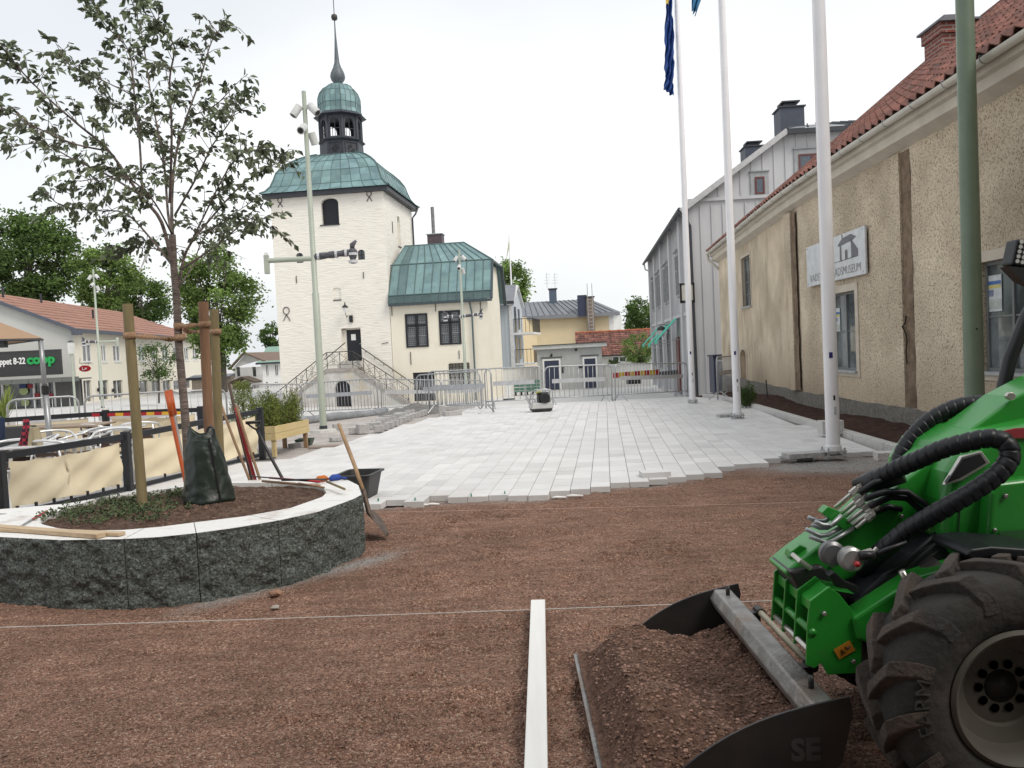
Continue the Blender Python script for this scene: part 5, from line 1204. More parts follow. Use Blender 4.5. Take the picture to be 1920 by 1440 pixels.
# gable runs to the left (away in local y); build in a frame whose x axis points right along the gable
gdir = (TO(CF).to_3x3() @ Vector((0, -1, 0))); LFc = Face(*(TO(CF) @ Vector((-3.2, 0, 0))).xy, math.atan2(gdir.y, gdir.x), -.55)
LS = G(LFc, 'grocery_shop', 'low grey shop front with dark sign fascia and canopy on the building gable', 'shop')
sx1, sz1 = LFc.hit(112, 657); _, sz0 = LFc.hit(112, 702); cx1, cz1 = LFc.hit(159, 705); _, cz0 = LFc.hit(150, 714); print('SHOP', sx1, sz1, sz0, cx1, cz1, cz0)
k = MB(); k.box(-14, sx1, .02, .25, sz0, sz1); k.box(-14, sx1, -.0, .3, sz1, sz1+.08); k.build('sign_fascia', M_('dark_fascia', (.035, .037, .036), rough=.5), LS)
k = MB()
for i in range(18): k.box(cx1-(i+1)*.95+.01, cx1-i*.95-.01, -.9, -.82, cz0, cz1)
k.box(-14, cx1, -.82, 1.0, cz0+.1, cz1-.1); k.build('canopy', M_('canopy_grey', (.13, .135, .125), (.10, .105, .10), rough=.6), LS)
ww = cx1-.6
k = MB(); k.box(-14, -6.3, .9, 1.0, -.3, cz0+.1); k.box(-6.3, ww, .95, 1.05, -.3, cz0+.1); k.build('glazing', MAT['glass2'], LS)
k = MB(); k.box(LFc.hit(104, 730, .6)[0], ww, .6, .8, -.3, cz0+.1); k.build('grey_panel', M_('grey_panel', (.12, .12, .115), rough=.7), LS)
for x in [LFc.hit(q_, 730, .8)[0] for q_ in (4, 63, 77, 89, 102)]: k = MB(); k.box(x-.06, x+.06, .8, .94, -.3, cz0+.1); k.build('mullion', MAT['white'], LS)
for px_, py_, r, m_ in ((43, 723, .22, 'blue'), (44, 733, .26, 'lime'), (47, 755, .24, 'lime'), (57, 724, .16, 'red'), (70, 741, .17, 'red'), (95, 742, .17, 'red'), (12, 718, .2, 'lime')):
    x, z = LFc.hit(px_, py_, .78)
    k = MB(); k.box(x-r*.9, x+r*.9, .74, .78, z-r*.8, z+r*.8) if m_ != 'lime' else k.lathe([(r, 0), (r, .03)], 20, Matrix.Translation((x, .83, z)) @ Matrix.Rotation(R(90), 4, 'X'))
    k.build('window_sticker', M_('sticker_'+m_, {'blue': (.03, .05, .16), 'lime': (.42, .50, .22), 'red': (.30, .02, .03)}[m_], rough=.5), LS)
def put_text(txt, F, x0, z0, x1, z1, y, mat_, name, par, bold=0, ext=.03):
    tm = text_mb(txt, 1.0, Matrix.Identity(4), ext, bold=bold); xs_ = [v.x for v in tm.v]; ys_ = [v.y for v in tm.v]; mnx, mxx, mny, mxy = min(xs_), max(xs_), min(ys_), max(ys_)
    tm.v = [Vector((x0+(v.x-mnx)/(mxx-mnx)*(x1-x0), y-v.z, z0+(v.y-mny)/(mxy-mny)*(z1-z0))) for v in tm.v]; return tm.build(name, mat_, par)
tx0, tz0 = LFc.hit(52, 686); tx1, tz1 = LFc.hit(103, 668); 
put_text('coop', LFc, tx0, tz0-.1, tx1, tz1, -.0, M_('sign_green', (.01, .36, .08), rough=.4), 'green_lettering', LS, bold=.045, ext=.08)
tx0, tz0 = LFc.hit(-7, 685); tx1, tz1 = LFc.hit(47, 670); put_text('\u00f6ppet 8-22', LFc, tx0, tz0-.12, tx1, tz1, -.0, MAT['white'], 'white_lettering', LS, bold=.02)
# oval red sign on the front
a, z = CF.hit(160, 691, -.9); t = thing('oval_sign', 'small red oval sign hanging on a bracket by the shop corner', 'sign', tuple(TO(CF) @ Vector((a, -.9, z))))
ctr = Vector(at(160, 691, 51.2)); k = MB(); k.lathe([(.37, 0), (.37, .08)], 24, Matrix.Translation(ctr) @ Matrix.Rotation(R(90), 4, 'X') @ Matrix.Diagonal((1, .55, 1, 1))); k.build('panel', M_('sign_red', (.38, .015, .02), rough=.4), t, world=True)
k = MB(); k.tube([ctr+Vector((-.5, .4, .7)), ctr+Vector((-.5, .3, .35)), ctr+Vector((.4, 0, .36))], .02, 5)
for dx in (-.2, .2): k.tube([ctr+Vector((dx, 0, .36)), ctr+Vector((dx, 0, .18))], .012, 4)
k.build('bracket', MAT['iron'], t, world=True)
k = MB(); c2 = ctr+Vector((0, -.12, 0)); k.tube([c2+Vector((-.13, 0, .09)), c2+Vector((-.13, 0, -.08)), c2+Vector((.02, 0, -.08)), c2+Vector((.05, 0, .05)), c2+Vector((.1, 0, -.06)), c2+Vector((.17, 0, .04))], .02, 5); k.build('emblem', MAT['white'], t, world=True)
for x in (174, 178, 202, 208): pass
for i, (px, py) in enumerate(((181, 731), (209, 732), (258, 730))):
    a, z = CF.hit(px, py); k = MB(); k.ico((a, -.12, z), .1, 1, (1, 1, 1.6)); k.build('wall_lamp', MAT['blackwood'], SB)
# ================= far white houses left of the tower =================
def block(F, w, d, h, name, label, wall, roofm, ridge, wins, hip=0, hood=None):
    t = G(F, name, label, 'building'); b = MB(); b.wall(0, w, -1.2, h, wins, 0, .15); b.quad((0, 0, -1.2), (0, d, -1.2), (0, d, h), (0, 0, h)); b.quad((w, 0, -1.2), (w, d, -1.2), (w, d, h), (w, 0, h))
    b.build('wall', wall, t); k = MB(); k.quad((-.4, -.4, h), (w+.4, -.4, h), (w+.4-hip, d/2, ridge), (-.4+hip, d/2, ridge)); k.quad((-.4, d+.4, h), (w+.4, d+.4, h), (w+.4-hip, d/2, ridge), (-.4+hip, d/2, ridge)); k.add([(-.4, -.4, h), (-.4, d+.4, h), (-.4+hip, d/2, ridge)], [(0, 1, 2)]); k.add([(w+.4, -.4, h), (w+.4, d+.4, h), (w+.4-hip, d/2, ridge)], [(0, 1, 2)]); k.build('roof', roofm, t)
    k = MB(); k.box(-.42, w+.42, -.5, -.38, h-.15, h+.05); k.build('eaves', MAT['darkmetal'], t)
    for r in wins:
        k = MB(); backing(k, r, .12); p_ = k.build('window', MAT['glass'], t); k = MB(); m_ = (r[0]+r[1])/2; k.box(m_-.04, m_+.04, .07, .11, r[2], r[3]); k.box(r[0]-.04, r[1]+.04, -.04, .02, r[2]-.06, r[2]); k.build('frame', MAT['white'], p_)
    return t
p = at(490, 700, 85); F1 = Face(p.x, 85, R(2), -1.3); w_ = F1.hit(545, 690)[0]
block(F1, w_, 9, F1.hit(505, 680)[1], 'far_white_house', 'far white house with pale green copper roof left of the tower', MAT['white'], M_('pale_green_roof', (.22, .36, .28), (.2, .3, .25), rough=.6), F1.hit(505, 650, 4.5)[1], [F1.rect(499, 684, 503, 704), F1.rect(516, 684, 521, 704), F1.rect(499, 716, 503, 732), F1.rect(516, 716, 521, 732)])
p = at(438, 700, 70); F2 = Face(p.x, 70, R(-6), -1.0); w_ = F2.hit(492, 690)[0]
# gabled white house facing us
t = G(F2, 'gabled_white_house', 'white gabled house with small porch roof behind the planter bushes', 'building'); he = F2.hit(440, 690)[1]; hr = F2.hit(455, 672)[1]; wl = [F2.rect(443, 688, 450, 706), F2.rect(473, 688, 480, 706), F2.rect(450, 726, 456, 745)]
b = MB(); b.wall(0, w_, -1.2, he, wl, 0, .15); b.add([(0, 0, he), (w_, 0, he+.6), (w_*.45, 0, hr+.4)], [(0, 1, 2)]); b.build('wall', MAT['white'], t)
k = MB(); k.beam((-.3, -.2, he-.1), (w_*.45, -.2, hr+.5), .4, .12); k.beam((w_*.45, -.2, hr+.5), (w_+.3, -.2, he+.5), .4, .12); k.quad((w_*.45, -.2, hr+.5), (w_+.3, -.2, he+.5), (w_+2, 8, he+.5), (w_*.45+1.5, 8, hr+.5)); k.build('roof', M_('brown_roof', (.20, .14, .11), rough=.8), t)
for r in wl: k = MB(); backing(k, r, .12); k.build('window', MAT['glass'], t)
k = MB(); a0, z0 = F2.hit(437, 718, -1); a1, z1 = F2.hit(460, 707, -1); a2, _ = F2.hit(484, 716, -1); k.beam((a0, -1, z0), (a1, -1, z1), 1.6, .15); k.beam((a1, -1, z1), (a2, -1, z0), 1.6, .15); k.build('porch_roof', M_('porch_brown', (.12, .09, .07), rough=.8), t)
# beige building on the far side behind the cafe
p = at(358, 700, 66); F3 = Face(p.x, 66, R(10), -.8); w_ = F3.hit(420, 730)[0]
block(F3, w_, 6, F3.hit(390, 708)[1], 'beige_annex', 'low beige rendered building behind the wooden stakes', M_('beige_render', (.60, .50, .40), rough=.9), MAT['roofgrey'], F3.hit(390, 703)[1], [])
# ================= flagpoles =================
def flagpole(px, py, label, wpx, H=13.0):
    p = gp(px, py, .05); z0 = gz(p.x, p.y)+.06; t = thing('flagpole', label, 'flagpole', (p.x, p.y, z0), 0, 'white flagpoles along the museum')
    r = wpx/2*p.y/1497; prof = [(r, .07), (r*.98, 1.5), (r*.93, 4), (r*.8, 8), (r*.55, H-.2), (r*.5, H)]
    k = MB(); k.lathe(prof, 24); k.build('pole', MAT['pole'], t, smooth=True, auto=R(60))
    k = MB(); k.lathe([(r*1.16, .075), (r*1.16, .13), (r*1.02, .14)], 24); k.build('collar', MAT['white'], t)
    k = MB(); s_ = r*1.45; k.box(-s_, s_, -s_, s_, 0, .018); k.box(-s_, s_, -s_, s_, .055, .075); k.build('base_plate', MAT['galv'], t, bevel=.003)
    for sx in (-1, 1):
        for sy_ in (-1, 1): k = MB(); k.lathe([(.013, -.02), (.013, .11)], 8, Matrix.Translation((sx*s_*.82, sy_*s_*.82, 0))); k.build('bolt', MAT['galv'], t)
    k = MB(); k.box(-r*.55, -r*.05, -r*1.015, -r*.9, 1.22, 1.29); k.build('sticker', M_('sticker_navy', (.03, .03, .18), rough=.4), t)
    k = MB(); k.box(-r*.1, r*.25, -r*1.02, -r*.9, .52, .62); k.build('plate', M_('plate_grey', (.5, .5, .5), rough=.4), t)
    k = MB(); k.box(-r*.15, r*.12, -r*1.02, -r*.9, .70, .76); k.build('label', MAT['black'], t)
    k = MB(); k.tube([(-r*1.3, -r*.6, 1.3), (-r*.9, -r*.5, H-.3)], .004, 4); k.build('halyard', MAT['white'], t)
    return p, t, r
f1p, f1t, f1r = flagpole(1299, 757, 'white flagpole farthest of the three, with a dark blue flag', 11)
f2p, f2t, f2r = flagpole(1383, 786, 'white flagpole in the middle, beside the young shrub', 14.5)
f3p, f3t, f3r = flagpole(1563, 857, 'white flagpole nearest and thickest, at the paving edge', 25.5)
def flag(pole, pts, name, label, mat_, y):
    # pts: list of (px, py) down the left and right borders -> draped folds with thickness from solidify
    L_ = [at(a, b_, y) for a, b_ in pts[0]]; Rr = [at(a, b_, y) for a, b_ in pts[1]]; k = MB(); n = 14; m = len(L_)
    for i in range(m):
        for j in range(n+1):
            u = j/n; v = L_[i].lerp(Rr[i], u); v.y += .07*math.sin(u*math.pi*5+i*.4)+.04*math.sin(u*11+i); k.v.append(v)
    for i in range(m-1):
        for j in range(n): a = i*(n+1)+j; k.f.append([a, a+1, a+n+2, a+n+1]); k.m.append(0); k.t.append(1.)
    o = k.build(name, mat_, None, smooth=True, label=label, cat='flag'); md = o.modifiers.new('t', 'SOLIDIFY'); md.thickness = .006; return o
MAT['eu'] = M_('flag_navy', (.018, .07, .28), (.014, .05, .21), scale=5, rough=.8); MAT['sky'] = M_('flag_sky_blue', (.06, .25, .45), (.05, .2, .38), scale=4, rough=.8)
def dense(Lp, n=14):
    o = []
    for (a, b_), (c, d) in zip(Lp, Lp[1:]):
        for i in range(n): o.append((a+(c-a)*i/n, b_+(d-b_)*i/n))
    return o+[Lp[-1]]
fo1 = flag(f1t, (dense([(1250, -180), (1249, -60), (1248, 20), (1246, 90), (1247, 140), (1245, 168)]), dense([(1262, -180), (1258, -60), (1261, 20), (1264, 90), (1263, 140), (1262, 181)])), 'blue_flag', 'limp dark blue flag hanging from the farthest flagpole', MAT['eu'], f1p.y-.05)
for (px, py) in ((1251, 3),):
    q_ = at(px, py, f1p.y-.17); k = MB(); r0_ = .09
    k.add([q_]+[q_+Vector((r0_*(1 if i % 2 == 0 else .4)*math.sin(i*math.pi/5)*.6, 0, r0_*(1 if i % 2 == 0 else .4)*math.cos(i*math.pi/5))) for i in range(10)], [(0, i+1, (i+1) % 10+1) for i in range(10)]); k.build('star', M_('star_yellow', (.75, .55, .05), rough=.6), fo1, world=True)
flag(f2t, (dense([(1298, -150), (1297, -60), (1297, 20)], 8), dense([(1345, -150), (1335, -60), (1305, 28)], 8)), 'sky_blue_flag', 'light blue flag corner hanging left of the middle flagpole', MAT['sky'], f2p.y-.05)
# distant thin flagpole with pennant
p = at(967, 700, 85); t = thing('thin_flagpole', 'thin distant white flagpole with pale pennant right of the annex roof', 'flagpole', (p.x, 85, -1.4)); zt_ = at(966, 440, 85).z
k = MB(); k.tube([(p.x, 85, -1.4), (p.x, 85, zt_)], [.11, .06], 8); k.build('pole', MAT['pole'], t, world=True)
k = MB(); k.add([(p.x, 84.9, zt_-.2), (p.x-.25, 84.8, zt_-1.6), (p.x-.5, 84.9, zt_-3.0), (p.x-.05, 84.85, zt_-1.4)], [(0, 1, 2, 3)]); k.build('pennant', M_('pennant', (.5, .5, .35), rough=.8), t, world=True)
# ================= tall square lamp posts with spotlights =================
def spot(mb, c, d, r=.085, L_=.26):
    d = Vector(d).normalized(); c = Vector(c); mb.tube([c-d*L_/2, c+d*L_/2], [r, r*1.0], 14)
def lamppost(px, py, label, k_=1.0, r=.075, y=None, arms=('L', 'R')):
    p = gp(px, py) if y is None else at(px, py, y); z0 = gz(p.x, p.y) if y is None else p.z
    t = thing('lamp_post', label, 'lamp post', (p.x, p.y, z0), 0, 'tall grey-green lamp posts of the square'); H = 7.25
    k = MB(); k.lathe([(r, 0), (r, 3.0), (r*.8, 3.02), (r*.62, H)], 16); k.build('pole', MAT['lampgreen'], t, smooth=True, auto=R(50))
    k = MB(); k.lathe([(r*1.1, .16), (r*1.3, .0)], 16); k.build('collar', MAT['darkmetal'], t)
    k = MB(); k.lathe([(.33, -.25), (.33, -.03), (.27, .07), (.2, .09)], 12); k.build('concrete_foot', MAT['concrete'], t)
    hs = H-.42
    for x, y_, z, d in ((-.17, -.05, hs, (-.6, -.3, -1)), (.2, -.05, hs+.02, (.8, -.3, -.9)), (-.04, -.14, hs-.4, (-.1, -.8, -.5)), (.12, .1, hs-.55, (.25, .3, -1))):
        k = MB(); spot(k, (x, y_, z), d); k.tube([(0, 0, z+.02), (x*.6, y_*.6, z+.05), (x, y_, z+.02)], .016, 6); s_ = k.build('spotlight', M_('spot_grey', (.62, .63, .62), rough=.4), t, bevel=.004)
        k = MB(); dd = Vector(d).normalized(); k.tube([Vector((x, y_, z))+dd*.128, Vector((x, y_, z))+dd*.134], .062, 12); k.build('lens', MAT['black'], s_)
    return t, p, z0
def arm_clean(t, z, sg, L_=.98, r=.055):
    k = MB(); k.tube([(0, 0, z), (sg*L_, 0, z)], r, 12); a = k.build('arm', MAT['lampgreen'], t, smooth=True, auto=R(50)); k = MB(); k.box(sg*L_-.05, sg*L_+.05, -.05, .05, z-.28, z+.12); k.build('light_head', MAT['lampgreen'], a, bevel=.01); k = MB(); k.box(sg*L_-.035, sg*L_+.035, -.035, .035, z+.12, z+.17); k.build('cap', MAT['white'], a)
def arm_wrap(t, z, sg, L_=.95, up=.06):
    k = MB(); rs = random.Random(int(L_*100)+sg); pts = [(sg*(.03+L_*i/24), 0, z+up*i/24) for i in range(25)]; k.tube(pts, [.058+.016*abs(math.sin(i*.42))+rs.uniform(0, .006) for i in range(25)], 10); a = k.build('wrapped_arm', MAT['tarp'], t, smooth=True)
    for f in (.10, .55, .80): k = MB(); x = sg*(.03+L_*f); k.tube([(x-.025, 0, z+up*f), (x+.025, 0, z+up*f)], .084, 10); k.build('tape_band', MAT['tape'], a)
    k = MB(); e = sg*L_; pts = [(e, 0, z+up-.24+.045*i) for i in range(8)]; k.tube(pts, [.05, .07, .06, .08, .09, .1, .1, .06], 10); k.tube([(e, 0, z+up+.07), (e-sg*.0, 0, z+up+.15), (e+sg*.09, 0, z+up+.24)], [.05, .06, .025], 7); k.build('wrapped_head', MAT['tarp'], a, smooth=True)
    for zz in (-.2, -.04): k = MB(); k.tube([(e, 0, z+up+zz-.03), (e, 0, z+up+zz+.03)], .1, 10); k.build('tape_band', MAT['tape'], a)
l1, p1_, z1_ = lamppost(607, 812, 'tall grey-green lamp post in front of the tower, one arm wrapped in dark plastic')
arm_clean(l1, at(600, 484, p1_.y).z-z1_, -1, 1.0); arm_wrap(l1, at(600, 481, p1_.y).z-z1_, 1, .84)
l2, p2_, z2_ = lamppost(876, 762, 'tall grey-green lamp post in front of the annex, both arms wrapped')
arm_wrap(l2, at(866, 593, p2_.y).z-z2_, 1, .85); arm_wrap(l2, at(866, 594, p2_.y).z-z2_, -1, .8)
l3, p3_, z3_ = lamppost(193, 768, 'tall grey-green lamp post in front of the shop building')
arm_clean(l3, at(188, 641, p3_.y).z-z3_, 1, 1.0); arm_wrap(l3, at(188, 641, p3_.y).z-z3_, -1, .75)
# thick dark green pole near the museum window
pp = at(1826, 690, 9.1); p = Vector((pp.x, 9.1, 0)); t = thing('green_pole', 'thick dark green lamp pole between the nearest flagpole and the museum window', 'lamp post', (p.x, p.y, .05)); r = 34/2*9.1/1497
k = MB(); k.lathe([(r*1.0, .35), (r, 1.2), (r*.97, 3), (r*.78, 9)], 32); k.build('pole', MAT['polegreen'], t, smooth=True, auto=R(60)); k = MB(); k.lathe([(.24, -.1), (.24, .3), (r*1.05, .36), (r*1.05, .45)], 24); k.build('concrete_foot', MAT['concrete'], t)
k = MB(); k.ico((-r*.15, -r*1.0, 1.5), .012); k.build('bolt', MAT['black'], t)
# older lantern post by the shop
p = at(140, 745, 40); z0 = -.45; t = thing('old_street_lamp', 'slim grey street lamp with square glass lantern before the shop corner', 'street lamp', (p.x, 40, z0)); zt_ = at(135, 640, 40).z
k = MB(); k.tube([(p.x, 40, z0), (p.x, 40, zt_-.7)], [.06, .05], 10); k.tube([(p.x, 40, zt_-.8), (p.x, 40, zt_-.62)], [.05, .1], 10); k.build('post', MAT['lampgreen'], t, world=True)
k = MB(); k.lathe([(.15, -.62), (.18, -.05)], 4, Matrix.Translation((p.x, 40, zt_)), R(45)); k.build('lantern_glass', M_('opal_glass', (.7, .7, .68), rough=.3), t, world=True); k = MB(); k.lathe([(.2, -.05), (.05, .04)], 4, Matrix.Translation((p.x, 40, zt_)), R(45)); k.build('lantern_cap', MAT['darkmetal'], t, world=True)
# ================= crowd barriers =================
def make_barrier(W_=2.2, band=True, name='crowd_barrier', nb=15):
    t = thing(name, 'x', 'barrier', (0, 0, 0)); H = 1.1; zb = .2; rc = .16; k = MB()
    pts = [(-W_/2, 0, .02), (-W_/2, 0, H-rc)]+[(-W_/2+rc-rc*math.cos(a), 0, H-rc+rc*math.sin(a)) for a in [R(22.5*i) for i in range(1, 4)]]+[(-W_/2+rc, 0, H), (W_/2-rc, 0, H)]+[(W_/2-rc+rc*math.sin(a), 0, H-rc+rc*math.cos(a)) for a in [R(22.5*i) for i in range(1, 4)]]+[(W_/2, 0, H-rc), (W_/2, 0, .02)]
    k.tube(pts, .019, 8); k.build('frame', MAT['galv'], t, smooth=True)
    k = MB(); k.tube([(-W_/2, 0, zb), (W_/2, 0, zb)], .017, 8)
    for i in range(1, nb): x = -W_/2+W_*i/nb; k.tube([(x, 0, zb), (x, 0, H)], .0085, 6)
    k.build('bars', MAT['galv'], t, smooth=True)
    if band: k = MB(); k.box(-W_/2+.22, W_/2-.22, -.012, -.009, .62, .74); k.build('plate', MAT['galvflat'], t)
    for sg in (-1, 1): k = MB(); x = sg*(W_/2-.22); k.tube([(x, -.28, .015), (x, -.05, .2), (x, .05, .2), (x, .28, .015)], .017, 6); k.build('foot', MAT['galv'], t)
    return t
BW = 2.2; b0 = None
def barrier(a, b_, label, group='crowd barriers round the building site', h=0):
    global b0
    A, B = (gp(*a), gp(*b_)) if len(a) == 2 else (Vector(a), Vector(b_)); m_ = (A+B)/2; d = B-A; L_ = math.hypot(d.x, d.y)
    t = make_barrier(L_*.985, band=True, nb=max(6, int(15*L_/2.2)))
    t['label'] = label; t['group'] = group; t.location = (m_.x, m_.y, gz(m_.x, m_.y)+(.06 if (paved(m_.x, m_.y)) else 0)+h); t.rotation_euler = (0, -math.atan2(gz(B.x, B.y)-gz(A.x, A.y), L_)*1.0, math.atan2(d.y, d.x)); print('barrier', round(L_, 2), label[:30]); return t
for a, b_, lb in (((470, 790), (566, 783), 'steel crowd barrier partly behind the planter bushes'), ((568, 783), (712, 778), 'steel crowd barrier directly before the arched cellar door'), ((715, 777), (828, 769), 'steel crowd barrier below the right flight of the tower stair'), ((829, 769), (905, 764), 'steel crowd barrier before the grated annex window'), ((911, 771), (1020, 765), 'steel crowd barrier behind the plate compactor, left one'), ((1022, 764), (1149, 757), 'steel crowd barrier before the dark blue shed doors'), ((1153, 757), (1290, 748), 'steel crowd barrier beside the farthest flagpole, before the tape'), ):
    barrier(a, b_, lb)
barrier((1346, 757), (1376, 748), 'steel crowd barrier leaning back on the soil bed by the museum end', h=.08)
for (xa, xb, lb) in ((12, 148, 'steel crowd barrier behind the cafe, leftmost below the green shop sign'), (157, 344, 'steel crowd barrier behind the cafe, below the red oval sign'), (344, 425, 'steel crowd barrier behind the cafe, right of the young tree trunk')):
    A = at(xa, 760, 15.0); B = at(xb, 750, 15.6); barrier((A.x, A.y, 0), (B.x, B.y, 0), lb)
A = gp(926, 779); barrier((A.x-1.75, A.y+1.5, 0), (A.x, A.y, 0), 'steel crowd barrier set at an angle in front of the annex')
A = gp(905, 772); barrier((A.x-1.9, A.y+1.3, 0), (A.x, A.y, 0), 'steel crowd barrier angled right behind another angled one before the annex')
# striped barrier boom beyond the lane and the marker post
def striped(name, label, a, b_, w_, n=9):
    a, b_ = Vector(a), Vector(b_); t = thing(name, label, 'barrier board', tuple((a+b_)/2))
    for i in range(n):
        k = MB(); k.beam(a.lerp(b_, i/n), a.lerp(b_, (i+1)/n), .04, w_); k.build('stripe', M_('stripe_red', (.45, .02, .02), rough=.5) if i % 2 == 0 else M_('stripe_yellow', (.75, .50, .05), rough=.5), t, world=True)
    return t
striped('striped_board', 'red and yellow striped board behind the barrier near the grey house', at(1150, 704, 34), at(1236, 697, 36), .22)
t = thing('drawbar_frame', 'dark steel frame lying behind the barrier near the grey house', 'steel frame', tuple(at(1230, 700, 36))); k = MB(); k.beam(at(1178, 708, 35), at(1280, 696, 37), .2, .2); k.build('beam', M_('steel_blue', (.16, .19, .21), rough=.5), t, world=True); k = MB(); a = at(1188, 709, 35); k.box(a.x-.3, a.x+.3, 34.8, 35.2, a.z-.25, a.z+.05); k.build('end_block', MAT['black'], t, world=True)
t = thing('marker_post', 'white traffic marker post on a black foot behind the barrier', 'marker post', tuple(gp(955, 748))); q_ = gp(955, 750); k = MB(); k.box(q_.x-.1, q_.x+.1, q_.y-.03, q_.y+.03, q_.z+.08, q_.z+.78); k.build('post', MAT['white'], t, world=True); k = MB(); k.box(q_.x-.32, q_.x+.32, q_.y-.12, q_.y+.12, q_.z, q_.z+.08); k.build('foot', MAT['black'], t, world=True)
# skip, bicycles behind the barrier near the annex
q_ = at(1000, 716, 50); t = thing('green_bench', 'long green slatted bench with black legs before the white garden wall', 'bench', (q_.x, 50, -1.2)); x0 = at(963, 716, 50).x; x1 = at(1012, 716, 50).x
k = MB()
for i in range(3): k.box(x0, x1, 50, 50.06, q_.z-.5+i*.22, q_.z-.33+i*.22)
k.build('backrest', M_('bench_green', (.10, .22, .17), rough=.6), t, world=True); k = MB(); k.box(x0, x1, 49.5, 49.98, q_.z-.58, q_.z-.52); k.build('seat', M_('bench_green2', (.10, .22, .17), rough=.6), t, world=True)
for i in range(5): x = x0+.1+(x1-x0-.2)*i/4; k = MB(); k.box(x-.06, x+.06, 49.6, 49.95, -1.25, q_.z-.58); k.build('leg', MAT['black'], t, world=True)
# ================= plate compactor =================
q_ = gp(1014, 772, .06); cz = q_.z; t = thing('plate_compactor', 'grey plate compactor with black engine standing on the paving', 'plate compactor', (q_.x, q_.y, cz), R(8)); 
k = MB(); k.prism([(-.30, .06), (-.22, 0), (.24, 0), (.31, .06), (.31, .10), (-.30, .10)], .44, None, 'y', -.25); k.build('base_plate', MAT['black'], t, bevel=.01)
k = MB(); k.box(-.32, .34, -.25, .25, .10, .28); k.build('body', M_('compactor_grey', (.55, .55, .54), rough=.5), t, bevel=.03)
k = MB(); k.box(-.08, .26, -.18, .16, .28, .5); k.lathe([(.15, 0), (.15, .1)], 14, Matrix.Translation((.1, -.2, .42)) @ Matrix.Rotation(R(90), 4, 'X')); e_ = k.build('engine', MAT['black'], t, bevel=.02)
k = MB(); k.box(-.1, .24, -.16, .1, .5, .58); k.build('tank', MAT['black'], e_, bevel=.03); k = MB(); k.box(-.14, .02, -.1, .06, .56, .61); k.build('filter_cap', M_('cap_yellow', (.5, .5, .08), rough=.5), e_)
for y_ in (-.24, .24): k = MB(); k.tube([(-.3, y_, .15), (-.24, y_, .55), (-.12, y_, .64), (.24, y_, .66), (.33, y_, .6), (.34, y_, .2)], .018, 6); k.build('guard_rail', MAT['galv'], t)
k = MB(); k.tube([(-.3, -.15, .2), (-.42, -.15, .5), (-.45, -.15, .78), (-.45, .15, .78), (-.42, .15, .5), (-.3, .15, .2)], .016, 6); k.build('handle', MAT['galv'], t); t.scale = (.82, .82, .82)
# ================= loose setts along the unfinished edge =================
rs = random.Random(21); MAT['sett'] = M_('sett_granite', (.50, .49, .48), (.36, .35, .345), scale=18, rough=.9, bump=.4, bscale=40)
proto = MB(); proto.box(-.09, .09, -.07, .07, 0, .13); po = None
def sett(x, y, z, rz, lb, gr, s=(1, 1, 1)):
    k = MB(); k.cbox((0, 0, .065*s[2]), (.18*s[0], .14*s[1], .13*s[2])); o = k.build('granite_sett', MAT['sett'], None, bevel=.008, label=lb, cat='paving stone', group=gr); o.location = (x, y, z); o.rotation_euler = (rs.uniform(-.05, .05), rs.uniform(-.05, .05), rz); return o
NTH = 'first second third fourth fifth sixth seventh eighth ninth tenth eleventh twelfth thirteenth fourteenth fifteenth sixteenth seventeenth eighteenth nineteenth twentieth'.split(); NTH += ['twenty-'+w for w in NTH[:9]]+['thirtieth']+['thirty-'+w for w in NTH[:9]]
A, B = gp(712, 812), gp(885, 766); d = (B-A); n = 34
for i in range(n):
    f = i/(n-1); p = A+d*f; sett(p.x+rs.uniform(-.02, .02), p.y, gz(p.x, p.y)+.02, math.atan2(d.y, d.x)+R(90)+rs.uniform(-.08, .08), 'granite sett, %s from the near end of the long front edging row' % NTH[i], 'setts of the front edging row', (1.0, 1.2, 1))
A, B = gp(705, 806), gp(800, 775); d = (B-A); n = 17
for i in range(n):
    f = i/(n-1); p = A+d*f; sett(p.x-.12+rs.uniform(-.05, .05), p.y, gz(p.x, p.y)+.02, math.atan2(d.y, d.x)+R(90)+rs.uniform(-.2, .2), 'granite sett, %s from the near end of the short loose row behind' % NTH[i], 'setts of the loose rear row', (1.1, 1.3, rs.uniform(.9, 1.3)))
for px, py, s_, lb in ((632, 805, (1, 1, 1), 'lone grey sett lying right of the lamp post foot'), (668, 812, (1.6, 1, 1), 'long grey sett standing at the near end of the edging row'), (680, 812, (1.3, 1, 1.5), 'tall grey sett standing on end at the near end of the edging row'), (630, 826, (1.2, 1.1, .6), 'flat grey stone on the sand before the lamp post'), (745, 800, (.35, .3, .5), 'small black block lying on the paving left of centre'), (830, 780, (1.0, 1.2, 2.2), 'tall pale stone block standing near the angled barrier'), (848, 782, (2.6, 1.2, 1.2), 'long pale stone lying near the angled barrier'), (560, 838, (2.0, 1, .7), 'grey stone under the wooden planter')):
    p = gp(px, py, .03); sett(p.x, p.y, p.z-.01, rs.uniform(0, 1), lb, None, s_)
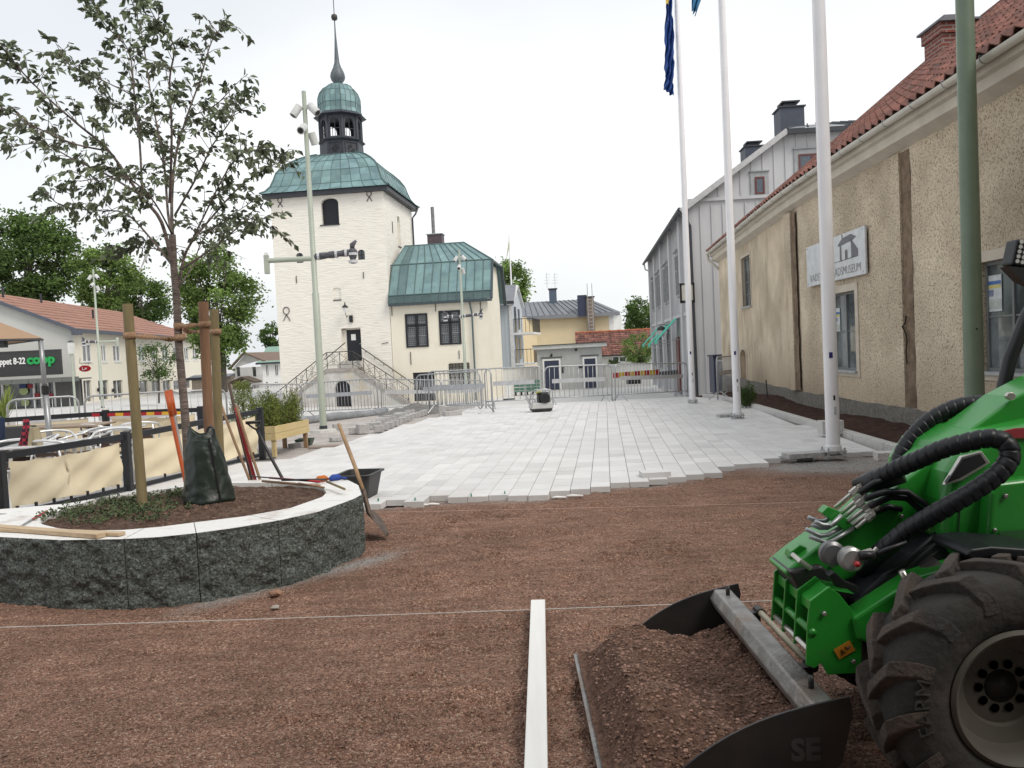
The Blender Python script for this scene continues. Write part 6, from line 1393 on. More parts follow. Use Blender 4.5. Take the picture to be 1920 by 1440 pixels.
# loose slabs
def slab(px, py, rz, lb, h=.1, L_=.42, n=1):
    p = gp(px, py, .06 if n else 0); k = MB(); k.box(-L_/2, L_/2, -.105, .105, 0, .06); o = k.build('loose_slab', MAT['sett'] if n == 2 else MAT['slab'], None, bevel=.003, label=lb, cat='paving slab'); o.location = (p.x, p.y, p.z); o.rotation_euler = (0, 0, rz); return o
slab(1228, 893, R(3), 'loose pale slab lying on top of the front paving edge', L_=.32); slab(1508, 857, R(8), 'dark grey loose slab left of the nearest flagpole foot', n=2, L_=.5); slab(1365, 782, R(5), 'small grey slab left of the middle flagpole foot', n=2, L_=.4)
p = gp(1695, 858, .17); k = MB(); k.box(-.3, .3, -.09, .09, 0, .09); o = k.build('kerb_offcut', MAT['granite_lt'], None, bevel=.005, label='pale stone block resting on the kerb behind the loader hose', cat='stone block'); o.location = (p.x, p.y, .15); o.rotation_euler = (0, 0, R(-8))
p = gp(1545, 808, .15); k = MB(); k.box(-.16, .16, -.1, .1, 0, .2); o = k.build('kerb_offcut', MAT['granite_lt'], None, bevel=.005, label='white stone block on the soil left of the nearest flagpole', cat='stone block'); o.location = (p.x+.1, p.y, .1)
# sand heap, roll of tarpaulin, plastic tub on sand
def heap(name, c, rx, ry, h, mat_, label, seed=1, n=48):
    k = MB()
    for j in range(n+1):
        for i in range(n+1):
            u, v = -1+2*i/n, -1+2*j/n; r_ = math.hypot(u, v); f = max(0, 1-r_**1.3); nn = noise.fractal(Vector((u*2.2+seed, v*2.2, seed)), 1, 2, 5); z = h*f*(1+.35*nn)+.04*h*nn*(1 if f > 0 else 0); k.v.append(Vector((c[0]+u*rx, c[1]+v*ry, c[2]-.01+z)))
    for j in range(n):
        for i in range(n): a = j*(n+1)+i; k.f.append([a, a+1, a+n+2, a+n+1]); k.m.append(0); k.t.append(1.)
    return k.build(name, mat_, None, smooth=True, label=label, cat='heap', kind='stuff')
p = gp(782, 777); heap('gravel_heap', (p.x, p.y, gz(p.x, p.y)), 1.1, .7, .32, M_('heap_grey', (.26, .25, .24), (.17, .165, .16), scale=20, rough=1, bump=.9, bscale=50, speck=(.4, .39, .38), sscale=60), 'dark grey gravel heap at the far end of the edging row')
A, B = gp(560, 797), gp(722, 779); k = MB(); n = 16; rs = random.Random(4)
k.tube([A.lerp(B, i/n)+Vector((0, 0, .09+.02*rs.random())) for i in range(n+1)], [.10+.03*rs.random() for i in range(n)]+[.14], 9); k.build('ground_cloth_roll', M_('grey_cloth', (.30, .31, .33), (.2, .21, .22), scale=5, rough=.9, bump=.8, bscale=9), None, smooth=True, label='rolled grey ground cloth lying in front of the far barriers', cat='cloth roll')
p = gp(572, 836, .02); k = MB(); k.lathe([(.14, 0), (.2, .13), (.21, .13), (.16, .02), (0, .02)], 4, None, R(45)); o = k.build('small_tray', M_('green_plastic', (.04, .07, .05), rough=.5), None, label='small dark green plastic tray on the ground beside the wooden planter', cat='tray'); o.location = p
p = gp(612, 838, .03); k = MB(); k.box(-.3, .3, -.12, .12, 0, .03); o = k.build('broken_slab', M_('brown_slab', (.34, .28, .25), rough=.9), None, label='flat brownish broken slab on the paving before the lamp post', cat='slab'); o.location = p; o.rotation_euler = (0, 0, .3)
# tubs, post and shrub beside the museum
p = gp(1440, 752, .1); t = thing('iron_stake', 'thin black stake standing in the soil before the museum plinth', 'stake', tuple(p)); k = MB(); k.tube([(0, 0, -.1), (-.03, 0, .5)], .014, 6); k.build('rod', MAT['black'], t)
p = at(1360, 690, 28.6); t = thing('navy_bin', 'dark blue box cabinet behind the leaning barrier', 'cabinet', (p.x, 28.6, -.3)); x0, x1 = at(1337, 690, 28.6).x, at(1362, 690, 28.6).x; zt_ = at(1348, 668, 28.6).z; k = MB(); k.box(x0, x1, 28.5, 29.2, -.3, zt_); k.build('body', MAT['navy'], t, world=True, bevel=.02); k = MB(); k.box(x0+.1, x1-.1, 28.47, 28.5, zt_-.18, zt_-.13); k.build('slot', MAT['white'], t, world=True); k = MB(); k.box(x0-.04, x1+.04, 28.44, 29.25, zt_, zt_+.06); k.build('lid', MAT['navy'], t, world=True)
# ================= trees and plants =================
def leafq(mb, p, d, L_, w_, rs, fold=.25):
    """one leaf: base p, direction d"""
    d = d.normalized(); a = d.cross(Vector((rs.uniform(-1, 1), rs.uniform(-1, 1), rs.uniform(-.4, 1))))
    if a.length < 1e-3: a = Vector((1, 0, 0))
    a.normalize(); nrm = a.cross(d); m_ = p+d*L_*.45; n = len(mb.v)
    mb.v += [p, m_+a*w_/2+nrm*w_*fold, p+d*L_*.8+a*w_*.2+nrm*w_*.1, p+d*L_-nrm*L_*.08, p+d*L_*.8-a*w_*.2+nrm*w_*.1, m_-a*w_/2+nrm*w_*fold]
    mb.f += [[n, n+1, n+2, n+3], [n, n+3, n+4, n+5]]; mb.m += [0, 0]; mb.t += [mb.tone]*2
MAT['leafgrey'] = M_('cherry_leaf', (.165, .195, .12), (.11, .135, .08), scale=6, rough=.5, tone=True, spec=.5, trans=.3)
MAT['leafgreen'] = M_('tree_leaf', (.19, .28, .075), (.13, .20, .055), scale=.8, rough=.7, tone=True, spec=.3, trans=.3)
MAT['leafdark'] = M_('tree_leaf_dark', (.10, .16, .042), (.07, .12, .032), scale=.8, rough=.7, tone=True, spec=.3, trans=.3)
MAT['bark'] = M_('tree_bark', (.12, .10, .085), (.07, .06, .05), scale=6, rough=.95, bump=.6, bscale=30, stretch=(1, 1, .3))
MAT['cherrybark'] = M_('cherry_bark', (.24, .19, .165), (.13, .10, .09), scale=14, rough=.8, bump=.5, bscale=40, stretch=(.5, .5, 2.2), dirt=(.05, .042, .04), dscale=6, dpos=(.55, .7))
def bigtree(name, label, px, ytop, ybot, hw, D, nl=9000, ls=.34, mt='leafgreen', seed=1, ground=-1.2, dens=1.0, cat='tree', group=None, flat=.9, tk=1.0):
    rs = random.Random(seed); top = at(px, ytop, D); bot = at(px, ybot, D); R_ = hw*D/1497; cz = (top.z+bot.z)/2; rz_ = (top.z-bot.z)/2; c = Vector((top.x, D, cz))
    t = thing(name, label, cat, (c.x, D, ground), 0, group)
    k = MB(); k.tube([(c.x, D, ground), (c.x+.1, D, cz-rz_*.6), (c.x-.1, D, cz+rz_*.2)], [(R_*.09+.08)*tk, (R_*.07+.05)*tk, .06*tk], 9)
    cl = []
    ncl = int(60*dens)
    for i in range(ncl):
        u = Vector((rs.gauss(0, 1), rs.gauss(0, 1), rs.gauss(0, 1))).normalized()*(rs.uniform(.45, 1.0)**.6)
        u.z = u.z*.95; w_ = 1-.25*max(0, -u.z)-.18*max(0, u.z-.4); q_ = c+Vector((u.x*R_*w_*.9, u.y*R_*w_*flat, u.z*rz_*.92)); cl.append((q_, rs.uniform(.12, .34)*R_, rs.uniform(.6, 1.4)))
        if i % 3 == 0: s_ = Vector((c.x, D, cz-rz_*rs.uniform(.2, .9))); k.tube([s_, s_.lerp(q_, .5)+Vector((0, 0, .1)), q_], [.07*tk, .05*tk, .02*tk], 5)
    k.build('trunk', MAT['bark'], t, world=True)
    k = MB()
    for i in range(int(nl*1.3)):
        q_, rr, tn = cl[rs.randrange(ncl)]; g = Vector((rs.gauss(0, .5), rs.gauss(0, .5), rs.gauss(0, .42))); g = g*rr; p = q_+g; k.tone = tn*rs.uniform(.7, 1.35)
        d = Vector((rs.gauss(0, 1), rs.gauss(0, 1), rs.gauss(0, .6)-.2)); L_ = ls*rs.uniform(.6, 1.3); leafq(k, p, d, L_, L_*.62, rs)
    k.build('crown', MAT[mt], t, world=True, clean=False); return t
GT = 'leafy trees behind the square'
bigtree('leafy_tree', 'broad dark leafy tree rising left of the shop building roof', 48, 396, 590, 92, 92, 13000, .42, 'leafdark', 1, -.6, 1.3, group=GT)
bigtree('leafy_tree', 'bright green tree behind the orange roof, right of the small lamp post', 196, 452, 600, 66, 90, 8500, .36, 'leafgreen', 2, -.6, group=GT)
bigtree('leafy_tree', 'dark tree low behind the right end of the orange roof', 262, 512, 625, 55, 96, 6000, .36, 'leafdark', 3, -.6, group=GT)
bigtree('leafy_tree', 'large bright green tree between the stakes and the tower', 400, 448, 700, 74, 62, 13000, .26, 'leafgreen', 5, -.8, 1.3, group=GT)
bigtree('leafy_tree', 'thin feathery tree top just left of the tower edge', 506, 600, 660, 24, 95, 1300, .3, 'leafdark', 6, -1.3, .6, group=GT)
bigtree('leafy_tree', 'green tree showing above the blue-grey house roof', 946, 478, 600, 48, 110, 5000, .38, 'leafgreen', 8, -1.3, group=GT)
bigtree('leafy_tree', 'loose grey-green tree above the cottage roof beside the grey house', 1200, 556, 640, 40, 86, 3600, .26, 'leafdark', 9, -1.3, .9, group=GT)
bigtree('garden_shrub', 'yellow-green garden shrub in front of the cottage with red roof', 1196, 622, 690, 38, 60, 2600, .13, 'leafgreen', 10, -1.2, 1.0, cat='shrub')
bigtree('garden_shrub', 'low dark shrub peeping over the white wall by the shed', 1150, 672, 694, 14, 59, 500, .14, 'leafdark', 13, -1.2, .5, cat='shrub')
# young street tree in front of the shop
bigtree('young_street_tree', 'thin young tree with sparse leaves before the cream facade', 290, 636, 722, 42, 44, 1500, .11, 'leafdark', 11, -.35, .8, tk=.3)
# museum shrub
def bush(name, label, px, py, y, h, r_, n, mt, seed, ls=.05, base=None, cat='shrub', group=None, narrow=1.0):
    rs = random.Random(seed); p = at(px, py, y); z0 = p.z if base is None else base; t = thing(name, label, cat, (p.x, y, z0), 0, group); k = MB(); st = MB()
    for s_ in range(22):
        a = rs.uniform(0, 6.3); rr = r_*rs.random()**.5; e = Vector((p.x+rr*math.cos(a), y+rr*math.sin(a), z0+h*rs.uniform(.6, 1.05)*(1-.35*rr/r_))); b_ = Vector((p.x+rr*.3*math.cos(a), y+rr*.3*math.sin(a), z0)); st.tube([b_, b_.lerp(e, .5)+Vector((rs.uniform(-.03, .03), 0, 0)), e], [.008, .006, .002], 4)
        for i in range(n//22):
            f = rs.uniform(.12, 1); q_ = b_.lerp(e, f)+Vector((rs.gauss(0, .04), rs.gauss(0, .04), rs.gauss(0, .03)))*narrow*(1.5-f); k.tone = rs.uniform(.6, 1.5); leafq(k, q_, Vector((rs.gauss(0, 1), rs.gauss(0, 1), rs.gauss(.3, .8))), ls*rs.uniform(.7, 1.3), ls*.4, rs)
    st.build('stems', MAT['bark'], t, world=True); k.build('foliage', MAT[mt], t, world=True, clean=False); return t
MAT['leafyellow'] = M_('bush_leaf', (.18, .21, .045), (.12, .16, .035), scale=2, rough=.7, tone=True, spec=.3)
bush('young_shrub', 'small dark green shrub in the soil beside the middle flagpole', 1400, 748, 17.5, .62, .22, 1800, 'leafdark', 3, .05, .1)
# ================= the young cherry tree with its stakes =================
rs = random.Random(42); TY = 6.5
soilp = zp(352, 935, .45); ttr = thing('young_cherry_tree', 'young cherry tree with dark drooping leaves tied between three stakes', 'tree', (soilp.x, soilp.y, .42))
def P3(px, py, dy=0.0): return at(px, py, TY+dy)
wood = MB(); lv = MB()
def limb(pts, r0, r1, n=6):
    P_ = [P3(a, b_, c) if len(t_) == 3 else P3(t_[0], t_[1]) for t_ in pts for (a, b_, c) in [t_ if len(t_) == 3 else (t_[0], t_[1], 0)]]
    o = []; 
    for i in range(len(P_)-1):
        p0 = P_[max(0, i-1)]; p1, p2 = P_[i], P_[i+1]; p3 = P_[min(len(P_)-1, i+2)]
        for k in range(4):
            t = k/4; o.append(.5*((2*p1)+(p2-p0)*t+(2*p0-5*p1+4*p2-p3)*t*t+(3*p1-p0-3*p2+p3)*t**3))
    o.append(P_[-1]); m = len(o); wood.tube(o, [r0+(r1-r0)*(i/(m-1))**.8 for i in range(m)], n); return o
trunk = limb([(356, 930), (352, 860), (347, 780), (340, 700), (335, 640), (331, 560), (326, 500), (323, 440)], .036, .027, 12)
LM = []
def L(pts, r0, r1=.003): o = limb(pts, r0, r1); LM.append((o, r0)); return o
L([(326, 510, 0), (303, 417, -.1), (262, 365, -.2), (204, 283, -.35), (146, 233, -.5), (90, 184, -.6), (38, 131, -.7), (10, 90, -.75)], .017)
L([(267, 370, -.2), (262, 270, -.1), (252, 180, 0), (241, 95, .1), (200, 50, .15), (178, 10, .2)], .010)
L([(323, 440, 0), (315, 400, .1), (308, 310, .2), (295, 240, .2), (280, 160, .3), (265, 60, .3), (243, -10, .35)], .013)
L([(318, 380, .1), (322, 250, -.2), (318, 150, -.3), (327, 88, -.35), (300, 50, -.4), (270, -5, -.4)], .011)
L([(325, 470, 0), (322, 380, .2), (330, 290, .35), (350, 220, .45), (375, 150, .5), (398, 75, .5), (428, 40, .5)], .015)
L([(334, 540, 0), (350, 470, .1), (395, 410, .2), (450, 350, .25), (500, 315, .3), (537, 300, .3)], .013)
L([(340, 505, 0), (385, 475, -.2), (430, 440, -.3), (470, 410, -.35), (502, 428, -.35)], .010)
L([(325, 500, 0), (285, 450, .2), (235, 400, .35), (180, 395, .5), (115, 385, .6), (85, 360, .6)], .011)
L([(262, 365, -.2), (205, 330, -.1), (140, 300, 0), (80, 270, .1), (20, 275, .2)], .010)
L([(204, 283, -.35), (140, 270, -.5), (70, 240, -.7), (30, 215, -.8), (-10, 200, -.8)], .008)
L([(323, 440, 0), (290, 380, -.3), (250, 340, -.5), (215, 330, -.6), (150, 340, -.6)], .009)
L([(330, 400, .1), (370, 330, -.1), (400, 270, -.2), (430, 230, -.2), (455, 180, -.2)], .010)
L([(345, 480, 0), (385, 400, -.35), (420, 330, -.45), (450, 290, -.5), (490, 280, -.5)], .009)
L([(326, 500, 0), (300, 470, .3), (262, 465, .4), (225, 470, .4)], .006)
L([(350, 220, .45), (400, 200, .5), (440, 160, .5)], .006)
L([(252, 180, 0), (190, 150, .1), (140, 130, .1), (110, 100, .1)], .006)
L([(300, 250, .2), (240, 210, .4), (200, 190, .45), (160, 150, .5)], .006)
L([(335, 540, 0), (360, 500, .3), (380, 450, .45), (410, 420, .5), (470, 380, .55)], .008)
def leafcluster(p, d, n, spread=.05):
    for i in range(n):
        dd = (d*.6+Vector((rs.gauss(0, .6), rs.gauss(0, .6), rs.gauss(-.75, .45)))); lv.tone = rs.choice([.5, .75, 1, 1, 1.2, 1.6, 2.2])*rs.uniform(.85, 1.15)
        L_ = rs.uniform(.045, .082); leafq(lv, p+Vector((rs.gauss(0, spread), rs.gauss(0, spread), rs.gauss(0, spread*.7))), dd, L_, L_*rs.uniform(.46, .62), rs, .18)
for o, r0 in LM:
    m = len(o); tot = sum((o[i+1]-o[i]).length for i in range(m-1)); nt_ = max(9, int(tot*21))
    for k in range(nt_):
        f = .2+.8*(k+rs.random())/nt_; i = min(m-2, int(f*(m-1))); p = o[i].lerp(o[i+1], f*(m-1)-i); dr_ = (o[min(m-1, i+1)]-o[max(0, i-1)]).normalized()
        d = (dr_*.7+Vector((rs.gauss(0, .7), rs.gauss(0, .7), rs.gauss(.25, .5)))).normalized(); TL = rs.uniform(.10, .40)*(1.1-.4*f); e = p+d*TL; md_ = p.lerp(e, .5)+Vector((0, 0, rs.uniform(-.01, .03))); e2 = e-Vector((0, 0, TL*.25)); wood.tube([p, md_, e2], [.0032, .0025, .0012], 4, False)
        nlv = rs.randint(5, 11)
        for q in range(nlv): g = rs.uniform(.3, 1.05); leafcluster(p.lerp(md_, g*2) if g < .5 else md_.lerp(e2, g*2-1), d, 1, .012)
    leafcluster(o[-1], (o[-1]-o[-3]).normalized(), 7, .03)
wood.build('trunk', MAT['cherrybark'], ttr, world=True, smooth=True)
print('leaves', len(lv.f)//2)
lv.build('leaves', MAT['leafgrey'], ttr, world=True, clean=False)
k = MB(); a, b_ = P3(276, 476), P3(264, 510); w_ = Vector((.014, 0, 0)); k.add([a-w_, a+w_, b_+w_+Vector((-.01, 0, .02)), b_-w_], [(0, 1, 2, 3)]); k.build('tag', MAT['white'], ttr, world=True)
# stakes
MAT['stakegreen'] = M_('impregnated_stake', (.27, .215, .11), (.19, .15, .075), scale=5, rough=.8, stretch=(3, 3, .4), dirt=(.10, .075, .035), dscale=3, dpos=(.62, .75), bump=.2, bscale=25)
MAT['stakebrown'] = M_('brown_stake', (.33, .19, .11), (.22, .12, .07), scale=5, rough=.8, stretch=(3, 3, .4), dirt=(.12, .06, .035), dscale=3, dpos=(.6, .75), bump=.2, bscale=25)
def stake(a, b_, D, r, mt, lb):
    top = at(*a, D); bot = at(*b_, D+0.0); t = thing('tree_stake', lb, 'stake', tuple(bot), 0, 'round timber stakes round the young tree'); k = MB(); n = 10
    k.tube([bot.lerp(top, i/n) for i in range(n+1)], [r*(1-.02*i/n)*(1+.012*math.sin(i*2.1)) for i in range(n+1)], 18); k.build('post', mt, t, world=True, smooth=True, auto=R(50), bevel=0); return top, bot
sA = stake((239, 570), (268, 955), 6.32, .039, MAT['stakegreen'], 'greenish round stake standing alone left of the young tree')
sB = stake((381, 566), (398, 935), 6.75, .0415, MAT['stakebrown'], 'reddish brown round stake right of the young tree trunk')
sC = stake((401, 580), (414, 900), 7.75, .043, MAT['stakegreen'], 'greenish round stake half hidden behind the brown stake')
def strap(pts, D, lb, knot):
    P_ = [at(x, y, d) for x, y, d in pts]; t = thing('jute_strap', lb, 'strap', tuple(P_[0])); k = MB()
    for i in range(len(P_)-1):
        n = 6
        for j in range(n):
            a, b_ = P_[i].lerp(P_[i+1], j/n), P_[i].lerp(P_[i+1], (j+1)/n); tw0 = math.sin((i+j/n)*2.2); tw1 = math.sin((i+(j+1)/n)*2.2); h0, h1 = .011+.009*abs(tw0), .011+.009*abs(tw1); k.quad(a+Vector((0, tw0*.01, h0)), b_+Vector((0, tw1*.01, h1)), b_-Vector((0, tw1*.01, h1)), a-Vector((0, tw0*.01, h0)))
    o = k.build('band', MAT['jute'], t, world=True, smooth=True); md = o.modifiers.new('t', 'SOLIDIFY'); md.thickness = .004
    for (cx_, cy_, d_, r_) in knot:
        c = at(cx_, cy_, d_); k = MB(); k.tube([c-Vector((0, 0, .026)), c+Vector((0, 0, .026))], r_, 18, False); o = k.build('wrap', MAT['jute'], t, world=True, smooth=True); md = o.modifiers.new('t', 'SOLIDIFY'); md.thickness = .006; md.offset = 1
MAT['jute'] = M_('jute_webbing', (.42, .27, .17), (.33, .20, .12), scale=30, rough=.95, bump=.4, bscale=120)
strap([(252, 630, 6.27), (285, 632, 6.35), (315, 636, 6.45), (336, 634, 6.46)], 6.4, 'jute strap tying the lone left stake to the trunk', [(243, 629, 6.32, .041), (337, 633, 6.5, .036)])
strap([(338, 612, 6.46), (362, 610, 6.55), (382, 608, 6.7)], 6.5, 'jute strap tying the trunk to the brown stake', [(384, 608, 6.75, .0435), (335, 612, 6.5, .034)])
strap([(342, 618, 6.46), (356, 622, 6.6), (380, 622, 7.1), (402, 622, 7.6)], 6.5, 'jute strap tying the trunk to the rear green stake', [(405, 622, 7.75, .045)])
# watering bag round the trunk foot
BC = zp(384, 945, .47); tb = thing('watering_bag', 'dark green plastic watering bag round the foot of the young tree', 'watering bag', (BC.x, BC.y+.02, .45)); k = MB(); nz_, na = 44, 72
BX, BY = BC.x, BC.y+.1
def bagr(v, a):
    base = lerpk(v, [(0, .18), (.06, .20), (.25, .18), (.5, .158), (.75, .135), (.9, .105), (1, .085)]); r_ = base
    r_ *= 1+.035*math.sin(a*3+v*4)*(.4+v)+.022*math.sin(a*9+v*9)*(.3+.7*v); r_ += .006*noise.noise(Vector((math.cos(a)*3, math.sin(a)*3, v*9)))*1.5+.012*max(0, math.sin(v*36+math.sin(a*2)*2))*max(0, .35-v)*2
    return r_
for j in range(nz_):
    v = j/(nz_-1)
    for i in range(na):
        a = 2*math.pi*i/na; r_ = bagr(v, a); hh = .60*v+(.035*math.sin(a*2+1) if v > .9 else 0); k.v.append(Vector((BX-.03*v+r_*math.cos(a)*1.02, BY+r_*math.sin(a)*.85, .45+hh)))
for j in range(nz_-1):
    for i in range(na): a = j*na+i; b_ = j*na+(i+1) % na; k.f.append([a, b_, b_+na, a+na]); k.m.append(0); k.t.append(1.)
MAT['bag'] = M_('bag_pvc', (.011, .021, .015), (.008, .016, .011), scale=4, rough=.42, bump=.3, bscale=14, spec=.7, dist=.03)
o = k.build('bag', MAT['bag'], tb, world=True, smooth=True); md = o.modifiers.new('t', 'SOLIDIFY'); md.thickness = .004
k = MB(); c = Vector((BX-.03, BY, 1.05)); pts = [c+Vector((.10+.03*math.cos(t), -.07, -.02+.045*math.sin(t))) for t in [R(-60+30*i) for i in range(9)]]; k.tube(pts, .008, 6); k.build('handle', MAT['black'], tb, world=True)
k = MB(); 
for i in range(16):
    v = .02+.9*i/16; a = R(-48); r_ = bagr(v, a)+.006; k.cbox((BX-.03*v+r_*math.cos(a)*1.02, BY+r_*math.sin(a)*.85, .45+.6*v), (.014, .012, .03))
k.build('zip', MAT['black'], tb, world=True)
k = MB(); k.box(BX-.16, BX+.02, BY-.05, BY-.02, 1.0, 1.13); 
# ================= round granite planter =================
ZT = .46
def loop(px, z): return [zp(a, b_, z) for a, b_ in px]
OUT = loop([(678, 928), (660, 937), (596, 960), (523, 976), (440, 990), (366, 1000), (300, 1007), (229, 1011), (117, 1013), (0, 1007), (-120, 996), (-230, 980), (-270, 968), (-230, 958), (-120, 965), (0, 979), (60, 962), (121, 945), (234, 926), (338, 912), (430, 903), (530, 897), (610, 896), (652, 900), (672, 910)], ZT)
INN = loop([(612, 924), (604, 932), (544, 953), (460, 968), (362, 980), (300, 988), (230, 994), (160, 995), (110, 991), (78, 983), (76, 976), (117, 955), (185, 934), (282, 921), (350, 912), (427, 906), (523, 905), (585, 908), (606, 914)], ZT)
# the left part of the outline outside the frame: keep it convex
CPt = sum((Vector((p.x, p.y, 0)) for p in INN), Vector())/len(INN)
for p in OUT:
    pass
OUT = [p for p in OUT]
def polar(Lp, n, smooth=3):
    A = sorted(((math.atan2(p.y-CPt.y, p.x-CPt.x), math.hypot(p.x-CPt.x, p.y-CPt.y)) for p in Lp)); A = [(A[-1][0]-2*math.pi, A[-1][1])]+A+[(A[0][0]+2*math.pi, A[0][1])]
    r = []
    for i in range(n):
        t = -math.pi+2*math.pi*i/n
        for (a, ra), (b_, rb) in zip(A, A[1:]):
            if a <= t <= b_:
                # straight-line interpolation in the plane
                x0, y0, x1, y1 = ra*math.cos(a), ra*math.sin(a), rb*math.cos(b_), rb*math.sin(b_); dx, dy = x1-x0, y1-y0; den = dx*math.sin(t)-dy*math.cos(t)
                s_ = (y0*math.cos(t)-x0*math.sin(t))/den if abs(den) > 1e-9 else 0; r.append(math.hypot(x0+dx*s_, y0+dy*s_)); break
        else: r.append(A[0][1])
    for _ in range(smooth*n//200): r = [(r[i-1]+2*r[i]+r[(i+1) % n])/4 for i in range(n)]
    return [CPt+Vector((r[i]*math.cos(-math.pi+2*math.pi*i/n), r[i]*math.sin(-math.pi+2*math.pi*i/n), 0)) for i in range(n)]
NP = 900
PO, PI_ = polar([p for p in OUT if p.x > -5.2], NP, 3), polar(INN, NP, 3)
plt = thing('granite_planter', 'curved raised planter with rough dark granite sides and pale sawn top', 'planter', (CPt.x, CPt.y, 0))
def rock_mat():
    m, nt, b = newmat('split_granite'); N = nt.nodes.new; L = nt.links.new; b.inputs['Roughness'].default_value = .8; b.inputs['Specular IOR Level'].default_value = .35
    g = N('ShaderNodeNewGeometry'); P = g.outputs['Position']
    n = N('ShaderNodeTexNoise'); n.inputs['Scale'].default_value = 60; n.inputs['Detail'].default_value = 6; n.inputs['Roughness'].default_value = .7; L(P, n.inputs['Vector'])
    r = N('ShaderNodeValToRGB'); e = r.color_ramp.elements; e[0].position = .36; e[0].color = (.036, .043, .040, 1); e[1].position = .7; e[1].color = (.33, .355, .335, 1); x = e.new(.54); x.color = (.122, .138, .128, 1); L(n.outputs[0], r.inputs[0])
    n2 = N('ShaderNodeTexNoise'); n2.inputs['Scale'].default_value = 3; n2.inputs['Detail'].default_value = 4; L(P, n2.inputs['Vector']); mr = N('ShaderNodeMapRange'); mr.inputs[3].default_value = .65; mr.inputs[4].default_value = 1.2; L(n2.outputs[0], mr.inputs[0])
    mu = N('ShaderNodeMix'); mu.data_type = 'RGBA'; mu.blend_type = 'MULTIPLY'; mu.inputs[0].default_value = 1; L(r.outputs[0], mu.inputs[6]); L(mr.outputs[0], mu.inputs[7]); L(mu.outputs[2], b.inputs['Base Color'])
    n3 = N('ShaderNodeTexNoise'); n3.inputs['Scale'].default_value = 45; n3.inputs['Detail'].default_value = 7; n3.inputs['Distortion'].default_value = .6; L(P, n3.inputs['Vector']); bp = N('ShaderNodeBump'); bp.inputs['Strength'].default_value = 1; bp.inputs['Distance'].default_value = .02; L(n3.outputs[0], bp.inputs['Height']); L(bp.outputs[0], b.inputs['Normal'])
    return m
MAT['rock'] = rock_mat(); MAT['sawn'] = M_('sawn_granite', (.78, .77, .75), (.70, .69, .67), scale=60, rough=.75, coord='World', dirt=(.42, .35, .30), dscale=3.2, dpos=(.54, .76), bump=.1, bscale=150)
# block joints: front joints where the photograph shows them, the rest at like distances
def nearest(p): return min(range(NP), key=lambda i: (PO[i]-Vector((p.x, p.y, 0))).length)
j1, j2 = nearest(zp(232, 1011, ZT)), nearest(zp(368, 1000, ZT)); cuts = sorted({j1, j2, nearest(zp(520, 976, ZT))+9999*0, nearest(zp(100, 1013, ZT)), nearest(zp(655, 938, ZT)), nearest(zp(0, 979, ZT)), nearest(zp(300, 917, ZT)), nearest(zp(540, 897, ZT))})
def rough_off(P, z, amp=1.0):
    q_ = Vector((P.x*5.5, P.y*5.5, z*6.5)); a = noise.noise(q_)*.5+noise.noise(q_*2.3)*.32+abs(noise.noise(q_*5))*.3; c = noise.cell(Vector((P.x*17+a*2, P.y*17, z*19)))*.22
    return (a+c-.15)*.042*amp
NZ = 36
for ci in range(len(cuts)):
    a, b_ = cuts[ci], cuts[(ci+1) % len(cuts)]
    if b_ <= a: b_ += NP
    ids = [a+(b_-a)*t/((b_-a)*1.0) for t in range(b_-a+1)]; m = b_-a; k = MB(); g_ = .0025
    def PP(i): return PO[int(i) % NP]
    cols_ = m+1
    for j in range(NZ+1):
        z = -.04+(ZT+.04)*j/NZ
        for i in range(m+1):
            P = PP(a+i); nx_ = (PP(a+i+1)-PP(a+i-1)); nv = Vector((nx_.y, -nx_.x, 0)).normalized(); e_ = min(1, min(i, m-i)/5); top = min(1, (NZ-j)/1.5)
            k.v.append(P+Vector((0, 0, z))+nv*(rough_off(P, z)*min(e_, top)*1.0+.006*top*e_-.003*(1-e_)))
    for j in range(NZ):
        for i in range(m):
            if i == 0 and False: continue
            q_ = j*cols_+i; k.f.append([q_, q_+1, q_+1+cols_, q_+cols_]); k.m.append(0); k.t.append(1.)
    # trim one hair at the joints so a dark line shows
    for j in range(NZ+1):
        for i, sg in ((0, 1), (m, -1)):
            d_ = (PP(a+i+sg*3)-PP(a+i)).normalized(); k.v[j*cols_+i] += d_*g_
    # end faces into the block
    for i, sg in ((0, 1), (m, -1)):
        nv = (CPt-PP(a+i)).normalized(); n0 = len(k.v)
        for j in (0, NZ): k.v += [k.v[j*cols_+i].copy(), k.v[j*cols_+i]+nv*.06]
        k.f.append([n0, n0+1, n0+3, n0+2]); k.m.append(0); k.t.append(1.)
    bo = k.build('granite_block', MAT['rock'], plt, world=True, smooth=True, clean=False)
    k = MB(); S0 = 2
    idx = list(range(a, b_+1, 2));
    if idx[-1] != b_: idx.append(b_)
    o_, i_ = [], []
    for n_, i in enumerate(idx):
        d_ = Vector((0, 0, 0))
        if n_ == 0: d_ = (PP(i+3)-PP(i)).normalized()*g_
        if n_ == len(idx)-1: d_ = (PP(i-3)-PP(i)).normalized()*g_
        jg = .004*noise.noise(Vector((i*.21, 3, 1))); nv = (PP(i)-CPt).normalized()
        o_.append(PP(i)+nv*jg+d_+Vector((0, 0, ZT+.001))); i_.append(PI_[i % NP]+d_+nv*.5*jg+Vector((0, 0, ZT+.001)))
    for q_ in range(len(idx)-1):
        k.quad(o_[q_], o_[q_+1], i_[q_+1], i_[q_]); k.quad(i_[q_], i_[q_+1], i_[q_+1]-Vector((0, 0, .15)), i_[q_]-Vector((0, 0, .15)))
    k.build('sawn_top', MAT['sawn'], bo, world=True)
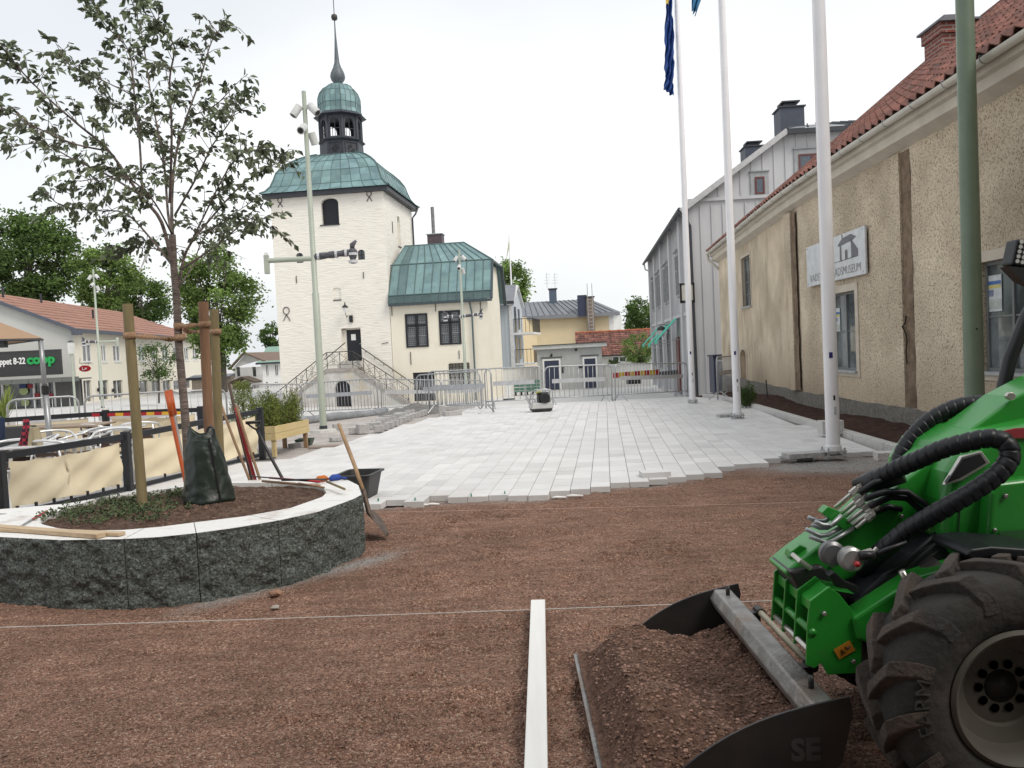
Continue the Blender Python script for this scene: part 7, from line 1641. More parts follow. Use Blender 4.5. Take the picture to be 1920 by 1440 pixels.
# soil in the planter
MAT['topsoil'] = M_('brown_topsoil', (.19, .125, .095), (.09, .055, .042), scale=22, rough=1.0, coord='World', bump=1.0, bscale=55, detail=8, spec=.1, dirt=(.30, .22, .17), dscale=5, dpos=(.56, .75))
k = MB(); xs_ = [p.x for p in PI_]; ys_ = [p.y for p in PI_]; RN = 70; nA = 360
def soil_z(x, y, f): return .425+.045*(1-f**3)+.022*noise.fractal(Vector((x*3, y*3, 2)), 1, 2, 5)+.010*noise.noise(Vector((x*14, y*14, 1)))
for j in range(RN+1):
    f = j/RN
    for i in range(nA):
        P = PI_[int(i*NP/nA)]; q_ = CPt.lerp(P, f*1.01); k.v.append(Vector((q_.x, q_.y, soil_z(q_.x, q_.y, f))))
for j in range(RN):
    for i in range(nA): a = j*nA+i; b_ = j*nA+(i+1) % nA; k.f.append([a, b_, b_+nA, a+nA]); k.m.append(0); k.t.append(1.)
k.build('planter_soil', MAT['topsoil'], None, smooth=True, kind='structure', clean=False)
# groundcover seedlings
rs = random.Random(77); k = MB()
for (px, py, r_, n) in ((160, 962, .28, 300), (215, 952, .32, 420), (250, 968, .2, 260), (300, 955, .3, 380), (330, 932, .22, 300), (120, 975, .15, 120), (190, 980, .2, 200), (280, 978, .12, 110), (355, 925, .1, 90), (240, 940, .2, 200)):
    c = zp(px, py, .45)
    for i in range(int(n*.42)):
        a = rs.uniform(0, 6.3); rr = r_*rs.random()**.7; x, y = c.x+rr*math.cos(a)*1.3, c.y+rr*math.sin(a)
        k.tone = rs.uniform(.55, 1.7); z = soil_z(x, y, .6)
        for q_ in range(3): leafq(k, Vector((x, y, z+rs.uniform(.005, .035))), Vector((rs.gauss(0, 1), rs.gauss(0, 1), rs.uniform(.1, .9))), rs.uniform(.014, .032), rs.uniform(.011, .02), rs)
MAT['weed'] = M_('seedling_leaf', (.085, .115, .05), (.055, .08, .035), scale=6, rough=.7, tone=True)
k.build('seedlings', MAT['weed'], label='low green ground cover seedlings on the planter soil left of the bag', cat='ground cover', kind='stuff', clean=False)
k = MB()
for i in range(2600):
    a = rs.uniform(0, 6.3); f = rs.random()**.6; P = PI_[int(a/6.3*NP) % NP]; q_ = CPt.lerp(P, f*.97); k.tone = rs.choice([.4, .6, .8, 1, 1.2]); pebble(k, q_.x, q_.y, soil_z(q_.x, q_.y, f), rs.choice([.004, .005, .007, .01]), rs)
k.build('soil_crumbs', MAT['pebble'], label='brown soil crumbs scattered over the planter bed', cat='soil', kind='stuff', clean=False)
# planks and stick on the rim
MAT['pine'] = M_('planed_pine', (.55, .42, .28), (.44, .32, .20), scale=4, rough=.75, stretch=(.5, 8, 8)); MAT['oldwood'] = M_('worn_handle_wood', (.36, .23, .13), (.24, .15, .085), scale=6, rough=.7, stretch=(4, 4, .5))
def plank(a, b_, z, w_, h_, lb):
    A, B = zp(*a, z), zp(*b_, z); k = MB(); k.beam(A, B, w_, h_); return k.build('plank', MAT['pine'], None, bevel=.003, label=lb, cat='plank')
plank((-120, 980), (190, 1004), ZT+.02, .07, .03, 'longer pale plank lying on the left front of the planter rim'); plank((-60, 990), (229, 1001), ZT+.016, .06, .022, 'shorter pale plank end showing beyond the other plank')
def rod(name, pts, r, mt, lb, cat, n=8, extra=None):
    t = thing(name, lb, cat, tuple(pts[0])); k = MB(); k.tube(pts, r, n); k.build('shaft', mt, t, world=True, smooth=True); return t
MAT['redpaint'] = M_('red_paint', (.42, .02, .025), rough=.4); MAT['orange'] = M_('orange_plastic', (.62, .12, .02), (.5, .09, .02), rough=.4)
t = rod('marking_stick', [zp(38, 987, ZT+.01), zp(60, 974, ZT+.012)], .008, MAT['galv'], 'thin grey and red stick lying on the left rim of the planter', 'stick'); k = MB(); k.tube([zp(60, 974, ZT+.012), zp(88, 958, ZT+.012)], .009, 8); k.build('red_end', MAT['redpaint'], t, world=True)
# tools lying on the rear rim
for i, (a, b_, r, m_, lb) in enumerate((((492, 902), (600, 911), .011, 'oldwood', 'dark wooden tool handle lying nearest across the rear rim'), ((505, 896), (600, 903), .010, 'redpaint', 'red handle lying across the rear rim of the planter'), ((528, 900), (612, 899), .010, 'darkmetal', 'black metal rod lying across the rear rim of the planter'), ((560, 906), (608, 914), .008, 'oldwood', 'short wooden rod lying across the right end of the soil'), ((613, 903), (646, 917), .010, 'stakegreen', 'short greyish stick lying alone on the right rim'), ((470, 893), (560, 900), .006, 'darkmetal', 'thin dark rod lying farthest back on the rear rim'))):
    rod('loose_handle', [zp(*a, ZT+.03+.008*i), zp(*b_, ZT+.02+.008*i)], r, MAT[m_], lb, 'tool handle')
for (a, b_, col, lb) in (((592, 902), (614, 898), 'orange', 'orange glove lying among the handles on the rim'), ((618, 899), (640, 896), 'blue', 'blue glove lying on the right rim of the planter')):
    A, B = zp(*a, ZT+.02), zp(*b_, ZT+.02); k = MB(); k.tube([A, A.lerp(B, .3)+Vector((0, 0, .015)), A.lerp(B, .7)+Vector((0, .01, .01)), B], [.018, .028, .03, .015], 9); 
    for q_ in range(4): k.tube([B, B+Vector((.05, .02*(q_-1.5), -.004))], [.010, .006], 6)
    k.build('work_glove', M_('glove_'+col, {'orange': (.6, .16, .02), 'blue': (.03, .08, .38)}[col], rough=.8), None, label=lb, cat='glove', smooth=True)
# standing tools behind the planter, leaning towards the rear stake
def tool(top, bot, dt, db, r, mt, lb, kind='handle'):
    A = at(*top, dt); B = at(*bot, db); d = (A-B).normalized(); g0 = B-d*((B.z-.10)/d.z); t = thing({'handle': 'rake', 'orange': 'orange_tool', 'spade': 'spade'}[kind], lb, 'garden tool', tuple(g0)); k = MB(); n = 8; k.tube([g0.lerp(A, i/n)+Vector((.004*math.sin(i*.8), 0, 0)) for i in range(n+1)], r, 10); k.build('handle', mt, t, world=True, smooth=True)
    side = Vector((1, .2, 0)).normalized()
    if kind == 'handle': k = MB(); k.beam(g0-side*.16, g0+side*.16, .03, .03); k.build('head', MAT['iron'], t, world=True)
    if kind == 'orange': k = MB(); k.tube([A-d*.25, A+d*.01], r*1.35, 12); k.build('grip', MAT['orange'], t, world=True, smooth=True)
    if kind == 'spade':
        k = MB(); w_ = .062; q_ = A+d*.0; k.tube([q_-d*.0, q_+side*w_*.5+d*.03, q_+side*w_+d*.085], .010, 7); k.tube([q_, q_-side*w_*.5+d*.03, q_-side*w_+d*.085], .010, 7); k.tube([q_+side*(w_+.012)+d*.09, q_-side*(w_+.012)+d*.09], .016, 9); k.build('d_grip', MAT['black'], t, world=True, smooth=True)
        k = MB(); k.prism([(-.09, 0), (.09, 0), (.085, -.2), (.04, -.25), (-.04, -.25), (-.085, -.2)], .006, Matrix.Translation(g0+Vector((0, 0, .26)))); k.build('blade', MAT['iron'], t, world=True)
    return t
tool((414, 757), (466, 897), 7.95, 7.9, .013, MAT['oldwood'], 'leaning wooden handle leftmost of the group behind the planter')
tool((429, 718), (462, 860), 8.15, 8.0, .014, M_('dark_handle', (.10, .065, .05), rough=.7), 'tallest leaning handle, dark brown, behind the planter')
tool((442, 765), (477, 897), 8.05, 7.9, .016, MAT['redpaint'], 'leaning red handle between the wooden ones behind the planter')
tool((443, 760), (486, 897), 8.0, 7.85, .014, MAT['oldwood'], 'leaning wooden handle rightmost, just behind the red one')
tool((482, 806), (528, 895), 8.05, 7.9, .016, MAT['black'], 'black spade with a D-shaped grip right of the leaning handles', 'spade')
tool((313, 735), (346, 898), 7.9, 7.75, .019, MAT['orange'], 'orange tool leaning left of the trunk, the thicker one', 'orange')
tool((320, 733), (347, 890), 8.0, 7.85, .015, MAT['galv'], 'silver tool with orange grip leaning beside the orange one', 'orange')
# shovel leaning against the tip of the planter
A, B, Cc = at(635, 795, 7.35), at(684, 930, 6.98), at(692, 962, 6.93); D_ = zp(727, 1006, .02)
t = thing('shovel', 'worn shovel with wooden handle leaning on the right tip of the planter', 'shovel', tuple(D_)); k = MB(); k.tube([A, A.lerp(B, .25)+Vector((.004, 0, 0)), A.lerp(B, .6)+Vector((.008, 0, 0)), B], [.016, .018, .0175, .019], 12); k.build('handle', M_('ash_handle', (.42, .27, .15), (.30, .19, .10), scale=5, rough=.6, stretch=(3, 3, .6)), t, world=True, smooth=True)
k = MB(); k.tube([B-(Cc-B)*.4, B, Cc, Cc.lerp(D_, .25)], [.020, .022, .022, .012], 10); k.build('socket', M_('rusty_steel', (.16, .11, .08), (.09, .07, .06), scale=20, rough=.6, metal=.4), t, world=True, smooth=True)
k = MB(); ax = (D_-Cc); sd_ = ax.cross(Vector((.3, 1, 0))).normalized(); sd_ = Vector((-.05, 1, .05)).normalized(); nb, ns = 10, 8
for i in range(nb+1):
    f = i/nb; w_ = lerpk(f, [(0, .05), (.12, .105), (.7, .12), (.9, .10), (1, .07)]); c = Cc+ax*(.05+.95*f)
    for j in range(ns+1): u = -1+2*j/ns; k.v.append(c+sd_*w_*u+Vector((0, 0, .022*u*u+.015*math.sin(f*3))))
for i in range(nb):
    for j in range(ns): a = i*(ns+1)+j; k.f.append([a, a+1, a+ns+2, a+ns+1]); k.m.append(0); k.t.append(1.)
o = k.build('blade', M_('shovel_blade', (.15, .11, .085), (.08, .065, .055), scale=12, rough=.55, metal=.4), t, world=True, smooth=True); md = o.modifiers.new('t', 'SOLIDIFY'); md.thickness = .003
# black mortar tub
c = gp(686, 938, .06); t = thing('mortar_tub', 'black rectangular mortar tub standing behind the planter tip', 'tub', (c.x-.1, c.y+.22, .062), R(-10)); k = MB()
def ring(hx, hy, z, n=6, rc=.06):
    o = []; 
    for cx_, cy_, a0 in ((hx-rc, hy-rc, 0), (-hx+rc, hy-rc, 90), (-hx+rc, -hy+rc, 180), (hx-rc, -hy+rc, 270)):
        for i in range(n): a = R(a0+90*i/(n-1)); o.append(Vector((cx_+rc*math.cos(a), cy_+rc*math.sin(a), z)))
    return o
rings = [ring(.10, .10, .0), ring(.145, .19, .0), ring(.19, .24, .25), ring(.215, .265, .25), ring(.215, .265, .265), ring(.18, .23, .265), ring(.14, .185, .02), ring(.08, .1, .015)]
for r0, r1 in zip(rings, rings[1:]):
    for i in range(len(r0)): k.quad(r0[i], r0[(i+1) % len(r0)], r1[(i+1) % len(r0)], r1[i])
k.add(rings[0], [tuple(range(len(rings[0])))]); k.add(rings[-1], [tuple(range(len(rings[0])))]); k.build('tub_shell', M_('tub_black', (.035, .036, .038), (.025, .026, .028), rough=.5), t)
# stones at the planter foot
for px, py, r_, col, lb in ((518, 1122, .035, (.34, .20, .13), 'brown stone lying at the foot of the planter'), (524, 1098, .026, (.62, .60, .52), 'white stone chip above the brown stone at the planter foot'), (661, 1041, .022, (.65, .62, .56), 'pale stone chip near the shovel at the planter foot'), (516, 1145, .02, (.4, .36, .33), 'small flat grey stone below the brown stone')):
    p = gp(px, py); k = MB(); random.seed(int(px)); k.ico((0, 0, r_*.35), r_, 2, (1.4, 1, .65), .12); o = k.build('stone', M_('stone_'+str(px), col, rough=.9, bump=.4, bscale=60), None, label=lb, cat='stone'); o.location = (p.x, p.y, gravel_h(p.x, p.y))
# string lines over the gravel
def string(a, b_, h, lb, col):
    A, B = zp(*a, h), zp(*b_, h); t = thing('string_line', lb, 'string', tuple(A)); k = MB(); n = 10; k.tube([A.lerp(B, i/n)-Vector((0, 0, .006*math.sin(math.pi*i/n))) for i in range(n+1)], .0022, 5); k.build('cord', col, t, world=True)
string((-60, 1178), (1500, 1124), .06, 'white guide string stretched across the near gravel, past the straightedge', M_('string_white', (.7, .7, .68), rough=.8)); string((686, 961), (1600, 939), .09, 'pale pink guide string in front of the paving edge', M_('string_pink', (.62, .42, .36), rough=.8))
# straightedge
A, B = zp(1009, 1131, .05), zp(1004, 1560, .05); k = MB(); k.beam(A, B, .084, .045); o = k.build('straightedge', M_('anodised_aluminium', (.80, .79, .76), (.72, .71, .68), scale=4, rough=.42, metal=.1, stretch=(4, .3, 4)), None, bevel=.003, label='long pale aluminium straightedge lying on the gravel', cat='straightedge')
# bits of white litter and green spacers along the paving edge
rs = random.Random(5)
for i, (px, py, lb) in enumerate(((793, 948, 'white cable end beside the second front slab'), (812, 947, 'longer white plastic scrap below the front slabs'), (1048, 934, 'small white plastic scrap near the middle of the paving edge'), (1078, 931, 'crumpled white scrap right of the other one at the paving edge'))):
    p = gp(px, py, .01); k = MB(); k.tube([Vector((0, 0, .012)), Vector((.05, .01, .016)), Vector((.11+.02*i, 0, .012))], [.012, .015, .010], 7); o = k.build('plastic_scrap', MAT['white'], None, label=lb, cat='litter', smooth=True); o.location = (p.x, p.y, .0)
for (px, py, lb) in ((710, 945, 'green spacer tab at the leftmost visible slab joint'), (779, 944, 'green spacer tab beside the white cable end'), (884, 936, 'green spacer tab in the joint left of centre'), (947, 932, 'green spacer tab in the joint near the centre')):
    p = gp(px, py, .03); k = MB(); k.box(-.006, .006, -.01, .02, -.03, .03); o = k.build('spacer_tab', M_('spacer_green', (.02, .30, .16), rough=.5), None, label=lb, cat='spacer'); o.location = (p.x, p.y-.01, .03)
# ================= cafe enclosure =================
MAT['canvas'] = M_('beige_canvas', (.76, .67, .49), (.72, .62, .44), scale=2, rough=.9, bump=.15, bscale=5, spec=.2)
def fence(G_, heights, name, label, base=.0, group='canvas windbreaks round the cafe'):
    t = thing(name, label, 'windbreak', tuple(G_[0]), 0, group)
    for i, (g_, h) in enumerate(zip(G_, heights)):
        k = MB(); k.box(g_.x-.045, g_.x+.045, g_.y-.045, g_.y+.045, base, h+.02); k.build('post', MAT['blackpaint'], t, world=True, bevel=.006)
        k = MB(); k.box(g_.x-.16, g_.x+.16, g_.y-.16, g_.y+.16, base-.0, base+.02); k.build('foot_plate', MAT['iron'], t, world=True)
    for i in range(len(G_)-1):
        a, b_ = G_[i], G_[i+1]; d = (b_-a).normalized(); ha, hb = heights[i], heights[i+1]; up_ = Vector((0, 0, 1)); A, B = a+d*.05, b_-d*.05
        k = MB(); k.beam(A+up_*(ha-.04), B+up_*(hb-.04), .045, .075); k.build('top_rail', MAT['blackpaint'], t, world=True, bevel=.004); k = MB(); k.beam(A+up_*(base+.10), B+up_*(base+.10), .04, .05); k.build('bottom_rail', MAT['blackpaint'], t, world=True)
        k = MB(); n, m = 40, 12; n_ = Vector((-d.y, d.x, 0))
        for j in range(m+1):
            f = j/m
            for q_ in range(n+1):
                u = q_/n; lo, hi = base+.15, (ha*(1-u)+hb*u)-.10-.03*math.sin(math.pi*u)-.02*abs(math.sin(math.pi*u*4)); uu = .03+.94*u+.02*math.sin(f*3)*(1 if u < .5 else -1)*(1-abs(2*u-1)); p = A.lerp(B, uu); z = lo+(hi-lo)*f+.012*math.sin(u*17)*(1-f)
                p = p+n_*(.018*math.sin(u*9+f*5)+.012*math.sin((u-f*.5)*22)); k.v.append(Vector((p.x, p.y, z)))
        for j in range(m):
            for q_ in range(n): a_ = j*(n+1)+q_; k.f.append([a_, a_+1, a_+n+2, a_+n+1]); k.m.append(0); k.t.append(1.)
        k.build('canvas_panel', MAT['canvas'], t, world=True, smooth=True)
        for q_ in range(7): p = A.lerp(B, (q_+.5)/7); k = MB(); k.box(p.x-.012, p.x+.012, p.y-.012, p.y+.012, base+.11, base+.17); k.build('clip', MAT['blackpaint'], t, world=True)
    return t
g0, g1, g2 = gp(8, 985), gp(243, 930), gp(493, 864)
hts = [at(10, 848, g0.y).z, at(240, 812, g1.y).z, at(493, 766, g2.y).z]; print('fence', g0, g1, g2, hts)
gl_ = g0+(g0-g1)*.9; fence([gl_, g0, g1, g2], [hts[0]]+hts, 'canvas_windbreak', 'beige canvas windbreak on black posts running behind the planter')
gb0, gb1, gb2 = Vector((-14.5, 12.4, 0)), Vector((-765*13.3/1497, 13.3, 0)), Vector((-587*13.7/1497, 13.7, 0))
hz = [.80, at(194, 771, 13.3).z, at(372, 764, 13.7).z]; print(hz)
fb = fence([gb0, gb1, gb2], hz, 'canvas_windbreak', 'rear beige canvas windbreak with red and yellow striped tape, behind the cafe tables')
A, B = at(172, 778.5, 13.15), at(346, 774, 13.55)
for i in range(12):
    if i == 1: continue
    k = MB(); k.beam(A.lerp(B, i/12), A.lerp(B, (i+1)/12), .01, .055); k.build('tape_stripe', M_('tape_red', (.42, .02, .03), rough=.5) if i % 2 == 0 else M_('tape_yellow', (.72, .42, .04), rough=.5), fb, world=True)
# bistro chairs with bent aluminium arms
MAT['alu'] = M_('polished_aluminium', (.80, .80, .80), rough=.25, metal=.35); MAT['slatbrown'] = M_('brown_slat', (.085, .05, .035), rough=.6)
def make_chair(label):
    t = thing('bistro_chair', label, 'chair', (0, 0, 0), 0, 'aluminium bistro chairs of the cafe')
    for i in range(6): pass
    k = MB()
    for i in range(6): x = -.19+.076*i; k.box(x-.03, x+.03, -.2, .2, .435, .45)
    k.build('seat', MAT['slatbrown'], t); k = MB()
    for i in range(3): z = .50+.06*i; k.box(-.19, .19, .205+.02*i, .22+.02*i, z, z+.045)
    k.build('backrest', MAT['slatbrown'], t)
    k = MB(); pts = [(-.27, -.22, .64), (-.28, -.05, .67), (-.27, .12, .69)]+[(-.27*math.cos(a), .16+.14*math.sin(a), .70+.06*math.sin(a)) for a in [R(15*i) for i in range(1, 12)]]+[(.27, .12, .69), (.28, -.05, .67), (.27, -.22, .64)]
    k.tube(pts, .017, 10); k.build('arm_loop', MAT['alu'], t, smooth=True)
    for sx in (-1, 1):
        k = MB(); k.tube([(sx*.27, -.22, .64), (sx*.25, -.23, .55), (sx*.23, -.22, 0)], .013, 8); k.build('leg', MAT['alu'], t, smooth=True)
        k = MB(); k.tube([(sx*.2, .26, .72), (sx*.2, .21, .45), (sx*.23, .26, 0)], .013, 8); k.build('leg', MAT['alu'], t, smooth=True)
    k = MB(); k.tube([(-.22, -.2, .43), (.22, -.2, .43), (.22, .2, .43), (-.22, .2, .43), (-.22, -.2, .43)], .011, 6); k.build('seat_frame', MAT['alu'], t, smooth=True); return t
ch = make_chair('x'); used = False
for px, py, D, rz, lb in ((20, 832, 9.6, 20, 'bistro chair nearest the left post, only its arm loop above the windbreak'), (97, 812, 10.9, 35, 'bistro chair behind the plaid shirt, below the parasol pole'), (160, 810, 11.0, -30, 'bistro chair left of the lone green stake'), (196, 795, 12.3, 150, 'bistro chair under the rear windbreak left of the stake'), (262, 792, 12.3, 200, 'bistro chair right of the lone green stake'), (120, 840, 9.8, 160, 'bistro chair low behind the beige canvas, left of the corner post'), (60, 828, 10.2, -60, 'bistro chair between the two nearest tables'), (214, 826, 10.7, 20, 'bistro chair just behind the canvas corner post')):
    p = at(px, py, D); o = ch if not used else dup(ch); used = True; o['label'] = lb; o.location = (p.x, p.y, 0); o.rotation_euler = (0, 0, R(rz))
# tables
def table(px, D, lb, mt, w_=.72, rz=0, h=.72, cat='table'):
    p = at(px, 830, D); t = thing('cafe_table', lb, cat, (p.x, D, 0), R(rz)); k = MB(); k.box(-w_/2, w_/2, -.36, .36, h-.03, h); k.build('table_top', mt, t, bevel=.01)
    for sx in (-1, 1):
        for sy_ in (-1, 1): k = MB(); k.beam((sx*(w_/2-.06), sy_*.3, 0), (sx*(w_/2-.12), sy_*.28, h-.03), .04, .04); k.build('leg', MAT['slatbrown'] if mt != MAT['alu'] else MAT['alu'], t)
table(95, 12.2, 'long wooden cafe table behind the parasol pole', M_('table_wood', (.33, .25, .18), (.27, .2, .14), scale=3, rough=.6, stretch=(.4, 4, 4)), 1.7, 3, .76)
table(215, 11.7, 'silver cafe table right of the parasol pole', MAT['alu'], .75, 12); table(80, 9.9, 'silver cafe table nearest to the canvas', MAT['alu'], .75, 12, .70)
# dark chair with plaid shirt and blue jacket
p = at(32, 810, 10.6); t = thing('grey_chair', 'dark grey high-backed chair carrying a plaid shirt', 'chair', (p.x, 10.6, 0), R(15)); k = MB(); k.box(-.24, .24, -.02, .03, .42, .88); k.build('backrest', M_('charcoal_mesh', (.045, .048, .05), rough=.8), t, bevel=.03); k = MB(); k.box(-.24, .24, -.45, 0, .40, .44); k.build('seat', M_('charcoal_mesh2', (.045, .048, .05), rough=.8), t)
for sx in (-1, 1):
    for y_ in (-.42, 0): k = MB(); k.tube([(sx*.22, y_, 0), (sx*.22, y_, .42)], .014, 6); k.build('leg', MAT['alu'], t)
def plaid():
    m, nt, b = newmat('red_plaid'); N = nt.nodes.new; L = nt.links.new; t_ = N('ShaderNodeTexCoord'); c = N('ShaderNodeTexChecker'); c.inputs['Scale'].default_value = 26; c.inputs['Color1'].default_value = (.36, .03, .05, 1); c.inputs['Color2'].default_value = (.03, .02, .04, 1); L(t_.outputs['Object'], c.inputs['Vector']); L(c.outputs[0], b.inputs['Base Color']); b.inputs['Roughness'].default_value = .9; return m
def cloth(px0, px1, py0, py1, D, mt, name, lb, seed=1):
    k = MB(); n, m = 16, 20
    for j in range(m+1):
        v = j/m
        for i in range(n+1):
            u = i/n; wv = 1-.25*math.sin(v*3+seed); x = (px0+px1)/2+(u-.5)*(px1-px0)*(.6+.4*v)*wv; p = at(x, py0+(py1-py0)*v, D); k.v.append(Vector((p.x, D-.06*math.sin(u*math.pi)-.03*math.sin(u*14+seed)*v, p.z)))
    for j in range(m):
        for i in range(n): a = j*(n+1)+i; k.f.append([a, a+1, a+n+2, a+n+1]); k.m.append(0); k.t.append(1.)
    o = k.build(name, mt, None, smooth=True, label=lb, cat='clothing'); md = o.modifiers.new('t', 'SOLIDIFY'); md.thickness = .012; return o
cloth(38, 62, 786, 838, 9.7, plaid(), 'plaid_shirt', 'red and black plaid shirt hanging on the dark grey chair', 1); cloth(54, 76, 800, 842, 9.66, M_('khaki_cloth', (.42, .36, .24), rough=.95), 'khaki_jacket', 'khaki jacket hanging beside the plaid shirt', 3)
cloth(-22, 13, 782, 826, 9.9, M_('navy_cloth', (.02, .035, .08), rough=.9), 'navy_jacket', 'dark blue jacket at the left edge of the cafe', 5)
# parasol
pb = at(92, 812, 11.6); pt = at(76, 638, 11.6); t = thing('cafe_parasol', 'large tan cafe parasol roof on a grey pole at the left edge', 'parasol', (pb.x, 11.6, 0)); k = MB(); k.tube([(pb.x+.02, 11.6, 0), pb.lerp(pt, .45)], .040, 12); k.tube([pb.lerp(pt, .45), pt], .033, 12); k.build('pole', M_('grey_pole', (.34, .35, .36), rough=.35, metal=.4), t, world=True, smooth=True)
k = MB(); q_ = pb.lerp(pt, .42); k.tube([q_, q_+Vector((0, 0, .12))], .05, 12); k.build('clamp', MAT['black'], t, world=True)
C1 = at(80, 634, 11.6); C2 = C1+Vector((-2.3, -2.4, 0)); C4 = C1+Vector((-2.5, 2.3, 0)); C3 = C2+Vector((-2.5, 2.3, 0)); AP = (C1+C2+C3+C4)/4+Vector((0, 0, 1.05)); MAT['tan'] = M_('tan_canvas', (.36, .24, .155), (.32, .21, .135), scale=1.5, rough=.85)
k = MB(); 
for a, b_ in ((C1, C2), (C2, C3), (C3, C4), (C4, C1)): k.add([a, b_, AP], [(0, 1, 2)]); k.add([a-Vector((0, 0, .02)), b_-Vector((0, 0, .02)), AP-Vector((0, 0, .02))], [(0, 1, 2)])
k.build('canopy', MAT['tan'], t, world=True); k = MB()
for a in (C1, C2, C3, C4): k.tube([a-Vector((0, 0, .03)), AP-Vector((0, 0, .05))], .016, 6)
for a, b_ in ((C1, C2), (C2, C3), (C3, C4), (C4, C1)): k.tube([a-Vector((0, 0, .02)), b_-Vector((0, 0, .02))], .014, 6)
k.build('frame', MAT['darkmetal'], t, world=True); k = MB(); h_ = at(2, 646, 11.3); k.cbox(h_, (.12, .12, .09)); k.build('heater', MAT['darkmetal'], t, world=True)
# spiky plant by the shop
p = at(8, 775, 22); t = thing('spiky_plant', 'yellow-green spiky plant in a pot behind the leftmost barrier', 'plant', (p.x, 22, -.2)); k = MB(); rs = random.Random(3)
for i in range(44):
    a = rs.uniform(0, 6.3); e = Vector((math.cos(a)*rs.uniform(.2, .6), math.sin(a)*.4, rs.uniform(.6, 1.1))); b_ = Vector((p.x, 22, .25)); w_ = Vector((-math.sin(a), math.cos(a), 0))*.025; k.tone = rs.uniform(.7, 1.5); m_ = b_+e*.55+Vector((0, 0, .08)); k.add([b_-w_, b_+w_, m_+w_, m_-w_], [(0, 1, 2, 3)]); k.add([m_-w_, m_+w_, b_+e], [(0, 1, 2)])
k.build('leaves', MAT['leafyellow'], t, world=True); k = MB(); k.lathe([(.18, 0), (.26, .5)], 14, Matrix.Translation((p.x, 22, -.2))); k.build('pot', MAT['concrete'], t, world=True)
# ================= raised wooden planter box with shrubs =================
a = gp(519, 858, .02); b_ = gp(581, 840, .02); d = (b_-a); d.z = 0; Lb = d.length*1.02; d.normalize(); ang = math.atan2(d.y, d.x); MAT['newpine'] = M_('new_pine', (.62, .50, .27), (.55, .42, .20), scale=3, rough=.7, stretch=(.4, 5, 5), dirt=(.42, .29, .12), dscale=2.5, dpos=(.6, .75))
t = thing('wooden_planter_box', 'raised yellow pine planter box on legs beside the windbreak', 'planter box', (a.x, a.y, .03), ang); zt_ = at(519, 799, a.y).z-.03; zb_ = at(519, 826, a.y).z-.03; print('box', Lb, zt_, zb_)
for j in range(2): k = MB(); z0_ = zb_+(zt_-zb_)*j/2; k.box(0, Lb, 0, .03, z0_+.002, z0_+(zt_-zb_)/2-.002); k.box(.0, .028, .032, .5, z0_+.002, z0_+(zt_-zb_)/2-.002); k.box(Lb-.028, Lb, .032, .5, z0_+.002, z0_+(zt_-zb_)/2-.002); k.box(0, Lb, .5, .53, z0_+.002, z0_+(zt_-zb_)/2-.002); k.build('board', MAT['newpine'], t, bevel=.003)
for x in (.05, Lb-.05):
    for y in (.06, .46): k = MB(); k.box(x-.03, x+.03, y-.03, y+.03, 0, zt_-.01); k.build('leg', MAT['oldwood'] if y > .2 or x > 1 else MAT['newpine'], t)
k = MB(); k.box(.03, Lb-.03, .032, .498, zb_+.05, zt_-.04); k.build('soil', MAT['soil'], t)
nn = Vector((-d.y, d.x, 0)); 
for f, r_, h, sd_, lb in ((.22, .27, .62, 4, 'feathery green shrub at the near end of the wooden planter box'), (.74, .30, .60, 5, 'feathery green shrub at the far end of the wooden planter box')):
    c = a+d*Lb*f+nn*.25; rs = random.Random(sd_); tt = thing('feathery_shrub', lb, 'shrub', (c.x, c.y, zt_-.02), 0, 'feathery evergreen shrubs'); k = MB(); st = MB()
    for s_ in range(46):
        aa = rs.uniform(0, 6.3); rr = r_*rs.random()**.5; e = Vector((c.x+rr*math.cos(aa)*1.15, c.y+rr*math.sin(aa), zt_+h*rs.uniform(.55, 1.1)*(1-.3*rr/r_))); b0_ = Vector((c.x+rr*.6*math.cos(aa), c.y+rr*.6*math.sin(aa), zt_-.03)); st.tube([b0_, e], [.005, .001], 4)
        for i in range(110):
            f_ = rs.uniform(.05, 1.02); q_ = b0_.lerp(e, f_)+Vector((rs.gauss(0, .05), rs.gauss(0, .05), rs.gauss(0, .03)))*(1.25-f_*.8); k.tone = rs.uniform(.5, 1.6)*(.8+.4*(s_ % 3)/2); leafq(k, q_, Vector((rs.gauss(0, .7), rs.gauss(0, .7), rs.gauss(.9, .5))), rs.uniform(.03, .055), .012, rs)
    st.build('stems', MAT['bark'], tt, world=True); k.build('foliage', MAT['leafyellow'], tt, world=True, clean=False)
# a further shrub and trough behind the enclosure
rs = random.Random(8); c = at(456, 770, 16.0); tt = thing('feathery_shrub', 'feathery green shrub farther back, above the windbreak rail', 'shrub', (c.x, 16, .0), 0, 'feathery evergreen shrubs'); k = MB(); st = MB(); st.tube([(c.x, 16, 0), (c.x, 16, .8)], .02, 6)
for i in range(2600): a_ = rs.uniform(0, 6.3); rr = .32*rs.random()**.5; z = rs.uniform(.15, 1.2); q_ = Vector((c.x+rr*math.cos(a_)*(1.25-.7*z), 16+rr*math.sin(a_), z)); k.tone = rs.uniform(.5, 1.5); leafq(k, q_, Vector((rs.gauss(0, .6), rs.gauss(0, .6), rs.gauss(.9, .5))), .055, .014, rs)
st.build('stems', MAT['bark'], tt, world=True); k.build('foliage', MAT['leafyellow'], tt, world=True, clean=False)
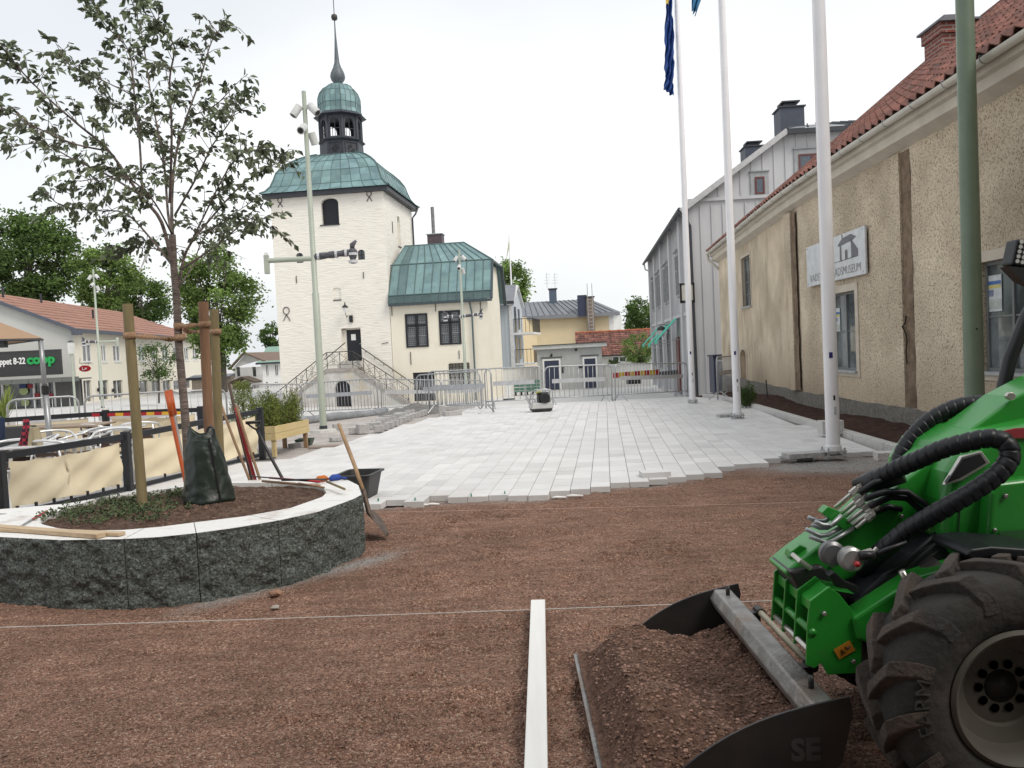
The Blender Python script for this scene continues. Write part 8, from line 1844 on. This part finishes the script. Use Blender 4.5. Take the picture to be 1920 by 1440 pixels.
# ================= compact loader =================
MAT['lgreen'] = M_('loader_green', (.022, .26, .028), (.018, .215, .023), scale=3, rough=.36, coat=.3, dirt=(.07, .13, .05), dscale=6, dpos=(.56, .8), bump=.02, bscale=30, speck=(.14, .11, .07), sscale=38, spos=(.05, .11))
MAT['rubber'] = M_('dusty_rubber', (.10, .074, .06), (.05, .042, .037), scale=3.5, rough=.92, dirt=(.045, .042, .04), dscale=2.5, dpos=(.5, .65), bump=.25, bscale=60, speck=(.03, .025, .02), sscale=70, spos=(.08, .15))
MAT['rubberdark'] = M_('tyre_sidewall', (.045, .04, .036), (.03, .028, .026), scale=4, rough=.9, bump=.2, bscale=30, dirt=(.11, .085, .07), dscale=3, dpos=(.55, .75))
MAT['rim'] = M_('rim_paint', (.095, .085, .068), (.075, .066, .053), scale=3, rough=.6, dirt=(.12, .10, .08), dscale=4, dpos=(.5, .75))
MAT['hose'] = M_('spiral_hose', (.008, .009, .012), (.012, .013, .016), scale=8, rough=.42, spec=.4)
MAT['chrome'] = M_('plated_steel', (.60, .58, .53), (.45, .43, .40), scale=20, rough=.3, metal=.8); MAT['steelworn'] = M_('worn_steel', (.34, .33, .315), (.20, .185, .175), scale=9, rough=.42, metal=.55, dirt=(.22, .165, .13), dscale=5, dpos=(.48, .68), bump=.15, bscale=60)
MAT['bucketdark'] = M_('dark_bucket_steel', (.035, .035, .037), (.055, .05, .048), scale=5, rough=.42, metal=.4, dirt=(.10, .075, .06), dscale=3, dpos=(.62, .8))
WY = 2.36; wc = at(1912, 1313, WY); WR = wc.z-.005; print('wheel centre', wc)
LD = thing('compact_loader', 'bright green compact wheel loader with thick black spiral hoses at the right edge', 'loader', (wc.x+.6, 3.05, 0))
def wheel(cx_, yn, w_, label=None, sgn=1, parent=LD):
    """near face at y=yn, axis along +y"""
    R0 = wc.z-.008; ri = .205; t = MB(); n = 96; M0 = Matrix.Translation((cx_, yn, wc.z-.004)) @ Matrix.Rotation(R(-90), 4, 'X')
    prof = [(ri, .03), (ri+.012, .012), (ri+.05, -.004), (ri+.11, -.010), (R0*.86, .006), (R0*.895, .03), (R0*.915, .07), (R0*.92, w_/2), (R0*.915, w_-.07), (R0*.895, w_-.03), (R0*.86, w_-.006), (ri+.05, w_), (ri, w_-.03)]
    t.lathe(prof+[prof[0]], n, M0, cap=False)
    ty = t.build('tyre', MAT['rubberdark'], parent, world=True, smooth=True)
    # lugs: two staggered rows of curved bars
    lug = MB(); nl = 14
    for side in (0, 1):
        for i in range(nl):
            a0 = 2*math.pi*(i+.5*side)/nl; st_ = 9; secs = []
            for s_ in range(st_+1):
                f = s_/st_; yy = (w_*.54)*(1-f)+(-.012)*f if side == 0 else w_-((w_*.54)*(1-f)+(-.012)*f)
                da = -.36*f**1.0; rt = R0*(1.0-.012*max(0, f-.55)*2-.07*max(0, f-.82)*5.0*.25); rb = R0*.87 if f < .7 else R0*(.87-.17*(f-.7)/.3); hw = .045+.013*f+(.012 if f < .12 else 0)
                if f > .8: rt = R0*(.99-.17*(f-.8)/.2)
                a = a0+(da if True else 0); secs.append((a, yy, rt, rb, hw/R0*.92))
            n0 = len(lug.v)
            for (a, yy, rt, rb, hw) in secs:
                for (aa, r_) in ((a-hw*.62, rb), (a-hw*.5, rt), (a+hw*.5, rt), (a+hw*.62, rb)):
                    lug.v.append(Vector((cx_+r_*math.cos(aa), yn+yy, R0+r_*math.sin(aa))))
            for s_ in range(st_):
                for q_ in range(3): a_ = n0+s_*4+q_; lug.f.append([a_, a_+1, a_+5, a_+4]); lug.m.append(0); lug.t.append(1.)
            for b_ in (n0, n0+st_*4): lug.f.append([b_, b_+1, b_+2, b_+3]); lug.m.append(0); lug.t.append(1.)
    lug.build('tread', MAT['rubber'], ty, world=True, bevel=.004)
    # dished rim with ten holes round the hub
    r_ = MB(); r_.lathe([(ri+.004, .03), (ri+.010, .008), (ri-.002, .0), (ri-.016, .012), (ri-.026, .05), (ri-.034, .085), (.125, .10), (.118, .112), (.085, .112)], 64, M0, cap=False)
    r_.build('rim', MAT['rim'], parent, world=True, smooth=True, auto=R(40))
    h = MB(); h.lathe([(.085, .113), (.052, .113)], 48, M0, cap=False)
    h.build('hub_plate', MAT['rim'], parent, world=True)
    for i in range(10): a = 2*math.pi*i/10; k = MB(); k.lathe([(.0001, .1085), (.0145, .1085)], 14, M0 @ Matrix.Translation((.072*math.cos(a), .072*math.sin(a), 0))); k.build('wheel_nut_hole', MAT['blackwood'], parent, world=True)
    k = MB(); k.lathe([(.053, .112), (.048, .135), (.02, .15), (.0001, .152)], 32, M0); k.build('hub', MAT['bucketdark'], parent, world=True, smooth=True)
    return ty
ty = wheel(wc.x+.012, WY, .23)
wheel(wc.x+.12, 3.25, .23)
# raised lettering on the tyre wall
tm = text_mb('FARM', .07, Matrix.Identity(4), .003, bold=-.001); xs_ = [v.x for v in tm.v]; W0 = max(xs_); o_ = MB(); V2 = []
for v in tm.v:
    a = math.pi*1.0+.22-(v.x-W0/2)/.30*1.0; a = math.pi-.02-(v.x-W0/2)/.295*1.0+.05; r_ = .275+v.y*1.0; V2.append(Vector((wc.x+r_*math.cos(a), WY-.012-v.z, wc.z+r_*math.sin(a))))
o_.add(V2, tm.f); o_.build('tyre_lettering', MAT['rubberdark'], ty, world=True)
def PX(mb, pts, Y, d):
    P = [at(a, b_, Y) for a, b_ in pts]; n = len(P); Q_ = [p+Vector((0, d, 0)) for p in P]
    mb.add(P+Q_, [tuple(range(n)), tuple(range(2*n-1, n-1, -1))]+[(i, i+n, (i+1) % n+n, (i+1) % n) for i in range(n)]); return mb
def part(name, pts, Y, d, mt, bevel=.006, par=LD, **kw):
    k = MB(); PX(k, pts, Y, d); return k.build(name, mt, par, world=True, bevel=bevel, **kw)
# coupler frame with four ribs
rib = [(1519, 1127), (1555, 1100), (1575, 1115), (1619, 1171), (1614, 1262), (1553, 1266), (1540, 1243), (1528, 1254), (1512, 1248), (1514, 1171)]
K0 = 2.76
co = part('coupler_plate', rib, K0, .012, MAT['lgreen'], .003)
ribl = [(1519, 1127), (1555, 1100), (1575, 1115), (1590, 1140), (1580, 1230), (1512, 1232)]
for Y in (2.885, 3.01, 3.135): 
    P = [at(a, b_, K0) for a, b_ in ribl]; k = MB(); Q_ = [Vector((p.x, Y, p.z)) for p in P]; n = len(P); k.add(Q_+[q+Vector((0, .012, 0)) for q in Q_], [tuple(range(n)), tuple(range(2*n-1, n-1, -1))]+[(i, i+n, (i+1) % n+n, (i+1) % n) for i in range(n)]); k.build('coupler_rib', MAT['lgreen'], LD, world=True, bevel=.003)
# top plate between ribs, cross bars and pins
p0, p1 = at(1521, 1129, K0), at(1556, 1102, K0)
k = MB(); k.quad(p0+Vector((.01, .012, -.012)), p1+Vector((.01, .012, -.012)), p1+Vector((.01, .385, -.012)), p0+Vector((.01, .385, -.012))); k.quad(p1+Vector((.01, .012, -.012)), p1+Vector((.09, .012, -.03)), p1+Vector((.09, .385, -.03)), p1+Vector((.01, .385, -.012))); k.quad(p0+Vector((.01, .012, -.012)), p0+Vector((.01, .385, -.012)), p0+Vector((.01, .385, -.045)), p0+Vector((.01, .012, -.045)))
k.build('coupler_top', MAT['lgreen'], LD, world=True)
for (px, py, r_) in ((1524, 1186, .014),):
    c = at(px, py, K0); k = MB(); k.tube([c-Vector((0, .004, 0)), c+Vector((0, .39, 0))], r_, 12); k.build('cross_bar', MAT['lgreen'], LD, world=True, smooth=True)
c = at(1520, 1222, K0); k = MB(); k.tube([c+Vector((0, .016, 0)), c+Vector((0, .37, 0))], .012, 10); k.build('lock_pin', MAT['chrome'], LD, world=True, smooth=True)
part('coupler_back', [(1560, 1120), (1612, 1180), (1610, 1255), (1560, 1250)], K0+.02, .36, MAT['bucketdark'], .004)
k = MB(); c = at(1584, 1218, K0-.003); w_ = .034; Mx = Matrix.Translation(c) @ Matrix.Rotation(R(-28), 4, 'Y'); k.box(-w_, w_*.9, -.002, .0, -.02, .02, Mx); dc = k.build('warning_decal', M_('decal_orange', (.55, .22, .02), rough=.5), LD, world=True)
k = MB(); k.tube([Mx @ Vector((-.02, -.004, -.012)), Mx @ Vector((-.012, -.004, .008)), Mx @ Vector((-.004, -.004, -.01))], .002, 4); k.tube([Mx @ Vector((.004, -.004, .01)), Mx @ Vector((.012, -.004, -.002)), Mx @ Vector((.022, -.004, .004))], .003, 4); k.build('pictogram', MAT['black'], dc, world=True)
# boom
boom = [(1470, 1075), (1500, 1050), (1555, 1010), (1600, 985), (1668, 925), (1760, 850), (1830, 798), (1905, 744), (1990, 700), (2060, 700), (2060, 800), (1950, 820), (1865, 872), (1790, 940), (1700, 1005), (1640, 1050), (1600, 1085), (1560, 1100), (1500, 1100)]
part('boom', boom, 2.93, .20, MAT['lgreen'], .012, seg=3)
part('boom_link', [(1480, 1072), (1540, 1060), (1620, 1120), (1640, 1180), (1600, 1200), (1560, 1150), (1500, 1110)], 2.9, .22, MAT['bucketdark'], .01)
# chassis, front yoke and body
part('yoke', [(1600, 1160), (1665, 1118), (1722, 1082), (1800, 1060), (1860, 1075), (1860, 1130), (1760, 1180), (1650, 1215), (1610, 1200)], 2.74, .10, MAT['lgreen'], .01)
part('yoke', [(1640, 1120), (1700, 1080), (1800, 1060), (1860, 1075), (1860, 1200), (1700, 1200)], 3.15, .10, MAT['lgreen'], .01)
part('chassis', [(1600, 1130), (1700, 1040), (1790, 1000), (2000, 980), (2100, 1200), (2100, 1330), (1650, 1300)], 2.84, .42, MAT['blackwood'], .01)
body = [(1772, 1010), (1770, 940), (1782, 888), (1812, 842), (1858, 812), (1960, 790), (2100, 775), (2100, 1110), (1900, 1085), (1800, 1062)]
part('hood', body, 2.80, .50, MAT['lgreen'], .05, seg=5, smooth=False)
part('side_panel', [(1858, 925), (1872, 905), (1960, 895), (2100, 890), (2100, 1070), (1960, 1060), (1862, 1050), (1850, 1030)], 2.74, .07, MAT['lgreen'], .016, seg=4)
vent = [(1775, 906), (1806, 860), (1838, 850), (1850, 868), (1800, 897)]
part('vent_edge', [(1771, 910), (1804, 856), (1841, 846), (1857, 868), (1803, 901)], 2.785, .02, MAT['chrome'], .002); part('vent', vent, 2.778, .02, MAT['black'], .002)
part('logo_plate', [(1873, 810), (1905, 803), (1960, 800), (1960, 822), (1900, 822)], 2.79, .01, M_('red_badge', (.30, .035, .045), rough=.4), .001)
part('boom_bolt', [(1897+9*math.cos(R(45*i)), 743+8*math.sin(R(45*i))) for i in range(8)], 2.915, .02, MAT['chrome'], .003)
part('fender', [(1811, 1040), (1822, 1030), (1860, 1025), (1960, 1032), (2060, 1060), (2060, 1078), (1960, 1052), (1870, 1047), (1820, 1050)], 2.5, .22, MAT['hose'], .008, seg=3)
k = MB(); c = at(1866, 994, 2.735); k.ico(c, .008); k.build('panel_screw', MAT['chrome'], LD, world=True)
for pts in (((1800, 1056), (1797, 1000), (1800, 950), (1822, 905)), ((1862, 1046), (1880, 1049), (1918, 1052), (1990, 1058))):
    k = MB(); k.tube([at(a_, b_, 2.735 if pts[0][0] > 1850 else 2.797) for a_, b_ in pts], .0022, 5); k.build('panel_seam', MAT['black'], LD, world=True)
for px, py, y_ in ((1690, 968, 2.925), (1745, 925, 2.925), (1560, 1060, 2.925), (1610, 1050, 2.925), (1885, 930, 2.735), (1905, 1040, 2.735), (1545, 1150, 2.755), (1600, 1240, 2.755)):
    k = MB(); c = at(px, py, y_); k.lathe([(.0085, -.002), (.0085, .006), (.006, .008)], 6, Matrix.Translation(c) @ Matrix.Rotation(R(90), 4, 'X')); k.build('hex_bolt', MAT['steelworn'], LD, world=True)
k = MB(); c = at(1900, 1005, 2.735); k.box(c.x-.05, c.x+.06, c.y-.003, c.y, c.z-.02, c.z+.02); k.build('faint_decal', M_('faint_decal', (.03, .13, .035), rough=.5), LD, world=True)
for i in range(3): k = MB(); k.tube([at(1640+12*i, 1090+8*i, 2.86), at(1690+10*i, 1060+6*i, 2.84), at(1745+8*i, 1010+10*i, 2.85), at(1775, 985, 2.9)], .011, 9); k.build('thin_hose', MAT['hose'], LD, world=True, smooth=True)
# step bracket and cylinder between wheel and coupler
k = MB(); k.tube([at(1690, 1070, 2.7), at(1700, 1090, 2.7), at(1712, 1100, 2.7)], .012, 8); k.build('pipe_elbow', MAT['chrome'], LD, world=True, smooth=True)
k = MB(); k.tube([at(1640, 1150, 2.8), at(1760, 1060, 2.82)], .035, 14); k.tube([at(1590, 1190, 2.8), at(1640, 1150, 2.8)], .018, 12); k.build('tilt_cylinder', MAT['bucketdark'], LD, world=True, smooth=True)
# spiral-wrapped hoses
def spiral(name, pts, r_, par=LD, pitch_=.033):
    P = [at(a, b_, y) for a, b_, y in pts]; o = []
    for i in range(len(P)-1):
        p0 = P[max(0, i-1)]; p1, p2 = P[i], P[i+1]; p3 = P[min(len(P)-1, i+2)]
        for k_ in range(40): t = k_/40; o.append(.5*((2*p1)+(p2-p0)*t+(2*p0-5*p1+4*p2-p3)*t*t+(3*p1-p0-3*p2+p3)*t**3))
    # resample
    s_ = [0]
    for a, b_ in zip(o, o[1:]): s_.append(s_[-1]+(b_-a).length)
    tot = s_[-1]; m = int(tot/.0033); q_ = []; j = 0
    for i in range(m+1):
        d = tot*i/m
        while j < len(s_)-2 and s_[j+1] < d: j += 1
        q_.append(o[j].lerp(o[j+1], (d-s_[j])/max(1e-9, s_[j+1]-s_[j])))
    mb = MB(); n = 28; prev = None
    for i, p in enumerate(q_):
        d = (q_[min(i+1, m)]-q_[max(0, i-1)]).normalized()
        if prev is None: x = d.cross(Vector((0, 1, 0))).normalized()
        else: x = (prev-d*prev.dot(d)).normalized()
        prev = x; y = d.cross(x); ss = tot*i/m
        for j_ in range(n):
            a = 2*math.pi*j_/n; ph = (ss/pitch_+j_/n) % 1.0; rr = r_*(1.0-.055*math.exp(-((ph-.5)*2)**2*0)+.07*(ph-.5))*(1-.16*math.exp(-((min(ph, 1-ph))/.07)**2)); mb.v.append(p+(x*math.cos(a)+y*math.sin(a))*rr)
    for i in range(m):
        for j_ in range(n): a = i*n+j_; b_ = i*n+(j_+1) % n; mb.f.append([a, b_, b_+n, a+n]); mb.m.append(0); mb.t.append(1.)
    return mb.build(name, MAT['hose'], par, world=True, smooth=True, clean=False)
spiral('spiral_hose', [(1684, 885, 3.16), (1692, 852, 3.17), (1712, 820, 3.18), (1745, 788, 3.18), (1790, 765, 3.17), (1835, 757, 3.15), (1885, 762, 3.12)], .036)
spiral('spiral_hose', [(1632, 905, 2.95), (1680, 880, 2.88), (1722, 862, 2.80), (1768, 842, 2.74), (1815, 829, 2.70), (1858, 822, 2.67), (1886, 832, 2.65), (1893, 858, 2.64), (1872, 888, 2.64), (1830, 918, 2.66), (1785, 945, 2.69), (1738, 972, 2.73), (1700, 995, 2.77), (1672, 1018, 2.80), (1645, 1040, 2.86), (1615, 1070, 2.95)], .0345)
k = MB(); k.tube([at(1606, 912, 3.0), at(1640, 902, 2.95), at(1690, 885, 2.9)], [.03, .042, .042], 14); k.build('hose_sleeve', MAT['black'], LD, world=True, smooth=True)
for i, pts in enumerate((((1622, 935), (1660, 922), (1700, 922), (1735, 945), (1750, 975)), ((1630, 950), (1668, 932), (1700, 934), (1725, 955), (1738, 985)), ((1612, 925), (1640, 905), (1665, 895)), ((1640, 960), (1665, 950), (1690, 955)))):
    k = MB(); k.tube([at(a, b_, 2.86+.02*i) for a, b_ in pts], .012, 10); k.build('thin_hose', MAT['hose'], LD, world=True, smooth=True)
# plated couplings and bent pipes
for i, (a, b_, y) in enumerate((((1565, 952), (1620, 906), 2.96), ((1575, 964), (1625, 922), 2.94), ((1580, 972), (1628, 930), 2.92), ((1590, 978), (1640, 940), 2.90), ((1598, 984), (1648, 948), 2.88), ((1605, 990), (1640, 962), 2.86))):
    A, B = at(*a, y), at(*b_, y); k = MB(); k.tube([A, B], .0075, 10); c = k.build('pipe', MAT['chrome'], LD, world=True, smooth=True); k = MB(); k.tube([A.lerp(B, .55), A.lerp(B, .78)], .0135, 6); k.tube([A.lerp(B, .82), A.lerp(B, .94)], .0115, 6); k.build('coupling_nut', MAT['chrome'], c, world=True)
for i, pts in enumerate((((1575, 960), (1545, 978), (1532, 977), (1515, 970)), ((1582, 972), (1550, 990), (1538, 990), (1522, 984)), ((1590, 982), (1552, 1003), (1538, 1005), (1511, 992)), ((1600, 990), (1565, 1012), (1550, 1018), (1518, 1006)), ((1578, 966), (1558, 985), (1542, 984), (1528, 978)))):
    k = MB(); k.tube([at(a, b_, 2.96-.02*i) for a, b_ in pts], .0085, 9); k.build('bent_pipe', M_('grey_pipe', (.38, .40, .41), rough=.35, metal=.5) if i == 0 else bpy.data.materials['grey_pipe'], LD, world=True, smooth=True)
part('pipe_bracket', [(1541, 962), (1553, 950), (1573, 958), (1600, 985), (1596, 998), (1580, 992)], 2.90, .05, MAT['lgreen'], .003)
# round multi-coupler with lever and red knob
c = at(1592, 1046, 2.78); MY = Matrix.Translation(c) @ Matrix.Rotation(R(90), 4, 'X')
for nm, dx, dz, r_, y0_, y1_, mt in (('coupler_disc', -.045, .008, .045, -.05, -.02, 'darkdisc'), ('coupler_disc', 0, 0, .043, 0, .035, 'disc')):
    MY = Matrix.Translation(c+Vector((dx, 0, dz))) @ Matrix.Rotation(R(90), 4, 'X'); k = MB(); k.lathe([(.018, y1_), (.034, y1_), (r_, y1_-.008), (r_, y0_)], 32, MY); k.build(nm, M_(mt+'_metal', (.46, .46, .45) if mt == 'disc' else (.22, .22, .23), rough=.35, metal=.5), LD, world=True, smooth=True, auto=R(35))
k = MB(); k.ico(at(1607, 1058, 2.73), .011, 2); k.build('red_knob', MAT['redpaint'], LD, world=True, smooth=True)
k = MB(); k.tube([at(1612, 1042, 2.74), at(1640, 1040, 2.74)], .016, 10); k.tube([at(1640, 1040, 2.74), at(1700, 1016, 2.72)], [.011, .006], 8); k.build('lever', MAT['black'], LD, world=True, smooth=True)
k = MB(); k.tube([at(1614, 1040, 2.75), at(1635, 1034, 2.75)], .013, 6); k.tube([at(1634, 1040, 2.745), at(1645, 1028, 2.745)], .009, 8); k.build('lever_joint', MAT['chrome'], LD, world=True)
part('latch_plate', [(1483, 1035), (1500, 1022), (1520, 1030), (1548, 1052), (1540, 1070), (1505, 1060), (1480, 1046)], 2.98, .06, MAT['lgreen'], .004)
k = MB(); k.tube([at(1486, 1040, 2.94), at(1500, 1052, 2.9), at(1520, 1066, 2.9)], .01, 8); k.build('latch_handle', MAT['chrome'], LD, world=True)
part('cylinder_lug', [(1553, 1080), (1565, 1072), (1585, 1090), (1610, 1100), (1608, 1112), (1575, 1106)], 2.83, .04, MAT['bucketdark'], .004)
# roll bar tube and work light
k = MB(); k.tube([at(1866, 800, 3.2), at(1880, 735, 3.2), at(1893, 675, 3.2), at(1922, 600, 3.2), at(1990, 470, 3.2)], .026, 14); k.build('roll_bar', MAT['black'], LD, world=True, smooth=True)
lc = at(1911, 474, 2.9); wl = thing('work_light', 'x', 'x', tuple(lc)); bpy.data.objects.remove(wl)
Mx = Matrix.Translation(lc) @ Matrix.Rotation(R(14), 4, 'Y'); k = MB(); k.box(-.028, .06, -.02, .05, -.05, .045, Mx); wl = k.build('work_light', MAT['black'], LD, world=True, bevel=.008)
k = MB()
for i in range(5):
    for j in range(3): k.lathe([(.0001, 0), (.0075, .003)], 10, Mx @ Matrix.Translation((-.014+.019*j, -.0215, -.036+.0175*i)) @ Matrix.Rotation(R(90), 4, 'X'))
k.build('led_lens', M_('led_lens', (.55, .55, .52), rough=.2), wl, world=True)
k = MB(); k.prism([(-.04, -.06), (.10, -.04), (.10, -.12), (.02, -.10)], .05, Mx, 'y', -.02); k.tube([Mx @ Vector((.06, 0, -.1)), at(1975, 560, 2.8)], .02, 8); k.build('light_bracket', MAT['black'], wl, world=True)
# rear half of the machine, beyond the frame
RX = wc.x+1.12
k = MB(); k.box(wc.x+.75, RX+.55, 2.72, 3.42, .32, .62); k.build('rear_chassis', MAT['blackwood'], LD, world=True, bevel=.02)
k = MB(); k.box(wc.x+.62, RX+.62, 2.66, 3.46, .60, 1.12); k.build('engine_cover', MAT['lgreen'], LD, world=True, bevel=.08, seg=4)
k = MB(); k.box(wc.x+.70, wc.x+1.15, 2.85, 3.3, 1.12, 1.24); k.box(wc.x+1.08, wc.x+1.2, 2.85, 3.3, 1.22, 1.6); k.build('seat', MAT['black'], LD, world=True, bevel=.03)
wheel(RX, WY, .23); wheel(RX+.02, 3.5, .23)
k = MB(); k.tube([(RX+.3, 2.75, 1.0), (RX+.25, 2.75, 2.1), (RX-.35, 2.75, 2.15)], .026, 10); k.tube([(RX+.3, 3.4, 1.0), (RX+.25, 3.4, 2.1), (RX-.35, 3.4, 2.15)], .026, 10); k.build('roll_frame', MAT['black'], LD, world=True, smooth=True)
# ================= bucket =================
BF_ = at(1340, 1108, 3.88); BN = at(1546, 1328, 2.60); print('bucket bar', BF_, BN)
BK = thing('loader_bucket', 'worn steel loader bucket filled with reddish soil, in front of the green coupler', 'bucket', ((BF_.x+BN.x)/2-.2, 3.2, 0))
YN, YF_ = BN.y, BF_.y; zb = (BF_.z+BN.z)/2; xb = (BF_.x+BN.x)/2; xf = at(1083, 1240, 3.6).x; print(xf, zb, xb)
bw = .075
k = MB(); k.prism([(xb-.045, zb-.03), (xb-.02, zb+.012), (xb+.055, zb+.014), (xb+.075, zb-.03), (xb+.07, zb-.07), (xb-.03, zb-.07)], YF_-YN, None, 'y', YN); k.build('top_beam', MAT['steelworn'], BK, world=True, bevel=.006)
# shell: cutting edge, floor, curved back
prof = [(xf, .035), (xf+.10, .03), (xb-.22, .02), (xb-.05, .04), (xb+.03, .10), (xb+.055, .18), (xb+.05, zb-.05)]
k = MB()
for (x0, z0), (x1, z1) in zip(prof, prof[1:]): k.quad((x0, YN, z0), (x0, YF_, z0), (x1, YF_, z1), (x1, YN, z1))
o = k.build('shell', MAT['steelworn'], BK, world=True, clean=False); md = o.modifiers.new('t', 'SOLIDIFY'); md.thickness = .012
for Y, nm in ((YF_, 0), (YN-.008, 1)):
    tip = (xf+.26, .10) if nm == 0 else (xf+.22, .10); top = (xb+.10, zb+.035)
    arc = [(tip[0]+(top[0]-tip[0])*f, tip[1]+(top[1]-tip[1])*f+.075*math.sin(math.pi*f**.8)*.8) for f in [i/12 for i in range(13)]]
    poly = [(xf+.02, .03), (xf+.10, .05)]+arc+[(xb+.11, zb-.02), (xb+.07, .14), (xb+.0, .05), (xb-.15, .025)]
    k = MB(); k.prism(poly, .010, None, 'y', Y); sp_ = k.build('side_plate', MAT['bucketdark'], BK, world=True, bevel=.002)
    if nm == 1:
        tm = text_mb('SE', .10, Matrix.Translation((xb-.10, Y-.001, zb-.17)) @ Matrix.Rotation(R(90), 4, 'X'), .001, bold=.004); tm.build('side_lettering', M_('faded_lettering', (.062, .062, .062), rough=.6), sp_, world=True)
for (px, py) in ((1349, 1128), (1504, 1302)):
    Yb = YF_-.10 if px < 1400 else YN+.12; c = Vector((xb+.02, Yb, zb+.012)); k = MB(); k.tube([c, c+Vector((0, 0, .045))], .010, 12); k.build('bolt', MAT['bucketdark'], BK, world=True, smooth=True)
k = MB(); a = Vector((xb+.12, YF_-.25, zb-.02)); b_ = Vector((xb+.13, YN+.42, zb-.03)); k.tube([a, b_], .014, 12); k.build('hinge_rod', M_('pale_rod', (.52, .47, .34), (.42, .37, .27), rough=.5), BK, world=True, smooth=True)
for f in (.0, 1.0): k = MB(); p = a.lerp(b_, f); k.tube([p-Vector((0, .03, 0)), p+Vector((0, .03, 0))], .02, 10); k.cbox(p+Vector((-.04, 0, -.03)), (.08, .05, .06)); k.build('hinge_bracket', MAT['bucketdark'], BK, world=True)
# load of soil in the bucket
nx_, ny_ = 150, 230; k = MB(); MAT['loadsoil'] = M_('reddish_soil', (.21, .125, .092), (.085, .05, .037), scale=38, rough=1, coord='World', bump=1.0, bscale=70, detail=9, spec=.1, speck=(.24, .155, .115), sscale=110, spos=(.12, .28), dist=.02)
def load_h(x, y):
    u = (x-xf)/(xb-.02-xf); v = (y-YN)/(YF_-YN)
    ridge = lerpk(u, [(0, .035), (.05, .05), (.13, .13), (.22, .24), (.30, .265), (.42, .235), (.6, .175), (.8, .13), (1, .21)])
    ev = min(1, v/.16, (1-v)/.12); ev = max(0, ev); base = .055+.07*u
    h = base+(ridge-base)*(ev**.6)*(.88+.12*math.sin(v*5.3+.6)) if ridge > base else ridge
    w_ = min(1, max(0, u*8)); h += w_*(.042*noise.fractal(Vector((x*4.2, y*4.2, 5)), 1, 2, 5)+.012*noise.noise(Vector((x*16, y*16, 2)))+.006*noise.noise(Vector((x*40, y*40, 2))))
    h += .02*w_*max(0, noise.noise(Vector((x*2+y*3, y*2-x, 9)))); return max(h, .056)
for j in range(ny_+1):
    for i in range(nx_+1): x = xf+.018+(xb+.027-xf)*i/nx_; y = YN+.002+(YF_-YN-.004)*j/ny_; k.v.append(Vector((x, y, load_h(x, y))))
for j in range(ny_):
    for i in range(nx_): a = j*(nx_+1)+i; k.f.append([a, a+1, a+nx_+2, a+nx_+1]); k.m.append(0); k.t.append(1.)
k.build('soil_load', MAT['loadsoil'], None, smooth=True, label='heap of reddish brown soil filling the loader bucket', cat='soil', kind='stuff', clean=False)
rs = random.Random(31); k = MB()
for i in range(5200):
    x, y = rs.uniform(xf+.06, xb), rs.uniform(YN+.02, YF_-.02); r_ = rs.choice([.003, .004, .005, .006, .008]); k.tone = rs.choice([.5, .7, .9, 1.1, 1.4])*rs.uniform(.85, 1.15); pebble(k, x, y, load_h(x, y)+r_*.2, r_, rs)
k.build('load_stones', MAT['pebble'], None, label='small stones mixed on the soil heap in the bucket', cat='gravel', kind='stuff', clean=False)
# ================= unseen building and awning added behind the camera to shade the foreground =================
t = thing('shade_building', 'unseen house with a dark awning added behind the camera to shade the foreground', 'building', (0, -2.6, 0))
k = MB(); k.box(-9, 9, -9, -2.2, -.2, 7.5); k.build('wall', M_('shade_building_render', (.30, .27, .23), rough=.9), t, world=True)
k = MB(); k.add([(-5.5, -2.2, 3.6), (5.5, -2.2, 3.6), (5.5, .9, 2.75), (-5.5, .9, 2.75)], [(0, 1, 2, 3)]); k.box(-5.5, 5.5, .88, .92, 2.5, 2.75); o = k.build('awning', M_('shade_awning', (.05, .05, .055), rough=.9), t, world=True)
